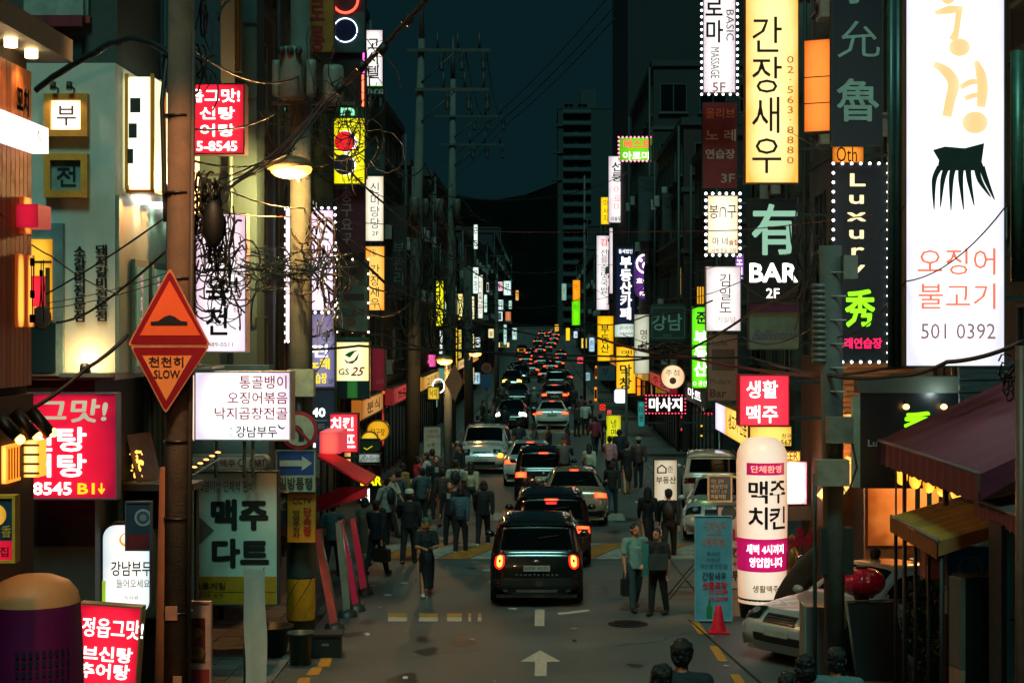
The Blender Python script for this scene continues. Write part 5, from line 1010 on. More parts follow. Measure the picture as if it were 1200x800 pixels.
tri(t1, rtri(f_([(152, 403), (244, 403), (199, 317)]), .03), -.006, RDS, 'red_border', .005)
tri(t1, f_([(164, 393), (235, 393), (199, 329)]), -.012, ORS, 'panel', .005)
tri(t1, f_([(177, 381), (220, 381), (220, 377), (212, 376), (205, 371), (199, 369), (193, 371), (186, 376), (177, 377)]), -.018, INK, 'bump_mark', .005)
MB().box(-.1, .1, .011, .1, .35, .4).build('clamp', '#3a302a', t1)
t2 = empty('slow_sign', W(198, 484, 18.7), 0, 'inverted triangle SLOW sign with Korean word above it', 'road sign')
g_ = lambda L_: f_(L_, 484)
tri(t2, rtri(g_([(152, 404.5), (246, 404.5), (194, 485)][::-1]), .03), 0, mat('#c87a5a', .5), 'back_plate')
tri(t2, rtri(g_([(155, 407), (243, 407), (194, 481)][::-1]), .03), -.006, RDS, 'red_border', .005)
tri(t2, g_([(167, 416.5), (225, 416.5), (195, 469)][::-1]), -.012, ORS2, 'panel', .005)
text('천천히', *g_([(175, 430)])[0], *g_([(215, 418)])[0], INK, t2, y=-.016, bold=.02); text('SLOW', *g_([(181, 443)])[0], *g_([(211, 433.5)])[0], INK, t2, y=-.016, bold=.02)
MB().box(-.1, .1, .011, .1, .5, .55).build('clamp', '#3a302a', t2)
# striped pole with street lamp
p2, dx = pole('utility_pole', 'tall concrete pole with black and yellow stripes at its foot and a street lamp', 353, 352, 29.5, 12.6, .24, .17, mat('#4a5248', .85, 0, .3, 3, .4))
sm_ = MB(); n = 24
MB().lathe([(.262, .25), (.258, 1.0)], n=24).build('stripe_sleeve', mat('#c89a18', .6), p2)
for k in range(3):
    pts = []
    for i in range(13):
        t = R(-200 + i * 9 + 0) + k * 2.09; z = .25 + .75 * i / 12
        for q in (0, 1.0): zz_ = min(1.0, max(.25, z)); pts.append((.266 * math.cos(t + q), .266 * math.sin(t + q), zz_))
    MB().grid(pts, 2, 13).build('black_stripe', mat('#0c0c0a', .6), p2)
MB().lathe([(.265, 1.02), (.268, 1.9)], n=24).build('steel_sleeve', mat('#23403c', .6, 0, .2, 3), p2); MB().lathe([(.25, 2.0), (.25, 2.35)], n=24).build('steel_sleeve', mat('#23403c', .6, 0, .2, 3), p2)
k = F / 29.5
def cyl_px(parent, x0, x1, y0, y1, Y, ox, m, name, dy=0):
    c = (x0 + x1) / 2; r_ = (x1 - x0) / 2 / k; X = (c - CX) / k - ox; za, zb = H - (y1 - CZ) / k, H - (y0 - CZ) / k
    MB().lathe([(0, za), (r_ * .9, za), (r_, za + .05), (r_, zb - .1), (r_ * .85, zb), (0, zb)], (X, dy, 0), 18).build(name, m, parent)
ox = p2.location.x; TRF = mat('#6f7266', .6, .1, .25, 3)
cyl_px(p2, 331, 361, 60, 120, 29.5, ox, TRF, 'transformer', -.35); cyl_px(p2, 379, 404, 78, 124, 29.5, ox, TRF, 'transformer', -.1); cyl_px(p2, 322, 332, 74, 116, 29.5, ox, TRF, 'fuse_tank', -.3); cyl_px(p2, 362, 374, 74, 116, 29.5, ox, TRF, 'fuse_tank', -.35)
for i, px in enumerate((336, 346, 356)): MB().ell(((px - CX) / k - ox, -.6, H - (66 - CZ) / k), (.07, .05, .08)).build('insulator', '#1c2420', p2)
MB().box(-.5, 1.0, -.2, -.08, H - (124 - CZ) / k, H - (121 - CZ) / k).build('crossarm', '#3a403a', p2)
MB().box(-.17, .3, -.55, -.25, H - (463 - CZ) / k, H - (432 - CZ) / k).build('meter_box', mat('#7f9a84', .5), p2)
MB().cyl((.02, -.4, H - (500 - CZ) / k), (.02, -.4, H - (463 - CZ) / k), .05).build('conduit', '#4a5a50', p2)
# street lamp on p2
def street_lamp(px, py, Y, w_, label, power, polex, arm_h=.6, tilt=0):
    c = W(px, py, Y); r = empty('street_lamp', c, 0, label, 'street lamp'); hw = w_ / 2 * Y / F
    MB().ell((0, 0, .1), (hw * 1.05, hw * .7, hw * .42), 16, 8).build('hood', mat('#6a5a3c', .5, .2), r)
    MB().ell((hw * .12, -.02, .02), (hw * .92, hw * .62, hw * .42), 16, 8).build('lamp_bowl', glow('#ffc468', 3.2, '#ff8420', sample=False, k=.9), r)
    X0 = W(polex, py, Y).x - c.x
    MB().tube([(X0, .1, arm_h * -.4), (X0 * .5, .06, arm_h * .1), (-hw * .6 * (1 if X0 < 0 else -1), 0, .16)], .035, 8).build('lamp_arm', '#3a3a34', r)
    lamp((0, -.25, -hw * .5 - .1), power, (1, .5, .17), .12, r, 'lamp_light'); return r
street_lamp(338, 200, 28.2, 54, 'large orange street lamp hanging near the striped pole', 900, 350, .5)
sl = empty('street_lamp', (-4.4, 6.5, 0), 0, 'unseen street lamp added on the left pavement just behind the viewpoint', 'street lamp')  # out of view, added to warm the left side
MB().cyl((0, 0, 0), (0, 0, 9), .11, .07, 10).tube([(0, 0, 8.9), (.5, .3, 9.25), (1.2, .8, 9.3)], .04, 8).build('lamp_post', '#3a3a34', sl)
MB().ell((1.4, .9, 9.3), (.42, .26, .14), 16, 8).build('hood', mat('#6a5a3c', .5, .2), sl)
MB().ell((1.4, .9, 9.22), (.36, .22, .14), 16, 8).build('lamp_bowl', glow('#ffd890', 9, '#ff9a38', sample=False, k=.6), sl)
lamp((1.4, .9, 9.0), 350, (1, .5, .2), .15, sl)
MB().tube([(0, 0, 10.2), (.25, -1.6, 10.5), (.5, -3.2, 10.3)], .04, 8).build('lamp_arm', '#3a3a34', p1); MB().ell((.55, -3.5, 10.28), (.26, .42, .14), 16, 8).build('added_lamp_hood', mat('#6a5a3c', .5, .2), p1); MB().ell((.55, -3.5, 10.2), (.22, .36, .14), 16, 8).build('lamp_bowl', glow('#ffd890', 9, '#ff9a38', sample=False, k=.6), p1)  # unseen lamp added above the frame to warm the road signs and pole
q = lamp((.55, -3.5, 10.0), 1150, (1, .46, .18), .15, p1, spot=62); q.rotation_euler = Vector((-.5, 3.3, -4.8)).to_track_quat('-Z', 'Y').to_euler()
street_lamp(520, 424, 48.6, 20, 'orange street lamp glowing above the crowd', 130, 524)
street_lamp(556, 415, 66, 16, 'cream street lamp partly behind a dark pole', 70, 549)
# traffic signs on the striped pole
def disc(px, py, r_, Y, name, label, ring_m, face_m, back=True):
    q = empty(name, W(px, py + r_, Y), 0, label, 'road sign'); kk = F / Y; n = 36
    c = lambda a, rr_: [(rr_ / kk * math.cos(6.2832 * i / n), r_ / kk + rr_ / kk * math.sin(6.2832 * i / n)) for i in range(n)]
    MB().prism(c(0, r_), 0, .012).build('plate', ring_m, q); MB().prism(c(0, r_ * .8), -.006, -.001).build('panel', face_m, q); return q, kk
q, kk = disc(350, 504, 22.5, 28.9, 'no_left_turn_sign', 'round red ringed no turn sign with a black bent arrow', mat('#7a1420', .4), mat('#7a9484', .5))
P = lambda L_, ox_=350, by=526.5: [((a - ox_) / kk, (by - b) / kk) for a, b in L_]
MB().prism(P(ribbon([(353, 517), (353, 508), (349, 502), (343, 500)], 3.2)), -.012, -.007).prism(P([(346, 493), (346, 507), (336, 500)]), -.012, -.007).build('arrow_mark', INK, q)
MB().prism(P(ribbon([(338, 490), (364, 518)], 1.5)), -.018, -.013).build('slash_mark', mat('#7a1420', .4), q)
ow = sign('one_way_sign', 'blue one way sign with a white right arrow and Korean strip below', (323, 527, 370, 576), 28.9, mat('#7f9a88', .5, 0, .1, 2), [('일방통행', 327, 559, 366, 573, mat('#14322c'), dict(bold=.03))], bands=[(325, 529, 368, 556, mat('#1c3f7a', .4))], depth=.04, frame='#5f7a70', bar=.02)
kk = F / 28.9; P = lambda L_: [((a - 346.5) / kk, (576 - b) / kk) for a, b in L_]
MB().prism(P([(328, 539), (354, 539), (354, 534), (366, 542.5), (354, 551), (354, 546), (328, 546)]), -.022, -.017).build('arrow_mark', mat('#8aa898', .5), ow)
sign('cctv_sign', 'yellow vertical CCTV notice with black and red Korean columns', (337, 577, 370, 635), 29.0, mat('#b8801c', .5, 0, .12, 2), [('CCTV', 343, 583, 365, 590, mat('#14100a'), B), (V('방범주정차'), 343, 597, 352, 630, mat('#14100a'), B), (V('단속중'), 356, 594, 365, 627, mat('#a01818'), BB)], depth=.04, frame='#9a6a18', bar=.02)
sign('blue_notice', 'narrow blue notice with a pale circle left of the CCTV notice', (325, 577, 337, 628), 29.3, mat('#1f5a68', .5), [], bands=[(326, 616, 336, 627, mat('#6a2a30'))], discs=[(334, 592, 6, mat('#7fa0a0'), 0), (334, 592, 4, mat('#2a6470'), 1)], depth=.04)
# further poles
def hv_pole(label, pxb, pxt, Y, zt, arms, rb=.19, rt=.1, spike=True, trans=()):
    p, dx = pole('utility_pole', label, pxb, pxt, Y, zt, rb, rt, mat('#4a4f48', .85, 0, .3, 3, .3)); kk = F / Y; n = p.location.x
    if spike: MB().cyl((dx, 0, zt), (dx, 0, zt + 2.0), rt, .02, 8).build('spike', '#34423f', p)
    for (py, xa, xb, ins) in arms:
        z = H - (py - CZ) / kk; a, b = (xa - CX) / kk - n, (xb - CX) / kk - n; MB().box(a, b, -.2, -.1, z - .05, z + .05).build('crossarm', '#2c3a38', p)
        for i, t in enumerate(ins):
            x = (t - CX) / kk - n; MB().cyl((x, -.15, z + .06), (x, -.15, z + .55), .05, .02, 8).build('insulator', '#22302e', p)
            MB().lathe([(.02, 0), (.1, .08), (.04, .12), (.1, .22), (.04, .26), (.09, .36), (.03, .55)], (x + .12, -.15, z - .66), 8).build('insulator', '#18211f', p)
        MB().cyl((dx, -.1, z - 1.0), (b * .5 + dx * .5, -.15, z - .05), .03, n=6).build('brace', '#2c3a38', p)
    for (px, py, w_, hh) in trans:
        x = (px - CX) / kk - n; z = H - (py - CZ) / kk; r_ = w_ / 2 / kk; h_ = hh / kk; MB().lathe([(0, 0), (r_, 0), (r_, h_ * .9), (r_ * .8, h_), (0, h_)], (x, -.35, z), 14).build('transformer', '#3f463f', p)
    return p
hv_pole('tall power pole with crossarms and three transformers against the sky', 481, 494, 51, 14.6, ((60, 478, 575, (513, 537, 562)), (106, 487, 573, (520, 545, 567))), rb=.26, rt=.1, trans=((487, 262, 11, 30), (500, 260, 7, 26), (515, 261, 12, 27)))
hv_pole('second power pole with a lower crossarm past the transformer pole', 527, 531, 75, 17, ((137, 509, 590, (553, 569, 587)), (170, 515, 590, (551, 568, 586))), rb=.3, rt=.12, trans=((536, 262, 9, 28),))
hv_pole('thick dark pole just left of the far street lamp', 550, 548, 80, 8.5, (), rb=.24, rt=.2, spike=False)
hv_pole('thin far pole left of the oncoming headlights', 582, 582, 120, 9, ((300, 575, 590, (577, 588)),), rb=.2, rt=.12, spike=False)
hv_pole('short lamp post under the orange street lamp in the crowd', 525, 525, 48.9, 4.6, (), rb=.13, rt=.11, spike=False)
hv_pole('slim yellowish mast on the right before the soup signs', 685, 685, 112, 16, ((257, 684, 693, ()),), rb=.1, rt=.06, spike=False)
hv_pole('thin pole among the right crowd below the cup sign', 734, 734, 62, 4, (), rb=.06, rt=.05, spike=False)
p7 = hv_pole('dark utility pole with grey boxes in the right foreground', 979, 973, 24, 6.75, (), rb=.15, rt=.17, spike=False)
k7 = F / 24; bx7 = lambda x0, x1, y0, y1, ya, yb, m, nm: MB().box((x0 - 979) / k7, (x1 - 979) / k7, ya, yb, H - (y1 - CZ) / k7, H - (y0 - CZ) / k7).build(nm, m, p7)
bx7(965, 994, 487, 517, -.42, -.2, mat('#7a7464', .5), 'meter_box'); bx7(952, 989, 536, 566, -.45, -.2, mat('#86806f', .5), 'meter_box'); bx7(984, 1000, 300, 327, -.35, -.1, mat('#5a6a58', .5), 'meter_box')
bx7(961, 999, 618, 672, -.1, .2, mat('#15211e', .6), 'dark_panel')
MB().tube([((994 - 979) / k7, -.3, H - (516 - CZ) / k7), (.25, -.35, 3.5), (.1, -.4, 3.1), (-.05, -.35, 3.4)], .02, 6).build('loose_conduit', '#101414', p7)
for i in range(14): MB().cyl((-.36, -.1, 5.05 + i * .085), (-.12, -.1, 5.05 + i * .085), .035, n=8).build('insulator', mat('#5a625a', .4, .2), p7)
for i in range(6): MB().cyl((-.1, -.16, 4.6 + i * .35), (.12, -.24, 4.6 + i * .35), .014, n=6).build('step_peg', '#9a9a88', p7)
q, kk = disc(570, 431, 6, 76, 'distant_no_turn_sign', 'small round red no turn sign on a blue board far down the left', mat('#b03a28', .4), mat('#4a3a34', .5)); MB().box(-.25, .25, -.012, .0, -.7, -.05).build('blue_plate', mat('#1c4a70'), q)
MB().cyl((0, .1, -4), (0, .1, .3), .06).build('post', '#2a3a38', q)
dsn = empty('diamond_sign', W(531, 470, 47.5), 0, 'orange lit back of a diamond road sign beside the crowd lamp', 'road sign'); MB().prism([(-.25, .55), (.05, 1.1), (.3, .55), (.05, .0)], 0, .02).build('plate', mat('#8a5a3c', .5), dsn)
# ---------------------------------------------------------------- cables
cable([(720, -12, 60), (587, 130, 75), (520, 190, 110)], .02, .2, 'upper of three thin power cables slanting across the sky', 'power cables across the sky')
cable([(720, 8, 60), (589, 140, 75), (528, 200, 110)], .02, .2, 'middle of three thin power cables slanting across the sky', 'power cables across the sky')
cable([(720, 22, 60), (592, 147, 75), (534, 206, 110)], .02, .2, 'lowest of three thin power cables slanting across the sky', 'power cables across the sky')
cable([(42, 106, 21), (112, 62, 20.5), (140, 50, 20), (165, 48, 19.6), (200, 64, 19.2)], .045, -.03, 'thick black cable arching above the cream restaurant', jit=.004)
cable([(197, 63, 19.3), (190, 120, 19), (194, 260, 19)], .03, -.05, 'black cable hooked down beside the brown pole')
for i, (p, r_, sg, lb) in enumerate([
    ([(44, 350, 20), (195, 254, 19.2)], .012, .04, 'thin cable from the timber bar rising to the brown pole'), ([(66, 378, 20), (110, 362, 20), (196, 293, 19.2)], .016, .03, 'cable dipping below the framed pancake sign to the pole'),
    ([(38, 478, 18), (100, 432, 18.5), (150, 392, 19)], .026, .03, 'thick cable crossing the glowing wall light'), ([(46, 356, 22), (195, 320, 20)], .006, .05, 'hair thin wire low across the cream wall'), ([(46, 363, 22), (195, 328, 20)], .006, .05, 'hair thin wire lowest across the cream wall'),
    ([(268, 250, 24), (335, 254, 29), (440, 262, 40), (600, 272, 45), (860, 270, 36), (1022, 252, 26)], .011, .02, 'long thin reddish cable spanning the whole street at mid height'),
    ([(362, 243, 30), (455, 335, 34), (540, 372, 40), (640, 395, 60)], .03, .02, 'thick cable falling from the striped pole into the street'),
    ([(392, 180, 30), (452, 240, 34), (560, 322, 44), (612, 345, 70)], .022, .05, 'thin cable falling to the left signs then down the street'),
    ([(360, 395, 30), (393, 384, 32), (450, 392, 36), (500, 408, 42), (560, 408, 44)], .022, .04, 'sagging cable across the convenience store sign'),
    ([(345, 410, 30), (420, 405, 34), (520, 410, 40), (700, 417, 44), (880, 419, 36), (965, 440, 26), (1035, 432, 24), (1130, 420, 22)], .026, .02, 'heavy black cable crossing the street below the grey board'),
    ([(560, 376, 50), (700, 380, 55), (757, 370, 44), (835, 352, 40)], .02, .1, 'black cable passing above the yellow estate sign'),
    ([(690, 392, 40), (757, 412, 38), (805, 418, 36), (880, 432, 32), (962, 440, 25)], .03, .02, 'reddish thick cable meeting the knot right of the tripe sign'),
    ([(560, 412, 44), (700, 424, 40), (790, 416, 36), (822, 402, 33), (880, 366, 28), (940, 333, 24.5)], .026, .03, 'black cable climbing right to the foreground pole'),
    ([(966, 438, 24), (1050, 440, 22), (1110, 424, 20.5), (1200, 400, 19)], .03, .05, 'thick cable hanging over the black facade board'),
    ([(862, 110, 50), (990, 190, 30)], .007, .1, 'fine wire between the massage sign and the Luxury sign'), ([(700, 310, 60), (1000, 290, 24.2), (1060, 240, 22)], .007, .1, 'fine wire reaching the squid sign'),
    ([(690, 352, 60), (760, 330, 50), (870, 300, 38)], .01, .1, 'fine wire above the rounded Gangnam board'), ([(350, 470, 29), (375, 430, 31), (392, 402, 36)], .012, -.05, 'curled wire beside the violet karaoke sign'),
    ([(497, 190, 51), (530, 215, 75), (575, 260, 120)], .02, .5, 'drooping cable between the two power poles'), ([(497, 215, 51), (530, 240, 75), (580, 300, 120)], .03, .6, 'lower drooping cable between the two power poles'),
    ([(352, 140, 29.5), (440, 160, 40), (497, 195, 51)], .02, .6, 'cable from the transformers to the tall power pole'), ([(1240, 330, 19), (1182, 440, 20)], .02, .1, 'black cable dropping at the right picture edge')]):
    cable(p, r_, sg, lb, m=('#5a2a22' if 'reddish' in lb else WIREM))
for i in range(8):                                               # the bundle of brownish cables overhead
    j = lambda: random.uniform(-5, 5)
    cable([(520 + j(), -25 + j(), 22), (470 + j() * .5, 32 + j() * .5, 23), (424 + j() * .6, 78 + j() * .6, 24), (382 + j(), 118 + j(), 25), (330 + j() * 2, 178 + j() * 2, 24), (262 + j() * 2, 222 + j() * 2, 22), (228 + j() * 2, 262 + j() * 3, 19.6)], random.choice((.008, .012, .016)), .01,
          'brown cable in the thick bundle sweeping over the street', 'cables of the thick overhead bundle', m=mat(('#5a3a30', '#3a2a28', '#6a2a24', '#2a2422')[i % 4], .6), jit=.008)
for k_ in range(4): 
    a = W(*((448, 58), (424, 78), (398, 104), (478, 24))[k_], 23.4); MB().cyl(a - Vector((.05, 0, .06)), a + Vector((.05, 0, .06)), .07).build('cable_clamp', '#14110f', None, 'black clamp strapping the overhead cable bundle', 'clamp', 'clamps on the overhead bundle')
def tangle(cx, cy, w_, hh, Y, n, r_, label, m='#15120f', seed=1, droop=0):
    rd = random.Random(seed); mb = MB()
    for i in range(n):
        a = (cx + rd.uniform(-w_, w_), cy + rd.uniform(-hh, hh)); pts = []; m_ = 9; ph = rd.uniform(0, 6.3); ra = rd.uniform(.2, 1) * w_ * .6; rb_ = rd.uniform(.3, 1) * hh * .7; st = rd.uniform(2.5, 6); dx = rd.uniform(-.8, .8) * w_
        for k_ in range(m_):
            t = ph + st * k_ / m_; q = W(a[0] + ra * math.cos(t) + dx * k_ / m_, a[1] + rb_ * math.sin(t) + droop * math.sin(math.pi * k_ / m_) + rd.uniform(-1, 1), Y + rd.uniform(-.15, .15)); pts.append(q)
        mb.tube(pts, r_ * rd.uniform(.6, 1.6), 4)
    return mb.build('cable_tangle', m, None, label, 'cables', kind='stuff')
tangle(248, 268, 22, 45, 19.3, 70, .009, 'dense knot of black cables beside the brown pole', seed=1)
tangle(242, 245, 14, 30, 19.2, 40, .012, 'black cable coil hanging on the brown pole', seed=12)
tangle(262, 330, 36, 38, 20.5, 34, .008, 'loose loops of cable under the knot', '#2a2a22', seed=2)
tangle(325, 312, 48, 18, 25, 60, .009, 'grey braided cable bundle between the two near poles', '#4a4c42', seed=3, droop=8)
tangle(375, 300, 24, 40, 29, 34, .014, 'cable knot on the striped pole', seed=4)
tangle(385, 375, 10, 26, 29, 16, .01, 'hanging cable loops beside the violet sign', '#7a8078', seed=5)
tangle(390, 130, 50, 60, 28.5, 40, .008, 'wires looping around the transformers', '#1c1a17', seed=6)
tangle(415, 165, 20, 45, 30, 18, .008, 'wires looping in front of the sports sign', '#0c0c0a', seed=7)
tangle(500, 330, 30, 70, 50, 50, .014, 'cable loops around the tall power pole', seed=8)
tangle(540, 390, 22, 20, 60, 30, .018, 'cable loops near the far street lamp', seed=9)
tangle(955, 320, 18, 60, 24.2, 40, .008, 'cable loops beside the ribbed insulators', seed=10)
tangle(780, 412, 24, 8, 37, 24, .012, 'knot where cables cross in mid street', seed=11)
tangle(1190, 440, 14, 24, 21, 16, .01, 'cable loops at the foot of the squid sign', seed=13)
tangle(225, 60, 26, 50, 19.6, 24, .009, 'cables hanging by the brown pole top', seed=14)
sp = W(250, 262, 19.1); MB().ell(sp, (.13, .1, .28), 14, 10).build('splice_case', mat('#0a0908', .6), None, 'black cable splice case hanging in the knot', 'splice case')
sp = W(640, 404, 40) 
# ---------------------------------------------------------------- cars
SPEC = {
 'suv': dict(L=4.45, zb=1.04, prof=[(.10,.30,.76),(.03,.40,.86),(.0,.58,.90),(.03,.82,.905),(.09,1.02,.885),(.15,1.1,.865),(.30,1.5,.80),(.38,1.61,.775),(1.2,1.69,.76),(2.3,1.65,.74),(3.15,1.14,.80),(3.9,1.03,.82),(4.25,.88,.84),(4.42,.65,.86),(4.42,.42,.86),(4.3,.28,.76)], glass=(5.15, 6.25), wind=(9.1, 9.92), side=(6, 10)),
 'sedan': dict(L=4.85, zb=.93, prof=[(.12,.28,.74),(.03,.42,.86),(.0,.6,.90),(.03,.82,.90),(.10,.98,.87),(.55,1.06,.83),(1.25,1.36,.66),(1.75,1.45,.62),(2.6,1.45,.62),(3.35,1.05,.78),(4.1,.95,.83),(4.6,.84,.83),(4.8,.66,.86),(4.84,.45,.86),(4.72,.24,.74)], glass=(5.08, 6.35), wind=(8.1, 8.95), side=(6, 9)),
 'van': dict(L=5.1, zb=1.1, prof=[(.10,.30,.8),(.02,.42,.92),(.0,.62,.96),(.02,.9,.96),(.05,1.1,.945),(.1,1.16,.93),(.3,1.74,.80),(.42,1.86,.77),(1.6,1.92,.76),(3.5,1.88,.75),(4.35,1.24,.86),(4.85,1.05,.87),(5.05,.8,.88),(5.08,.5,.9),(4.98,.28,.8)], glass=(5.15, 6.15), wind=(9.1, 9.95), side=(6, 10)),
}
def make_car(kind, label, paint, lights='tail', lit=True, plate='#8f9488', tl='bar', detail=True, group=None, front_lit=False):
    S = SPEC[kind]; P_ = S['prof']; n = len(P_); zb = S['zb']; L_ = S['L']
    r = empty('parked_car' if not lit else 'car', (0, 0, 0), 0, label, 'car', group)
    def prof(u):
        u = max(0, min(n - 1, u)); i = min(n - 2, int(u)); f = u - i
        g = lambda k: Vector(P_[max(0, min(n - 1, k))]); a, b, c, d = g(i - 1), g(i), g(i + 1), g(i + 2)
        m1, m2 = (c - a) * .35, (d - b) * .35
        if (c - b).length < .25: m1 *= .6; m2 *= .6
        return b * (2*f**3 - 3*f*f + 1) + m1 * (f**3 - 2*f*f + f) + c * (-2*f**3 + 3*f*f) + m2 * (f**3 - f*f)
    def top(u, t, off=0.):
        p = prof(u); q = prof(u + .02) - prof(u - .02); nrm = Vector((-q.y, q.x)); nrm.normalize()      # (y, z) outward on the profile
        if nrm.dot(Vector((p.x - L_ / 2, p.y - .8))) < 0: nrm = -nrm
        at = abs(t); e = max(0, (at - .72) / .28) ** 2.2; crown = .03 * (1 - t * t)
        y = p.x - nrm.x * (.09 * e - crown - off * (1 - .5 * e)); z = p.y - nrm.y * (.07 * e - crown - off * (1 - .5 * e))
        return Vector((t * p.z * (1 + off * .3 * e), y, z))
    ts = [-1, -.97, -.9, -.8, -.65, -.35, 0, .35, .65, .8, .9, .97, 1]; sub = 4; us = [i / sub for i in range((n - 1) * sub + 1)]
    mb = MB(); mb.grid([top(u, t) for u in us for t in ts], len(ts), len(us))
    rows = [None, (zb, .905), ((zb + .62) / 2, .92), (.6, .918), (.42, .9), (.26, .85)]
    Wm = max(p[2] for p in P_) - .905
    for sx in (-1, 1):
        pts = []
        for u in us:
            rim = top(u, sx); 
            for k_, rw in enumerate(rows):
                if rw is None: pts.append(rim); continue
                if rw[0] >= rim.z: pts.append(rim); continue
                x = rw[1] + Wm; e = min(1, max(0, min(rim.y, L_ - rim.y) / .5)); x = min(x, max(abs(rim.x), .0) + .02 + .3 * e) if rim.z <= zb + .12 else x
                y = min(max(rim.y, .03 + .05 * (1 - e)), L_ - .04)
                pts.append(Vector((sx * x, y, rw[0])))
        mb.grid(pts, len(rows), len(us))
    mb.box(-.8, .8, .12, L_ - .15, .2, .27)
    mb.build('body', paint, r)
    def patch(name, m, u0, u1, t0, t1, off=.008, nu=6, nt=6, parent=None, round_=0):
        pts = []
        for i in range(nu + 1):
            for j in range(nt + 1):
                a, b = i / nu * 2 - 1, j / nt * 2 - 1
                if round_: a, b = a * math.sqrt(max(0, 1 - round_ * b * b / 2)), b * math.sqrt(max(0, 1 - round_ * a * a / 2))
                pts.append(top(u0 + (u1 - u0) * (a + 1) / 2, t0 + (t1 - t0) * (b + 1) / 2, off))
        return MB().grid(pts, nt + 1, nu + 1).build(name, m, parent or r)
    GL = glass('#05090a', .06); ga, gb = S['glass']; patch('rear_window', GL, ga, gb, -.84, .84, .012, 6, 12)
    wa, wb = S['wind']; patch('windscreen', GL, wa, wb, -.9, .9, .012, 6, 12)
    sa, sb_ = S['side']
    for sx in (-1, 1):                                            # side panes between belt and roof edge
        for (ua, ub) in ((sa + .25, sa + (sb_ - sa) * .42), (sa + (sb_ - sa) * .47, sb_ - .35)):
            pts = []
            for i in range(7):
                u = ua + (ub - ua) * i / 6; rim = top(u, sx); bt = Vector((sx * (.905 + Wm), rim.y, zb))
                for q in (.06, .45, .86):
                    v = bt.lerp(rim, q) + Vector((sx * .012, 0, 0)); pts.append(v)
            MB().grid(pts, 3, 7).build('side_window', GL, r)
    ws_ = .9 + L_ * 0; ty = MB().lathe([(.22, -.11), (.31, -.11), (.335, -.07), (.335, .07), (.31, .11), (.22, .11)], n=22); rm = MB().lathe([(0, .06), (.05, .09), (.2, .05), (.225, .1)], n=22)
    tym = ty.mesh('tyre', mat('#0b0b0c', .8)); rmm = rm.mesh('rim', mat('#5a5e60', .3, .8)); ar = MB().lathe([(0, 0), (.385, 0), (.385, .02), (0, .02)], n=24).mesh('wheel_arch', mat('#060707', .9))
    for sx in (-1, 1):
        for yy in (.82, L_ - .88):
            wh = obj('wheel', tym, r, (sx * (.80 + Wm), yy, .337)); wh.rotation_euler = (0, R(90) * sx, 0); obj('rim', rmm, wh)
            wa_ = obj('wheel_arch', ar, r, (sx * (.905 + Wm), yy, .4)); wa_.rotation_euler = (0, R(90) * sx, 0)
        mz = zb + .06; my = S['prof'][-6][0] - .1 if kind == 'sedan' else L_ - 1.45
        MB().ell((sx * (1.02 + Wm), my, mz), (.11, .07, .075), 10, 6).build('mirror', paint, r); MB().cyl((sx * .86, my, mz - .05), (sx * (1.0 + Wm), my, mz - .02), .025, n=6).build('mirror_arm', '#0a0a0a', r)
    ON = glow('#ff5428', 3.2, '#ff1408', True, k=.9); HOT = glow('#ffb060', 14, sample=False); OFF = mat('#3a0608', .15, coat=1)
    tlm = ON if lit else OFF
    # tail lights
    if tl == 'upright':                                         # tall rounded lamps of the small dark SUV
        for sx in (-1, 1):
            q = patch('tail_light', glow('#ff2010', 2.2, '#a00808'), 2.75, 4.3, sx * .70, sx * .93, .02, 8, 8, round_=1)
            patch('lamp_core', glow('#ff8a38', 5, '#ff5020'), 2.95, 4.1, sx * .745, sx * .885, .032, 8, 8, q, 1); patch('lamp_hub', mat('#2a0606', .3), 3.4, 3.65, sx * .79, sx * .84, .04, 4, 4, q, 1)
            patch('reflector', mat('#4a0810', .3), 1.55, 2.0, sx * .80, sx * .90, .015, 3, 3)
    else:
        a, b = (3.05, 3.75) if kind != 'van' else (3.0, 3.8)
        for sx in (-1, 1):
            q = patch('tail_light', tlm, a, b, sx * .60, sx * .985, .014, 4, 10)
            if lit and tl == 'double': patch('lamp_gap', OFF, a + .27, b - .27, sx * .68, sx * .95, .022, 2, 4, q)
            patch('reflector', OFF, 1.1, 1.35, sx * .7, sx * .86, .012, 2, 3)
    if lit and tl != 'upright':
        patch('brake_strip', glow('#ff4a24', 3.2, '#ff1a0a', sample=False), gb + .05, gb + .3, -.2, .2, .016, 2, 6)
        if tl == 'double': patch('brake_reflection', glow('#d01010', 2.5, '#600404', sample=False), gb - .42, gb - .22, -.16, .16, .02, 2, 6)
    # plate, bumper, trim
    pl = MB().box(-.26, .26, -.035, -.02, -.055, .055).build('licence_plate', mat(plate, .4), r); pz_ = .74 if kind != 'sedan' else .66; pu = prof(2.8)
    pl.location = (0, pu.x - .03, .80 if kind != 'sedan' else .78)
    text('07부 9275' if tl == 'upright' else '52가 3108', -.23, -.035, .23, .035, mat('#1a1c1a'), pl, y=-.038)
    patch('bumper_trim', mat('#0d0f10', .6), .4, 1.3, -.93, .93, .012, 3, 12)
    if tl == 'upright':
        patch('skid_plate', mat('#8f958c', .35, .6), .55, 1.0, -.48, .48, .03, 2, 8)
        for sx in (-1, 1): MB().cyl((sx * .62, .02, .38), (sx * .62, .2, .38), .05, .05, 14).build('exhaust_tip', mat('#6a6e70', .2, .9), r)
        for i, ch in enumerate('COUNTRYMAN'): text(ch, -.42 + i * .088, .655, -.375 + i * .088, .69, mat('#9a9c98', .3, .7), r, y=prof(2.25).x - .038)
        MB().ell((0, pu.x - .035, .93), (.07, .02, .035)).build('badge', mat('#7a7c7a', .2, .8), r)
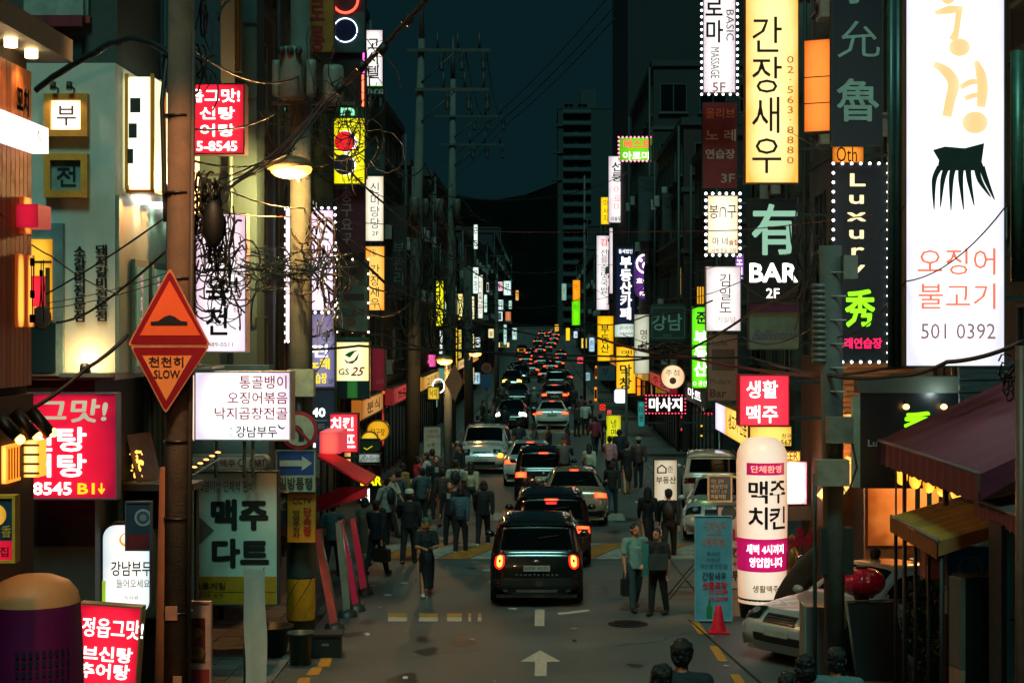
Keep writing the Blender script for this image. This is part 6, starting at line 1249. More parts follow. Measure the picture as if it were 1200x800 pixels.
        patch('chrome_line', mat('#b0b4b0', .15, .9), 4.55, 4.62, -.9, .9, .014, 1, 12)
    else: MB().ell((0, prof(3.6).x - .025, prof(3.6).y), (.06, .02, .04)).build('badge', mat('#a0a4a0', .2, .8), r)
    if kind != 'sedan':
        for sx in (-1, 1): MB().tube([top(7.2, sx * .93, .0) + Vector((0, 0, .02)), top(7.6, sx * .93, .07), top(9, sx * .93, .07), top(9.4, sx * .93, .0)], .018, 6).build('roof_rail', mat('#7a7e7c', .3, .6), r)
        patch('spoiler', paint, 6.6, 7.2, -.95, .95, .05, 3, 12)
    MB().tube([Vector((.02, 0, 0)) + top(5.6 if kind != 'sedan' else 5.3, 0, .03), Vector((.35, 0, 0)) + top(5.7 if kind != 'sedan' else 5.5, .1, .03)], .012, 5).build('wiper', '#080808', r)
    # front
    N = n - 1
    HL = glow('#fff8e8', 14) if front_lit else mat('#1c2022', .1, .2, coat=1)
    for sx in (-1, 1):
        q = patch('headlight', HL, N - 3.15, N - 2.3, sx * .52, sx * .98, .035, 4, 8)
        if not front_lit: patch('lamp_lens', mat('#e0e8e8', .05, .8), N - 2.95, N - 2.5, sx * .62, sx * .78, .05, 4, 4, q, 1)
    gr = patch('grille', mat('#08090a', .3), N - 2.75, N - 2.1, -.4, .4, .014, 3, 8)
    for i in range(4): patch('grille_bar', mat('#b8bcbc', .12, .9), N - 2.7 + i * .16, N - 2.64 + i * .16, -.39, .39, .026, 1, 8, gr)
    patch('front_intake', mat('#07080a', .5), N - 1.35, N - .75, -.6, .6, .012, 2, 8)
    f = MB().box(-.26, .26, L_ + .02, L_ + .035, .5, .6).build('licence_plate', mat(plate, .4), r)
    return r
def put(car, px, pyb, yaw=0., Y=None, face=False):
    """rear bumper centre (or nose, when the car faces us) at that road point"""
    Y = Y or GY(pyb); x = (px - CX) * Y / F; car.location = (x, Y, ground_z(Y)); car.rotation_euler = (0, 0, yaw); return car
def carpaint(h, metal=.4, rough=.25): return mat(h, rough, metal, .06, 2, coat=1.)
k_ = put(make_car('suv', 'dark green black compact SUV with round red tail lamps, nearest in the lane', carpaint('#0a1210', .2), tl='upright', plate='#8c9086'), 629, 713)
put(make_car('suv', 'black car with double red tail lamps just ahead of the nearest SUV', carpaint('#0c0e12', .3), tl='double', plate='#6a6e68'), 646, 667); 
put(make_car('sedan', 'champagne silver sedan with lit tail lamps beside the black cars', carpaint('#a8957a', .5), tl='bar', plate='#8a8678'), 674, 618)
put(make_car('suv', 'black SUV with a wide pale plate third in the queue', carpaint('#08090c', .3), tl='bar', plate='#b0b4a4'), 637, 590)
put(make_car('sedan', 'white sedan half hidden ahead of the third black SUV', carpaint('#b8b8b4', .1), tl='bar'), 621, 571)
c7 = put(make_car('sedan', 'white sedan with two red tail lamps and number plate in mid street', carpaint('#c8c8c4', .1), tl='bar'), 647, 503)
put(make_car('suv', 'dark red glowing SUV right beyond the mid street white sedan', carpaint('#4a2024', .3), tl='bar'), 650, 478)
v = make_car('suv', 'white SUV facing the camera behind the crowd, one orange indicator lit', carpaint('#bdb9b0', .1), lit=False); v.location = (W(569, 0, 61).x, 61 + 4.45, 0); v.rotation_euler = (0, 0, R(178))
o = MB().box(-.09, .09, 4.42, 4.5, .78, .9); q = o.build('indicator', glow('#ff9a28', 8, sample=False), v); q.location = (-.72, 0, -.1)
a_ = make_car('sedan', 'dark oncoming car with two white headlights in mid street', carpaint('#0c1210', .3), lit=False, front_lit=True); a_.location = (W(599, 0, 88).x, 88 + 4.85, 0); a_.rotation_euler = (0, 0, R(180))
b_ = make_car('suv', 'farther oncoming car with dazzling orange headlights', carpaint('#101414', .3), lit=False, front_lit=True); b_.location = (W(600, 0, 142).x, 142 + 4.4, 0); b_.rotation_euler = (0, 0, R(180))
for q in b_.children:
    if q.name.startswith('headlight'): q.data.materials[0] = glow('#ffb048', 6)
vb = put(make_car('van', 'dark blue van behind the red glowing SUV', carpaint('#14202c', .2), lit=False), 652, 0, Y=135)
cw_ = make_car('suv', 'parked white SUV on the right in front of the estate agent sign', carpaint('#b8b0a4', .1), lit=False); put(cw_, 836, 0, Y=49, yaw=R(-4))
cx_ = make_car('sedan', 'parked white hatchback angled at the kerb left of the blue banner', carpaint('#b0aca4', .2), lit=False); cx_.location = (5.2, 46.5, 0); cx_.rotation_euler = (0, 0, R(172))
sc2 = make_car('sedan', 'silver sedan nosing out behind the grey cabinet at the lower right', carpaint('#9aa6a2', .25, .35), lit=False); sc2.location = (7.65, 29.45, 0.0); sc2.rotation_euler = (0, 0, R(128))
# far queue climbing the hill: one plain car copied
fc = [make_car('sedan', 'x', carpaint('#2a2c30', .3), tl='bar'), make_car('suv', 'x', carpaint('#202224', .3), tl='bar')]
spots = [(641, 160, 1.2), (622, 176, -.9), (645, 192, .2), (634, 210, -1), (616, 222, 0), (628, 236, 0), (622, 252, 0), (633, 264, 0), (641, 280, 0), (646, 300, 0), (630, 315, 0), (649, 330, 0), (642, 352, 0), (651, 365, 0), (635, 385, 0), (647, 400, 0)]
words_ = ['lowest and largest', 'second from the bottom', 'third up, left of centre', 'fourth up, furthest left', 'fifth up at the left end', 'sixth up in the middle', 'seventh up in the middle', 'eighth up, right of centre', 'ninth up towards the right', 'tenth up at the right', 'eleventh up on the left', 'twelfth up at the right', 'thirteenth up near the top', 'fourteenth up, rightmost', 'second from the top on the left', 'topmost']
for i, (px, Y, _) in enumerate(spots):
    c = fc[i % 2] if i < 2 else copy_tree(fc[i % 2]); c['label'] = 'far red lamped car on the rising road, %s' % words_[i]; c['group'] = 'far cars queueing up the hill'
    px_ = px; c.location = ((px_ - CX) * Y / F, Y, ground_z(Y) + .02); c.rotation_euler = (math.atan2(ground_z(Y + 4) - ground_z(Y), 4), 0, 0)
# scooters
def scooter(px, pyb, label, yaw=0):
    Y = GY(pyb); x = (px - CX) * Y / F; r = empty('scooter', (x, Y, 0), yaw, label, 'scooter')
    for yy in (.0, 1.25): w_ = obj('wheel', MB().lathe([(.12, -.05), (.24, -.05), (.27, 0), (.24, .05), (.12, .05)], n=18).mesh('wheel', '#0c0c0c'), r, (0, yy, .27)); w_.rotation_euler = (0, R(90), 0)
    MB().ell((0, .15, .62), (.18, .45, .2)).ell((0, .2, .8), (.15, .38, .07)).build('body', mat('#1a1c1c', .3, coat=.5), r); MB().ell((0, 1.1, .75), (.2, .12, .35)).build('front_shield', mat('#1a1c1c', .3, coat=.5), r)
    MB().box(-.15, .15, .4, 1.05, .3, .36).build('footboard', '#141616', r); MB().cyl((-.32, .98, 1.08), (.32, .98, 1.08), .02).build('handlebar', '#2a2a2a', r); MB().cyl((0, 1.2, .3), (0, .98, 1.08), .03).build('steering_column', '#2a2a2a', r)
    MB().box(-.06, .06, -.31, -.27, .6, .68).build('tail_light', glow('#ff3018', 10), r); MB().box(-.24, .24, -.38, .02, .86, 1.22).build('delivery_box', mat('#1c2022', .5), r); return r, x, Y
scooter(661, 592, 'black scooter ridden between the queue and the pedestrians', 0); scooter(626, 498, 'delivery scooter with a red lamp left of the mid street white sedan', 0)
# ---------------------------------------------------------------- people
cloth = lambda m: mat(m, .85, 0, .3, 5, 1.0, bscale=9) if isinstance(m, str) else m
HT = bpy.data.textures.new('hair_tufts', 'CLOUDS'); HT.noise_scale = .035
SKIN = mat('#b07858', .55, 0, .1, 8); 
def person(px, pyf, label, top='#15191a', legs='#0c1012', yaw=0, h=1.70, pose='stand', hair='#0d0b0a', hairs='short', shoes='#0c0c0c', longs=True, skirt=None, vox=None, dx=0, Y=None, group=None, fem=False, seat=0, jacket=None, hat=None, skin=SKIN, X=None, walk=0., bag=None):
    Y = Y or GY(pyf); X = (px - CX) * Y / F if X is None else X; r = empty('person', (X, Y, ground_z(Y)), yaw, label, 'person', group)
    near = Y < 36; vox = vox or (.011 if near else (.016 if Y < 50 else .028)); s = h; rd = random.Random(label)
    V3 = lambda x, y, z: Vector((x * s, y * s, z * s))
    # figure faces -y (towards the camera) when yaw = 0
    sw = .118 if not fem else .104; lw = rd.uniform(-.012, .012)
    pel = V3(0, 0, .53 - seat); ch = V3(lw, .005, .74 - seat); nk = V3(lw, 0, .845 - seat); hd = V3(lw, -.012, .932 - seat)
    hipL, hipR = V3(-.052, 0, .52 - seat), V3(.052, 0, .52 - seat)
    def leg(hip, swing, bend, sx):
        a = R(swing); k = hip + V3(sx * .008, -math.sin(a) * .24, -math.cos(a) * .24); b = R(swing - bend); an = k + V3(0, -math.sin(b) * .235, -math.cos(b) * .235); return k, an
    w_ = walk; st = {'stand': (((3, 2), (-4, 2)), ((8, 4), (-9, 6)), ((-3, 3), (7, 8)), ((14, 4), (-12, 14)))[rd.randint(0, 3)], 'walk': ((20, 3), (-14, 18)), 'hold': ((10, 2), (-10, 12)), 'sit': ((82, 80), (80, 82))}[pose if pose in ('walk', 'hold', 'sit') else 'stand']
    kL, aL = leg(hipL, *st[0], -1); kR, aR = leg(hipR, *st[1], 1)
    dz = min(aL.z, aR.z) - .045 * s if pose != 'sit' else 0
    for v_ in (pel, ch, nk, hd, hipL, hipR, kL, aL, kR, aR): v_.z -= dz
    sL, sR = ch + V3(-sw, 0, .065), ch + V3(sw, 0, .065)
    def arm(sh, f, out, bend, sx, inw=0):
        a = R(f); o = R(out); e = sh + V3(sx * math.sin(o) * .17, -math.sin(a) * .17, -math.cos(a) * math.cos(o) * .17); b = R(f + bend)
        wr = e + V3(-sx * inw, -math.sin(b) * .145, -math.cos(b) * .145); return e, wr
    v_ = rd.randint(0, 3); A = {'stand': (((4, 8, 12), (-2, 8, 14)), ((12, 10, 55, .04), (-4, 9, 16)), ((0, 10, 20), (28, 9, 100, .05)), ((-14, 7, 8), (16, 8, 26)))[v_], 'walk': ((-18, 7, 10), (22, 7, 14)), 'hold': ((22, 8, 68, .07), (22, 8, 68, .07)), 'phone': ((2, 8, 14), (25, 12, 95, .03)), 'sit': ((40, 10, 50), (40, 10, 50)), 'lean': ((12, 10, 60, .05), (0, 8, 10))}[pose]
    eL, wL = arm(sL, A[0][0], A[0][1], A[0][2], -1, A[0][3] if len(A[0]) > 3 else 0); eR, wR = arm(sR, A[1][0], A[1][1], A[1][2], 1, A[1][3] if len(A[1]) > 3 else 0)
    def seg(mb, a, b, ra, rb): mb.cyl(a, b, ra * s, rb * s, 10); mb.ell(a, ra * s, 10, 6); mb.ell(b, rb * s, 10, 6)
    def rem(mb, name, m, vx, sm=2):
        o = mb.build(name, m, r); q = o.modifiers.new('remesh', 'REMESH'); q.mode = 'VOXEL'; q.voxel_size = vx; q.use_smooth_shade = True
        if sm: q2 = o.modifiers.new('smooth', 'SMOOTH'); q2.iterations = sm; q2.factor = .5
        return o
    # body: one continuous surface
    b = MB(); hr = .062
    b.ell(hd + V3(0, .006, .012), (.047 * s, .057 * s, .056 * s), 14, 10); b.ell(hd + V3(0, -.012, -.026), (.037 * s, .043 * s, .042 * s), 12, 8)
    b.ell(hd + V3(0, -.052, -.03), (.016 * s, .012 * s, .012 * s), 8, 6); b.cyl(hd + V3(0, -.052, .012), hd + V3(0, -.066, -.012), .006 * s, .011 * s, 8); b.ell(hd + V3(0, -.064, -.012), .0105 * s, 8, 6)
    for sx in (-1, 1): b.ell(hd + V3(sx * .049, .006, -.004), (.008 * s, .014 * s, .019 * s), 8, 6)
    seg(b, nk - V3(0, -.004, .03), hd - V3(0, -.012, .04), .034, .03)
    b.ell(ch, (.09 * s, .058 * s, .1 * s), 12, 8); b.ell(pel, (.085 * s, .06 * s, .07 * s), 12, 8); seg(b, pel, ch, .066, .072)
    for sh, e, w in ((sL, eL, wL), (sR, eR, wR)): seg(b, ch + V3(0, 0, .06), sh, .045, .034); seg(b, sh, e, .031, .024); seg(b, e, w, .024, .015)
    for hp, k, a in ((hipL, kL, aL), (hipR, kR, aR)): seg(b, hp, k, .052, .034); seg(b, k, a, .034, .022); seg(b, a, a + V3(0, -.055, -.022), .022, .016)
    for e, w, sx in ((eL, wL, -1), (eR, wR, 1)):               # palm, four unequal curled fingers, thumb
        d = (w - e).normalized(); side = Vector((0, 1, 0)) if abs(d.y) < .7 else Vector((1, 0, 0)); side = (side - d * side.dot(d)).normalized(); pn = d.cross(side) * (1 if sx > 0 else -1)
        p_ = w + d * .03 * s; b.ell(p_, (.012 * s, .022 * s, .028 * s), 8, 6, ax=[tuple(pn), tuple(side), tuple(d)])
        for i, L_ in enumerate((.038, .044, .041, .031)):
            q0 = p_ + d * .02 * s + side * (i - 1.5) * .0125 * s; q1 = q0 + (d * .8 + pn * .3) * L_ * .55 * s; q2 = q1 + (d * .4 + pn * .8) * L_ * .5 * s; b.cyl(q0, q1, .0055 * s, .005 * s, 6); b.cyl(q1, q2, .005 * s, .0042 * s, 6); b.ell(q1, .0052 * s, 6, 4); b.ell(q2, .0042 * s, 6, 4)
        q0 = p_ - side * .016 * s - d * .01 * s; q1 = q0 - side * .016 * s + d * .02 * s + pn * .008 * s; b.cyl(q0, q1, .0075 * s, .006 * s, 6); b.ell(q1, .006 * s, 6, 4); b.ell(q1 + d * .012 * s, .0052 * s, 6, 4)
    rem(b, 'body', skin, vox * .75 if near else vox, 1)
    if near:
        for sx in (-1, 1): MB().ell(hd + V3(sx * .02, -.0555, .006), (.008 * s, .003 * s, .004 * s), 8, 6).build('eye', '#140e0c', r); MB().box(*[v for v in ((hd.x + sx * .021 * s) - .011 * s, (hd.x + sx * .021 * s) + .011 * s, hd.y - .061 * s, hd.y - .056 * s, hd.z + .017 * s, hd.z + .0205 * s)]).build('eyebrow', '#140e0c', r)
        MB().ell(hd + V3(0, -.0615, -.034), (.015 * s, .004 * s, .004 * s), 8, 6).build('mouth', '#7a3a34', r)
    # clothes
    t = MB(); f = .012
    t.ell(ch, ((.09 + f) * s, (.062 + f) * s, (.1 + f * .5) * s), 12, 8); t.cyl(pel + V3(0, 0, -.035 if not fem else 0), ch, (.088 if not fem else .076) * s, .088 * s, 14); t.ell(pel, ((.088 + f) * s, (.062 + f) * s, .05 * s), 12, 8)
    t.cyl(nk - V3(0, 0, .03), nk + V3(0, 0, .004), .05 * s, .038 * s, 12)
    for sh, e, w in ((sL, eL, wL), (sR, eR, wR)):
        seg(t, ch + V3(0, 0, .06), sh, .052, .043)
        if longs: t.cyl(sh, e, .043 * s, .034 * s, 10); t.ell(e, .034 * s, 10, 6); t.cyl(e, e.lerp(w, .93), .034 * s, .025 * s, 10)
        else: t.cyl(sh, sh.lerp(e, .85), .043 * s, .041 * s, 10)
    rem(t, 'jacket' if jacket else 'shirt', cloth(top), vox)
    if jacket: MB().add([ch + V3(-.03, -.077, .085), ch + V3(.03, -.077, .085), ch + V3(.022, -.08, -.1), ch + V3(-.022, -.08, -.1)], [(0, 1, 2, 3)]).build('shirt_front', jacket, r)
    if skirt:
        sk = MB(); hem = skirt * s
        ks = (kL + kR) / 2; z0 = pel.z + .05 * s; sk.lathe([(.08 * s, z0), (.1 * s, z0 - .08 * s), (.098 * s, z0 - .25 * s), (.088 * s, hem + .03), (.094 * s, hem), (.085 * s, hem)], (0, -.01 * s, 0), 28, fn=lambda a: 1 + .04 * math.sin(a * 6)); sk.build('skirt', resolve(legs), r)
    else:
        t = MB(); t.cyl(pel - V3(0, 0, .02), pel + V3(0, 0, .05), .088 * s, .08 * s, 14); t.ell(pel - V3(0, 0, .02), (.094 * s, .07 * s, .06 * s), 12, 8)
        for hp, k, a in ((hipL, kL, aL), (hipR, kR, aR)): t.cyl(hp, k, .06 * s, .043 * s, 12); t.ell(hp, .06 * s, 12, 8); t.ell(k, .043 * s, 10, 6); t.cyl(k, a + V3(0, 0, .0), .043 * s, .033 * s, 12)
        rem(t, 'trousers', cloth(legs), vox)
    for a in (aL, aR):
        z = a.z - .022 * s
        MB().ell(a + V3(0, -.035, -.018), (.03 * s, .075 * s, .028 * s), 12, 8).build('shoe', resolve(shoes), r)
    # hair
    hm = MB(); c = hd + V3(0, .016, .024)
    if hairs != 'bald':
        hm.ell(c, (.055 * s, .058 * s, .052 * s), 14, 10); hm.ell(hd + V3(0, .03, -.01), (.05 * s, .04 * s, .055 * s), 12, 8)
        if hairs == 'long': hm.cyl(hd + V3(0, .035, 0), hd + V3(0, .05, -.13), .05 * s, .06 * s, 12); hm.ell(hd + V3(0, .05, -.14), (.062 * s, .03 * s, .04 * s)); [hm.cyl(hd + V3(q * .045, .0, .01), hd + V3(q * .05, .01, -.09), .018 * s, .016 * s, 8) for q in (-1, 1)]
        if hairs == 'bob': hm.ell(hd + V3(0, .03, -.03), (.06 * s, .045 * s, .055 * s)); [hm.cyl(hd + V3(q * .048, .0, .02), hd + V3(q * .05, .005, -.05), .017 * s, .016 * s, 8) for q in (-1, 1)]
        q = rem(hm, 'hair', mat(hair, .55, 0, .5, 30, 1., bscale=60, stretch=(1, 1, .25)), max(.010, vox * .7), 1)
        if near:
            dp = q.modifiers.new('tufts', 'DISPLACE'); dp.texture = HT; dp.strength = .035; dp.mid_level = .45; dp.texture_coords = 'LOCAL'
    if hat: MB().lathe([(.062 * s, 0), (.06 * s, .03 * s), (.045 * s, .055 * s), (0, .066 * s)], hd + V3(0, .012, .025), 18).build('hat', resolve(hat), r)
    if bag == 'backpack': MB().ell(ch + V3(0, .1, -.02), (.085 * s, .055 * s, .12 * s), 14, 10).build('backpack', '#14181a', r); [MB().tube([ch + V3(q * .06, .07, .09), ch + V3(q * .075, -.03, .105), ch + V3(q * .07, -.078, .03), ch + V3(q * .08, -.03, -.09)], .016, 6).build('backpack_strap', '#101414', r) for q in (-1, 1)]
    r['_'] = 1; del r['_']
    return r, dict(wL=wL, wR=wR, ch=ch, s=s, hd=hd)
def bag(wr, r, m, w_, hh, d_, label, name='handbag', cat='bag', strap=True):
    M = Matrix.Rotation(r.rotation_euler[2], 4, 'Z'); p = Vector(r.location) + (M @ wr); p.z -= .12 + hh / 2 + .06
    q = empty(name, (p.x, p.y, p.z - hh / 2), r.rotation_euler[2], label, cat); MB().prism(rrect(-w_/2, 0, w_/2, hh, min(w_, hh) * .2), -d_/2, d_/2).build('body', m, q)
    MB().tube([(-w_ * .25, 0, hh), (-w_ * .2, 0, hh + .13), (w_ * .2, 0, hh + .13), (w_ * .25, 0, hh)], .01, 6).build('strap', m, q); return q
BK = R(180)
# pair in the road on the right
r_, k1 = person(744, 715.5, 'man in a grey green polo shirt and dark trousers standing in the road', top='#5f8278', legs='#1c3438', yaw=R(18), h=1.72, longs=False)
bag(k1['wL'], r_, '#0a0c0c', .16, .34, .1, 'black drawstring bag hanging from the polo shirt man’s hand', 'pouch')
r_, k1 = person(771, 721, 'man in black with a shoulder bag and teal folder facing the polo shirt man', top='#0d1416', legs='#0a1012', yaw=R(-35), h=1.68, longs=False, pose='lean')
q = empty('shoulder_bag', Vector(r_.location) + Vector((.0, -.24, .92)), 0, 'grey shoulder bag on the man in black', 'bag'); MB().prism(rrect(-.2, 0, .18, .3, .05), -.05, .05).build('body', '#2c3430', q); MB().tube([(-.18, 0, .28), (-.08, .08, .55), (.12, .22, .6)], .012, 6).build('strap', '#1c2220', q)
q = empty('folder', Vector(r_.location) + Vector((-.26, -.12, .78)), R(20), 'teal folder held by the man in black', 'folder'); MB().box(-.06, .07, -.02, .02, 0, .62).build('cover', '#3a7a70', q)
r_, k1 = person(500, 699, 'woman in black dress and green headband walking towards us holding her hands', top='#0b1418', legs='#0a1216', yaw=R(12), h=1.62, longs=False, pose='hold', skirt=.12, fem=True, hair='#b07a30', hairs='bob', hat='#1c4a40', shoes='#b8b8a8')
r_, k1 = person(441, 674, 'man in a dark suit walking with a brown briefcase', top='#0a1218', legs='#080e12', yaw=R(150), h=1.72, pose='walk')
bag(k1['wL'], r_, mat('#2e2018', .4), .42, .3, .12, 'dark brown leather briefcase carried by the suited man', 'briefcase')
person(351 + 128, 661, 'broad man in black with a pale cap seen from behind', top='#0a1014', legs='#080c10', yaw=R(175), h=1.76, hat='#b8b4a0')
r_, k1 = person(540, 649, 'woman in a grey blue sweater and black trousers with back to us', top='#34505a', legs='#080c10', yaw=R(170), h=1.66, fem=True, hairs='bob', bag=None, shoes='#a8a898')
person(528, 646, 'man in open black jacket and white shirt facing the sweater woman', top='#0a0e12', legs='#080b0e', yaw=R(-20), h=1.68, jacket='#9aa094', Y=40.8)
person(566, 640, 'person all in black with a white collar walking away alone', top='#0a0c10', legs='#07090c', yaw=R(176), h=1.70, pose='walk', shoes='#b8b8b0', jacket=None, hairs='bob')
person(452, 650, 'man in a grey shirt with rolled sleeves and black backpack', top='#7f8c88', legs='#0b0f12', yaw=R(-120), h=1.78, bag='backpack', Y=41)
person(427, 668, 'woman in a brown grey coat behind the suited man at the edge of the crowd', top='#4a4640', legs='#3a3834', yaw=R(160), h=1.6, fem=True, hairs='bob', skirt=.2, Y=37.6)
person(396, 672, 'man in a teal shirt under the red awning', top='#2c5458', legs='#0c1416', yaw=R(170), h=1.7, longs=False, Y=36, X=-4.65)
person(467, 640, 'man in a grey tee with dark backpack beside the suited man', top='#3f4c50', legs='#0a0e12', yaw=R(150), h=1.7, bag='backpack', longs=False, Y=44)
person(494, 640, 'person in a teal tee behind the pale cap man', top='#2a4648', legs='#0c1216', yaw=R(-150), h=1.7, longs=False, Y=44.5)
person(512, 636, 'tall man in a dark suit and white shirt facing the camera in the crowd', top='#080a0e', legs='#14100e', yaw=R(10), h=1.82, jacket='#8f968e', Y=47)
person(534, 620, 'person in a white shirt wearing a black backpack seen from behind', top='#9a988c', legs='#0c1012', yaw=R(178), h=1.74, bag='backpack', Y=46.5, longs=False)
person(519, 634, 'person in salmon shorts half hidden in the crowd', top='#3a2c2a', legs='#8a4a38', yaw=R(160), h=1.62, Y=45)
person(490, 596, 'woman in a bright red top further back in the crowd', top='#a01c30', legs='#0c0c10', yaw=R(120), h=1.62, fem=True, hairs='bob', longs=False)
person(507, 592, 'broad man in dark teal by the white menu stand', top='#143034', legs='#0a1014', yaw=R(200), h=1.76, longs=False)
person(530, 586, 'man in a grey top behind the crowd beside the white SUV', top='#3a3c3c', legs='#0a0c0e', yaw=R(20), h=1.72, Y=54)
person(539, 588, 'man in a dark coat nearest the white SUV', top='#101c20', legs='#0a0c0e', yaw=R(-60), h=1.72, Y=53)
person(526, 600, 'person in maroon between the suited man and the backpacker', top='#4a1c20', legs='#0a0a0c', yaw=R(40), h=1.6, Y=50)
# behind the queue
person(459, 0, 'young man in a white tee between the grey shirt man and the pale cap man', top='#a8a89c', legs='#14181c', yaw=R(60), h=1.72, Y=43, longs=False, pose='walk')
person(472, 0, 'woman with bob hair in a mustard cardigan behind the grey tee man', top='#8a6a34', legs='#1a1c20', yaw=R(150), h=1.6, Y=47, fem=True, hairs='bob')
person(500, 0, 'man with pale blue shirt sleeves deep in the left crowd', top='#7f98a8', legs='#101418', yaw=R(-100), h=1.74, Y=49.5)
person(552, 0, 'long haired woman in a cream cardigan by the walker in black', top='#a89c80', legs='#1a2024', yaw=R(165), h=1.62, Y=47.5, fem=True, hairs='long', pose='walk')
person(481, 0, 'person in black with white headphones near the tall power pole', top='#0c0e12', legs='#0a0a0c', yaw=R(10), h=1.7, Y=52, hat='#a8a8a0')
person(608, 545, 'man in a dark grey tee crossing behind the queue, first from the left', top='#22282a', legs='#101214', yaw=R(175), h=1.72, Y=66, longs=False)
person(627, 545, 'woman with long hair and beige top crossing second from the left', top='#4a4440', legs='#101214', yaw=R(100), h=1.62, Y=66.5, hairs='long', fem=True)
person(643, 545, 'person in a dark maroon jacket crossing third from the left', top='#2a1418', legs='#101214', yaw=R(-90), h=1.58, Y=66, hairs='bob')
person(664, 556, 'woman in a crimson top and pale trousers crossing fourth from the left', top='#7a1c34', legs='#8a8478', yaw=R(-100), h=1.68, Y=63, hairs='long', fem=True)
person(691, 574, 'woman in a white blouse and teal trousers walking away', top='#9aa090', legs='#1c4648', yaw=R(178), h=1.62, hairs='long', fem=True, pose='walk')
person(686, 510, 'man in a white shirt and black trousers far down the road', top='#a8aca4', legs='#0c0c0e', yaw=R(170), h=1.74)
person(715, 588, 'person in a pink shirt with a cross body strap', top='#b07a80', legs='#101418', yaw=R(150), h=1.72, Y=57)
person(717, 607, 'person in black top and blue jeans walking away in the right crowd', top='#0a0c10', legs='#123448', yaw=R(172), h=1.62, Y=48, pose='walk', hairs='bob')
person(735, 582, 'tall person in a long black coat with yellow shoes in the right crowd', top='#07090c', legs='#08090c', yaw=R(185), h=1.76, Y=54, shoes='#a88a30', skirt=.25)
person(748, 580, 'person in a striped brown top with one red lit sleeve', top=mat('#3a2624', .7, 0, .8, 1.5, stretch=(.1, .1, 22)), legs='#0c0c0e', yaw=R(190), h=1.74, Y=56, hat='#8a8a70')
person(703, 545, 'dark figure beside the yellow standing sign', top='#0a0c0e', legs='#08090a', yaw=R(160), h=1.7, Y=72)
person(726, 560, 'dark clad person just right of the yellow standing sign', top='#1a2430', legs='#08090a', yaw=R(180), h=1.66, Y=62, hairs='bob')
person(759, 652, 'woman with long black hair in a black dress facing away', top='#07080a', legs='#07080a', yaw=R(178), h=1.66, hairs='long', fem=True, skirt=.15, Y=39.6)
person(784, 662, 'person in black with a big black backpack walking away on the right', top='#0a0d10', legs='#080a0c', yaw=R(172), h=1.74, pose='walk', bag='backpack', shoes='#b07a40', Y=38.6)
person(577, 512, 'man in a pink grey shirt by the oncoming headlights', top='#6a5450', legs='#0a0c0e', yaw=R(-70), h=1.74, Y=83)
person(566, 512, 'dark figure left of the oncoming car', top='#0c1012', legs='#0a0a0c', yaw=R(100), h=1.7, Y=86)
person(592, 498, 'slim dark figure in front of the oncoming car', top='#0c1214', legs='#0a0a0c', yaw=R(160), h=1.72, Y=80, pose='walk')
person(656, 0, 'helmeted rider in a grey top on the black scooter', top='#3f4648', legs='#0c1012', yaw=R(180), h=1.68, pose='sit', hairs='bald', hat='#1c2226', X=(661 - CX) * GY(592) / F, Y=GY(592) + .1, seat=-.26)
person(626, 0, 'rider in white helmet on the delivery scooter', top='#5a5c58', legs='#0c1012', yaw=R(180), h=1.68, pose='sit', hairs='bald', hat='#c8c4b8', X=(626 - CX) * GY(498) / F, Y=GY(498) + .1, seat=-.26)
# heads at the bottom edge, backs to us, on the steps up to the viewpoint
MB().box(-9, 9, -10, 13.9, 0.01, 1.35).build('upper_step', mat('#3a3c3a', .85, 0, .3, 4, .3), kind='structure'); MB().box(-9, 9, 13.9, 16.2, 0.01, .8).build('lower_step', mat('#3a3c3a', .85, 0, .3, 4, .3), kind='structure')
def up(rk, z): rk[0].location.z = z
up(person(800, 0, 'man whose dark head rises at the bottom edge, right one of two together', top='#0f1c24', legs='#0a0c0e', yaw=R(165), h=1.66, Y=13.2, vox=.011), 1.35)
up(person(775, 0, 'man with round dark hair at the bottom edge, left one of two together', top='#0c1214', legs='#0a0c0e', yaw=R(185), h=1.55, Y=12.8, vox=.011), 1.35)
up(person(981, 0, 'short haired man in a pale collar in front of the chalkboard', top='#4a6a6a', legs='#0a0c0e', yaw=R(165), h=1.72, Y=15.4, vox=.011), .8)
up(person(945, 0, 'person in red with dark hair at the bottom edge before the silver car', top='#7a1a2a', legs='#0a0c0e', yaw=R(150), h=1.64, Y=15.4, vox=.011, hairs='bob'), .8)
up(person(924, 0, 'low dark head just left of the person in red', top='#0c1214', legs='#0a0c0e', yaw=R(180), h=1.58, Y=14.9, vox=.012), .8)
person(1026, 0, 'person in a red top standing behind the red lantern', top='#8a1c2c', legs='#0c0c10', yaw=R(150), h=1.68, Y=28.5, hairs='short')
person(137, 0, 'person in black with a dark cap before the round topped white sign', top='#0c1010', legs='#0a0c0c', yaw=R(180), h=1.70, Y=21.7, hat='#0a0c0c')
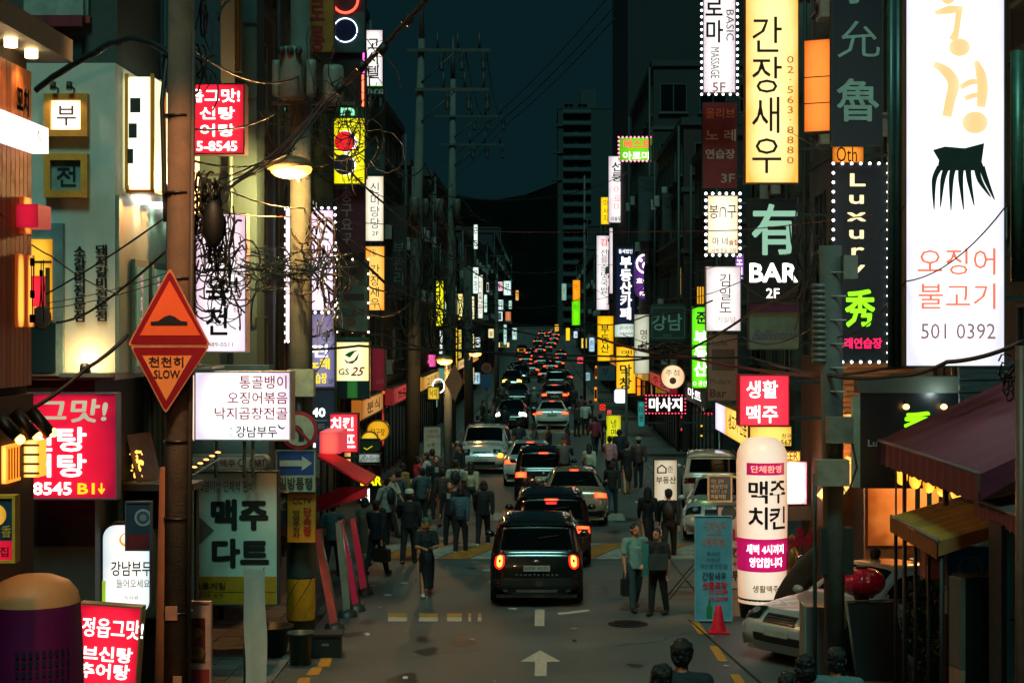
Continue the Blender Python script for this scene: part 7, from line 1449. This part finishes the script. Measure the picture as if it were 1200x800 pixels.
# ---------------------------------------------------------------- shopfronts along the street, extra signs, cables, litter
def shopfront(side, Y0, Y1, xw, label, tone, fascia, word, hgt=2.5, open_=True):
    """ground floor shop: recessed lit room, glazing posts, fascia with lettering; faces the street"""
    L_ = (Y1 - Y0) / 2; r = empty('shopfront', (xw * side, (Y0 + Y1) / 2, 0), R(90) if side < 0 else R(-90), label, 'shopfront')
    # local frame: -y points to the street, x along it
    MB().box(-L_, L_, .25, .3, 0, hgt).build('back_wall', mat('#1a1712', .9), r)
    MB().box(-L_ + .1, L_ - .1, .2, .245, .9, hgt - .15).build('lit_room', glow(tone[0], tone[2], tone[1], noise=.9), r)
    n = max(2, int(L_ * 2 / 1.3))
    for i in range(n + 1): x = -L_ + 2 * L_ * i / n; MB().box(x - .04, x + .04, -.05, .03, 0, hgt).build('post', '#1c2624', r)
    for i in range(n): MB().box(-L_ + 2 * L_ * i / n + .05, -L_ + 2 * L_ * (i + 1) / n - .05, -.02, -.01, .1, hgt - .05).build('pane', clear_glass(), r)
    MB().box(-L_, L_, -.3, .0, hgt, hgt + .75).build('fascia_box', '#222a28', r)
    MB().box(-L_ + .08, L_ - .08, -.33, -.301, hgt + .08, hgt + .67).build('fascia_face', fascia, r)
    text(word, -L_ * .6, hgt + .18, L_ * .6, hgt + .56, INK if 'lit' in fascia.name else tw, r, y=-.34, bold=.02)
    # the end of the fascia that looks at us is a small lit box sign
    ex = -L_ if side < 0 else L_
    MB().box(*((ex - .06, ex - .001) if ex < 0 else (ex + .001, ex + .06)), -.3, 0, hgt + .05, hgt + .7).build('end_panel', fascia, r)
    return r
WT, OT, RT, GT = ('#ffb870', '#5a2408', .9), ('#ff8a38', '#3a1404', .8), ('#ff5a4a', '#3a0a10', .7), ('#a8e0c8', '#1c3a34', .55)
for a in [(-1, 39.5, 46, 6.1, 'orange lit eatery behind the crowd nearest the red awning', OT, mat('#3a1a14'), '포차'), (-1, 52, 59, 6.1, 'warm lit shop behind the transformer pole', WT, glow('#e0a050', .6, '#a86020'), '분식'), (-1, 62, 71, 6.0, 'red tinted bar front past the white menu stand', RT, glow('#c83a3a', .6, '#6a1018'), '호프집'),
          (-1, 76, 88, 5.9, 'amber lit restaurant front level with the oncoming car', OT, glow('#f0c060', .7, '#b87020'), '고깃집'), (-1, 92, 106, 5.9, 'pale green lit shop on the left beyond the oncoming car', GT, glow('#b8e0d0', .6, '#508070'), '편의점'), (-1, 112, 123, 6.1, 'warm lit shop in the left distance under the cream signs', WT, glow('#ffd890', .7, '#b07830'), '카페'), (-1, 128, 148, 6.1, 'last clearly seen orange shop on the left before the rise', OT, glow('#ffb050', .7, '#a05818'), '노래방'),
          (1, 60, 69, 6.4, 'dim teal lit shop window behind the massage board', GT, mat('#16302e'), '마트'), (1, 73, 87, 6.1, 'red lit bar front behind the yellow standing sign', RT, glow('#d02a3c', .6, '#6a0c18'), '주점'), (1, 91, 110, 6.0, 'warm lit shop on the right level with the red glowing SUV', WT, glow('#ffc870', .6, '#a86a28'), '치킨'), (1, 116, 138, 5.95, 'orange lit shop at the foot of the blank tower', OT, glow('#f09040', .6, '#8a4410'), '족발'), (1, 143, 164, 6.0, 'greenish lit shop in the right distance', GT, glow('#c0f0d0', .5, '#508060'), '약국')]:
    shopfront(*a)
more = [
 ((447, 418, 452, 462), 62, '#ff7a30', '#a83c10', '포', 'thin orange lit strip left of the reddish pole', -1), ((486, 425, 491, 440), 70, '#ff9a50', '#b05018', '밥', 'small orange square light behind the tall power pole', -1),
 ((501, 453, 515, 468), 64, '#d8b030', '#8a6a10', '낙지', 'dull yellow square board beneath the ring sign', -1), ((457, 330, 470, 352), 72, '#c0d8c8', '#5a7a70', '빵', 'pale grey green sign half behind the power pole', -1),
 ((521, 340, 528, 372), 96, '#d8e8d0', '#70907c', V('치킨'), 'mint cream sign right beside the yellow one', -1), ((549, 430, 556, 448), 92, '#ffd8a0', '#b08040', '면', 'small cream light just under the third lamp', -1),
 ((553, 436, 563, 450), 100, '#a8c8d8', '#506a78', '약', 'pale blue panel beside the thick dark pole', -1), ((572, 385, 579, 396), 150, '#ffe8b0', '#b09050', '술', 'tiny cream sign over the headlights', -1),
 ((567, 345, 571, 366), 155, '#e8fff0', '#8ab0a0', V('서울'), 'thread of white sign in the left distance', -1), ((600, 384, 606, 398), 215, '#c8e0d8', '#607870', '치', 'faint mint sign near the foot of the hill', -1),
 ((604, 340, 608, 352), 225, '#ffb060', '#a05820', '국', 'tiny orange sign near the foot of the hill', -1), ((606, 408, 616, 412), 230, '#ffa030', '#a85810', '-', 'flat orange fascia near the foot of the hill', -1),
 ((697, 428, 700, 444), 150, '#ff8a28', '#b05010', 'l', 'thin orange strip left of the blue grey sign', 1), ((696, 453, 700, 470), 120, '#ff9a30', '#b86010', 'l', 'thin orange strip above the red light', 1),
 ((702, 473, 710, 481), 90, '#ff3828', '#b01010', 'o', 'small red light above the yellow standing sign', 1), ((711, 480, 717, 487), 88, '#ff6a60', '#b02020', 'o', 'pink red light touching the yellow standing sign', 1),
 ((690, 395, 697, 412), 165, '#b8d8f0', '#506a88', '한', 'tiny blue white sign left of the yellow estate sign', 1), ((681, 396, 688, 408), 175, '#ffd860', '#a88020', '족', 'tiny yellow sign above the mid street cars', 1),
 ((676, 418, 684, 426), 170, '#ff5060', '#901828', '술', 'tiny red sign above the mid street cars', 1), ((747, 470, 756, 500), 74, '#2a7a74', '#103a38', V('미용'), 'dim teal lit window strip left of the massage board', 1),
 ((684, 436, 692, 446), 150, '#8ab0b8', '#3a5660', '방', 'dull blue sign above the mid street cars', 1), ((797, 486, 800, 505), 60, '#ff4038', '#a01418', 'l', 'short red neon strip under the massage board', 1),
 ((820, 497, 824, 512), 58, '#ffd020', '#b08810', 'l', 'thin yellow neon strip below the green sign', 1),
 ((672, 388, 677, 396), 185, '#e8f0ff', '#8090a8', '실', 'speck of bluish white sign above the tail lights', 1), ((650, 380, 655, 388), 260, '#ffc040', '#a87010', '집', 'speck of amber sign at the top of the road', 1),
]
for bx_, Y, ca, cb, t, lb, sd in more:
    a, b, c, d = bx_; sign('distant_sign', lb, bx_, Y, glow(ca, .95, cb), [(t, a + (c - a) * .22, b + (d - b) * .2, c - (c - a) * .22, d - (d - b) * .2, INK, B)], depth=.3, arm=sd, armx=1.2, both=False)
rg = empty('ring_neon_sign', W(514, 459, 66), 0, 'white neon ring beside the dull yellow board', 'neon sign'); kk = F / 66
MB().tube([(7 / kk * math.cos(6.2832 * i / 20), -.05, 7 / kk + 8 / kk * math.sin(6.2832 * i / 20)) for i in range(21)], .03, 6).build('neon_ring', glow('#fff0e0', 3), rg); MB().lathe([(0, .02), (.26, .02), (.26, -.02), (0, -.02)], (0, 0, 7 / kk), 4).build('mount', '#14100f', rg)
for i, (p, r_, sg, lb) in enumerate([
    ([(230, 205, 19.2), (420, 215, 40), (560, 250, 80)], .012, .5, 'thin cable from the brown pole running far down the left side'), ([(214, 150, 19.2), (330, 128, 29)], .014, .15, 'cable from the brown pole to the transformers'), ([(214, 185, 19.2), (345, 175, 29)], .014, .2, 'cable just under the transformer feed'),
    ([(352, 225, 29.5), (486, 300, 51), (528, 320, 75), (549, 335, 80)], .02, .5, 'cable joining the poles of the left side, upper'), ([(352, 262, 29.5), (486, 330, 51), (528, 342, 75), (582, 350, 120)], .022, .7, 'cable joining the poles of the left side, middle'), ([(352, 300, 29.5), (486, 350, 51), (549, 362, 80)], .026, .8, 'cable joining the poles of the left side, lowest'),
    ([(486, 225, 51), (740, 200, 92)], .02, .8, 'thin cable slanting from the tall power pole to the green sign'), ([(486, 290, 51), (700, 300, 112)], .02, 1.0, 'cable crossing the dark middle of the street'), ([(549, 350, 80), (700, 340, 112), (760, 330, 90)], .02, .8, 'cable crossing in front of the distant signs'),
    ([(976, 345, 24), (868, 330, 38), (760, 345, 66)], .012, .3, 'thin cable from the grey box pole to the rounded board'), ([(976, 365, 24), (870, 395, 36), (730, 392, 60)], .014, .3, 'cable looping under the whisky sign'), ([(976, 395, 24), (1060, 330, 22), (1180, 240, 20)], .01, .2, 'fine cable climbing across the squid sign'),
    ([(520, 60, 51), (545, 92, 75)], .02, .3, 'upper wire linking the two crossarms'), ([(545, 60, 51), (565, 137, 75)], .02, .3, 'middle wire linking the two crossarms'), ([(570, 62, 51), (585, 137, 75)], .02, .3, 'outer wire linking the two crossarms'),
    ([(0, 250, 15), (60, 300, 17), (140, 345, 19)], .008, .05, 'hair thin wire over the framed pancake sign'), ([(392, 60, 45), (350, 90, 29), (205, 40, 19)], .016, .3, 'cable from the ring sign to the brown pole top')]):
    cable(p, r_, sg, lb, m='#14100e')
# cracks, stains and litter
rd = random.Random(5); cr_ = MB()
for k in range(16):
    x, y = rd.uniform(-3.8, 3.8), rd.uniform(25, 60); a = rd.uniform(0, 6.28)
    for i in range(rd.randint(8, 22)):
        a += rd.uniform(-.6, .6); x2, y2 = x + math.cos(a) * .16, y + math.sin(a) * .16; n_ = Vector((-math.sin(a), math.cos(a))) * rd.uniform(.005, .013)
        if abs(x2) < 4: cr_.add([(x + n_.x, y + n_.y, .003), (x2 + n_.x, y2 + n_.y, .003), (x2 - n_.x, y2 - n_.y, .003), (x - n_.x, y - n_.y, .003)], [(0, 1, 2, 3)])
        x, y = x2, y2
cr_.build('asphalt_cracks', mat('#0f1110', .9), kind='stuff')
st = MB()
for k in range(26):
    x, y, r_ = rd.uniform(-3.8, 3.8), rd.uniform(25, 58), rd.uniform(.06, .4); n = 14
    st.add([(x + r_ * (1 + .3 * math.sin(3 * t + k)) * math.cos(t), y + r_ * 1.6 * (1 + .3 * math.cos(2 * t + k)) * math.sin(t), .0022 + k * 1e-5) for t in (6.2832 * i / n for i in range(n))], [tuple(range(n))])
st.build('oil_stains', mat('#222524', .45, 0, .3, 6), kind='stuff')
lt_ = MB()
for k in range(70):
    sx = rd.choice((-1, 1)); x, y = sx * rd.uniform(3.0, 4.6) if rd.random() < .8 else rd.uniform(-3, 3), rd.uniform(25, 60); a = rd.uniform(0, 3.14); w_, h_ = rd.uniform(.02, .07), rd.uniform(.015, .05)
    u, v = Vector((math.cos(a) * w_, math.sin(a) * w_, 0)), Vector((-math.sin(a) * h_, math.cos(a) * h_, rd.uniform(0, .02))); p = Vector((x, y, .02)); lt_.add([p - u - v, p + u - v, p + u + v, p - u + v], [(0, 1, 2, 3)])
lt_.build('litter', mat('#a8a498', .7, 0, .5, 3), kind='stuff')

# more traffic and walkers in the far street
for i, (px, Y, rot, lb) in enumerate([(607, 118, 180, 'far dark car parked on the left past the orange headlights'), (654, 112, 0, 'far car at the right kerb beyond the blue van'), (660, 150, 0, 'far car at the right kerb below the tiny yellow sign'), (611, 165, 180, 'far car on the left kerb before the rise'), (606, 190, 180, 'far car on the left kerb on the rise'), (653, 205, 0, 'far car on the right of the rise, lower'), (657, 245, 0, 'far car on the right of the rise, upper'), (612, 265, 180, 'far car high on the left of the rise')]):
    c = copy_tree(fc[i % 2]); c['label'] = lb; c['group'] = 'cars standing along the far kerbs'; c.location = ((px - CX) * Y / F, Y, ground_z(Y) + .02); c.rotation_euler = (math.atan2(ground_z(Y + 4) - ground_z(Y), 4), 0, R(rot))
for i, (px, Y, cl, lb) in enumerate([(573, 78, '#3a4446', 'far walker in grey on the left by the thick dark pole'), (583, 97, '#14181a', 'far walker in black left of the oncoming car, further back'), (676, 82, '#2a2e34', 'far walker on the right level with the white sedan'), (681, 92, '#5a3034', 'far walker in dull red on the right pavement'), (672, 104, '#1a1e20', 'far walker in black right of the red glowing SUV'),
        (692, 88, '#14181a', 'far walker in black beside the small red light'), (588, 112, '#4a4a44', 'far walker in beige on the left kerb'), (595, 128, '#1c2428', 'far walker in navy on the left kerb'), (668, 125, '#2c2c2a', 'far walker under the bluish speck sign'), (697, 70, '#7a2434', 'walker in wine red right of the white shirted man'), (560, 72, '#22303a', 'walker in slate blue beside the white SUV roof')]):
    person(px, 0, lb, top=cl, legs='#0a0c0e', yaw=R(170 + 40 * math.sin(i * 2.3)), h=1.62 + .03 * (i % 5), Y=Y, pose='walk' if i % 2 else 'stand', group='walkers far down the street')
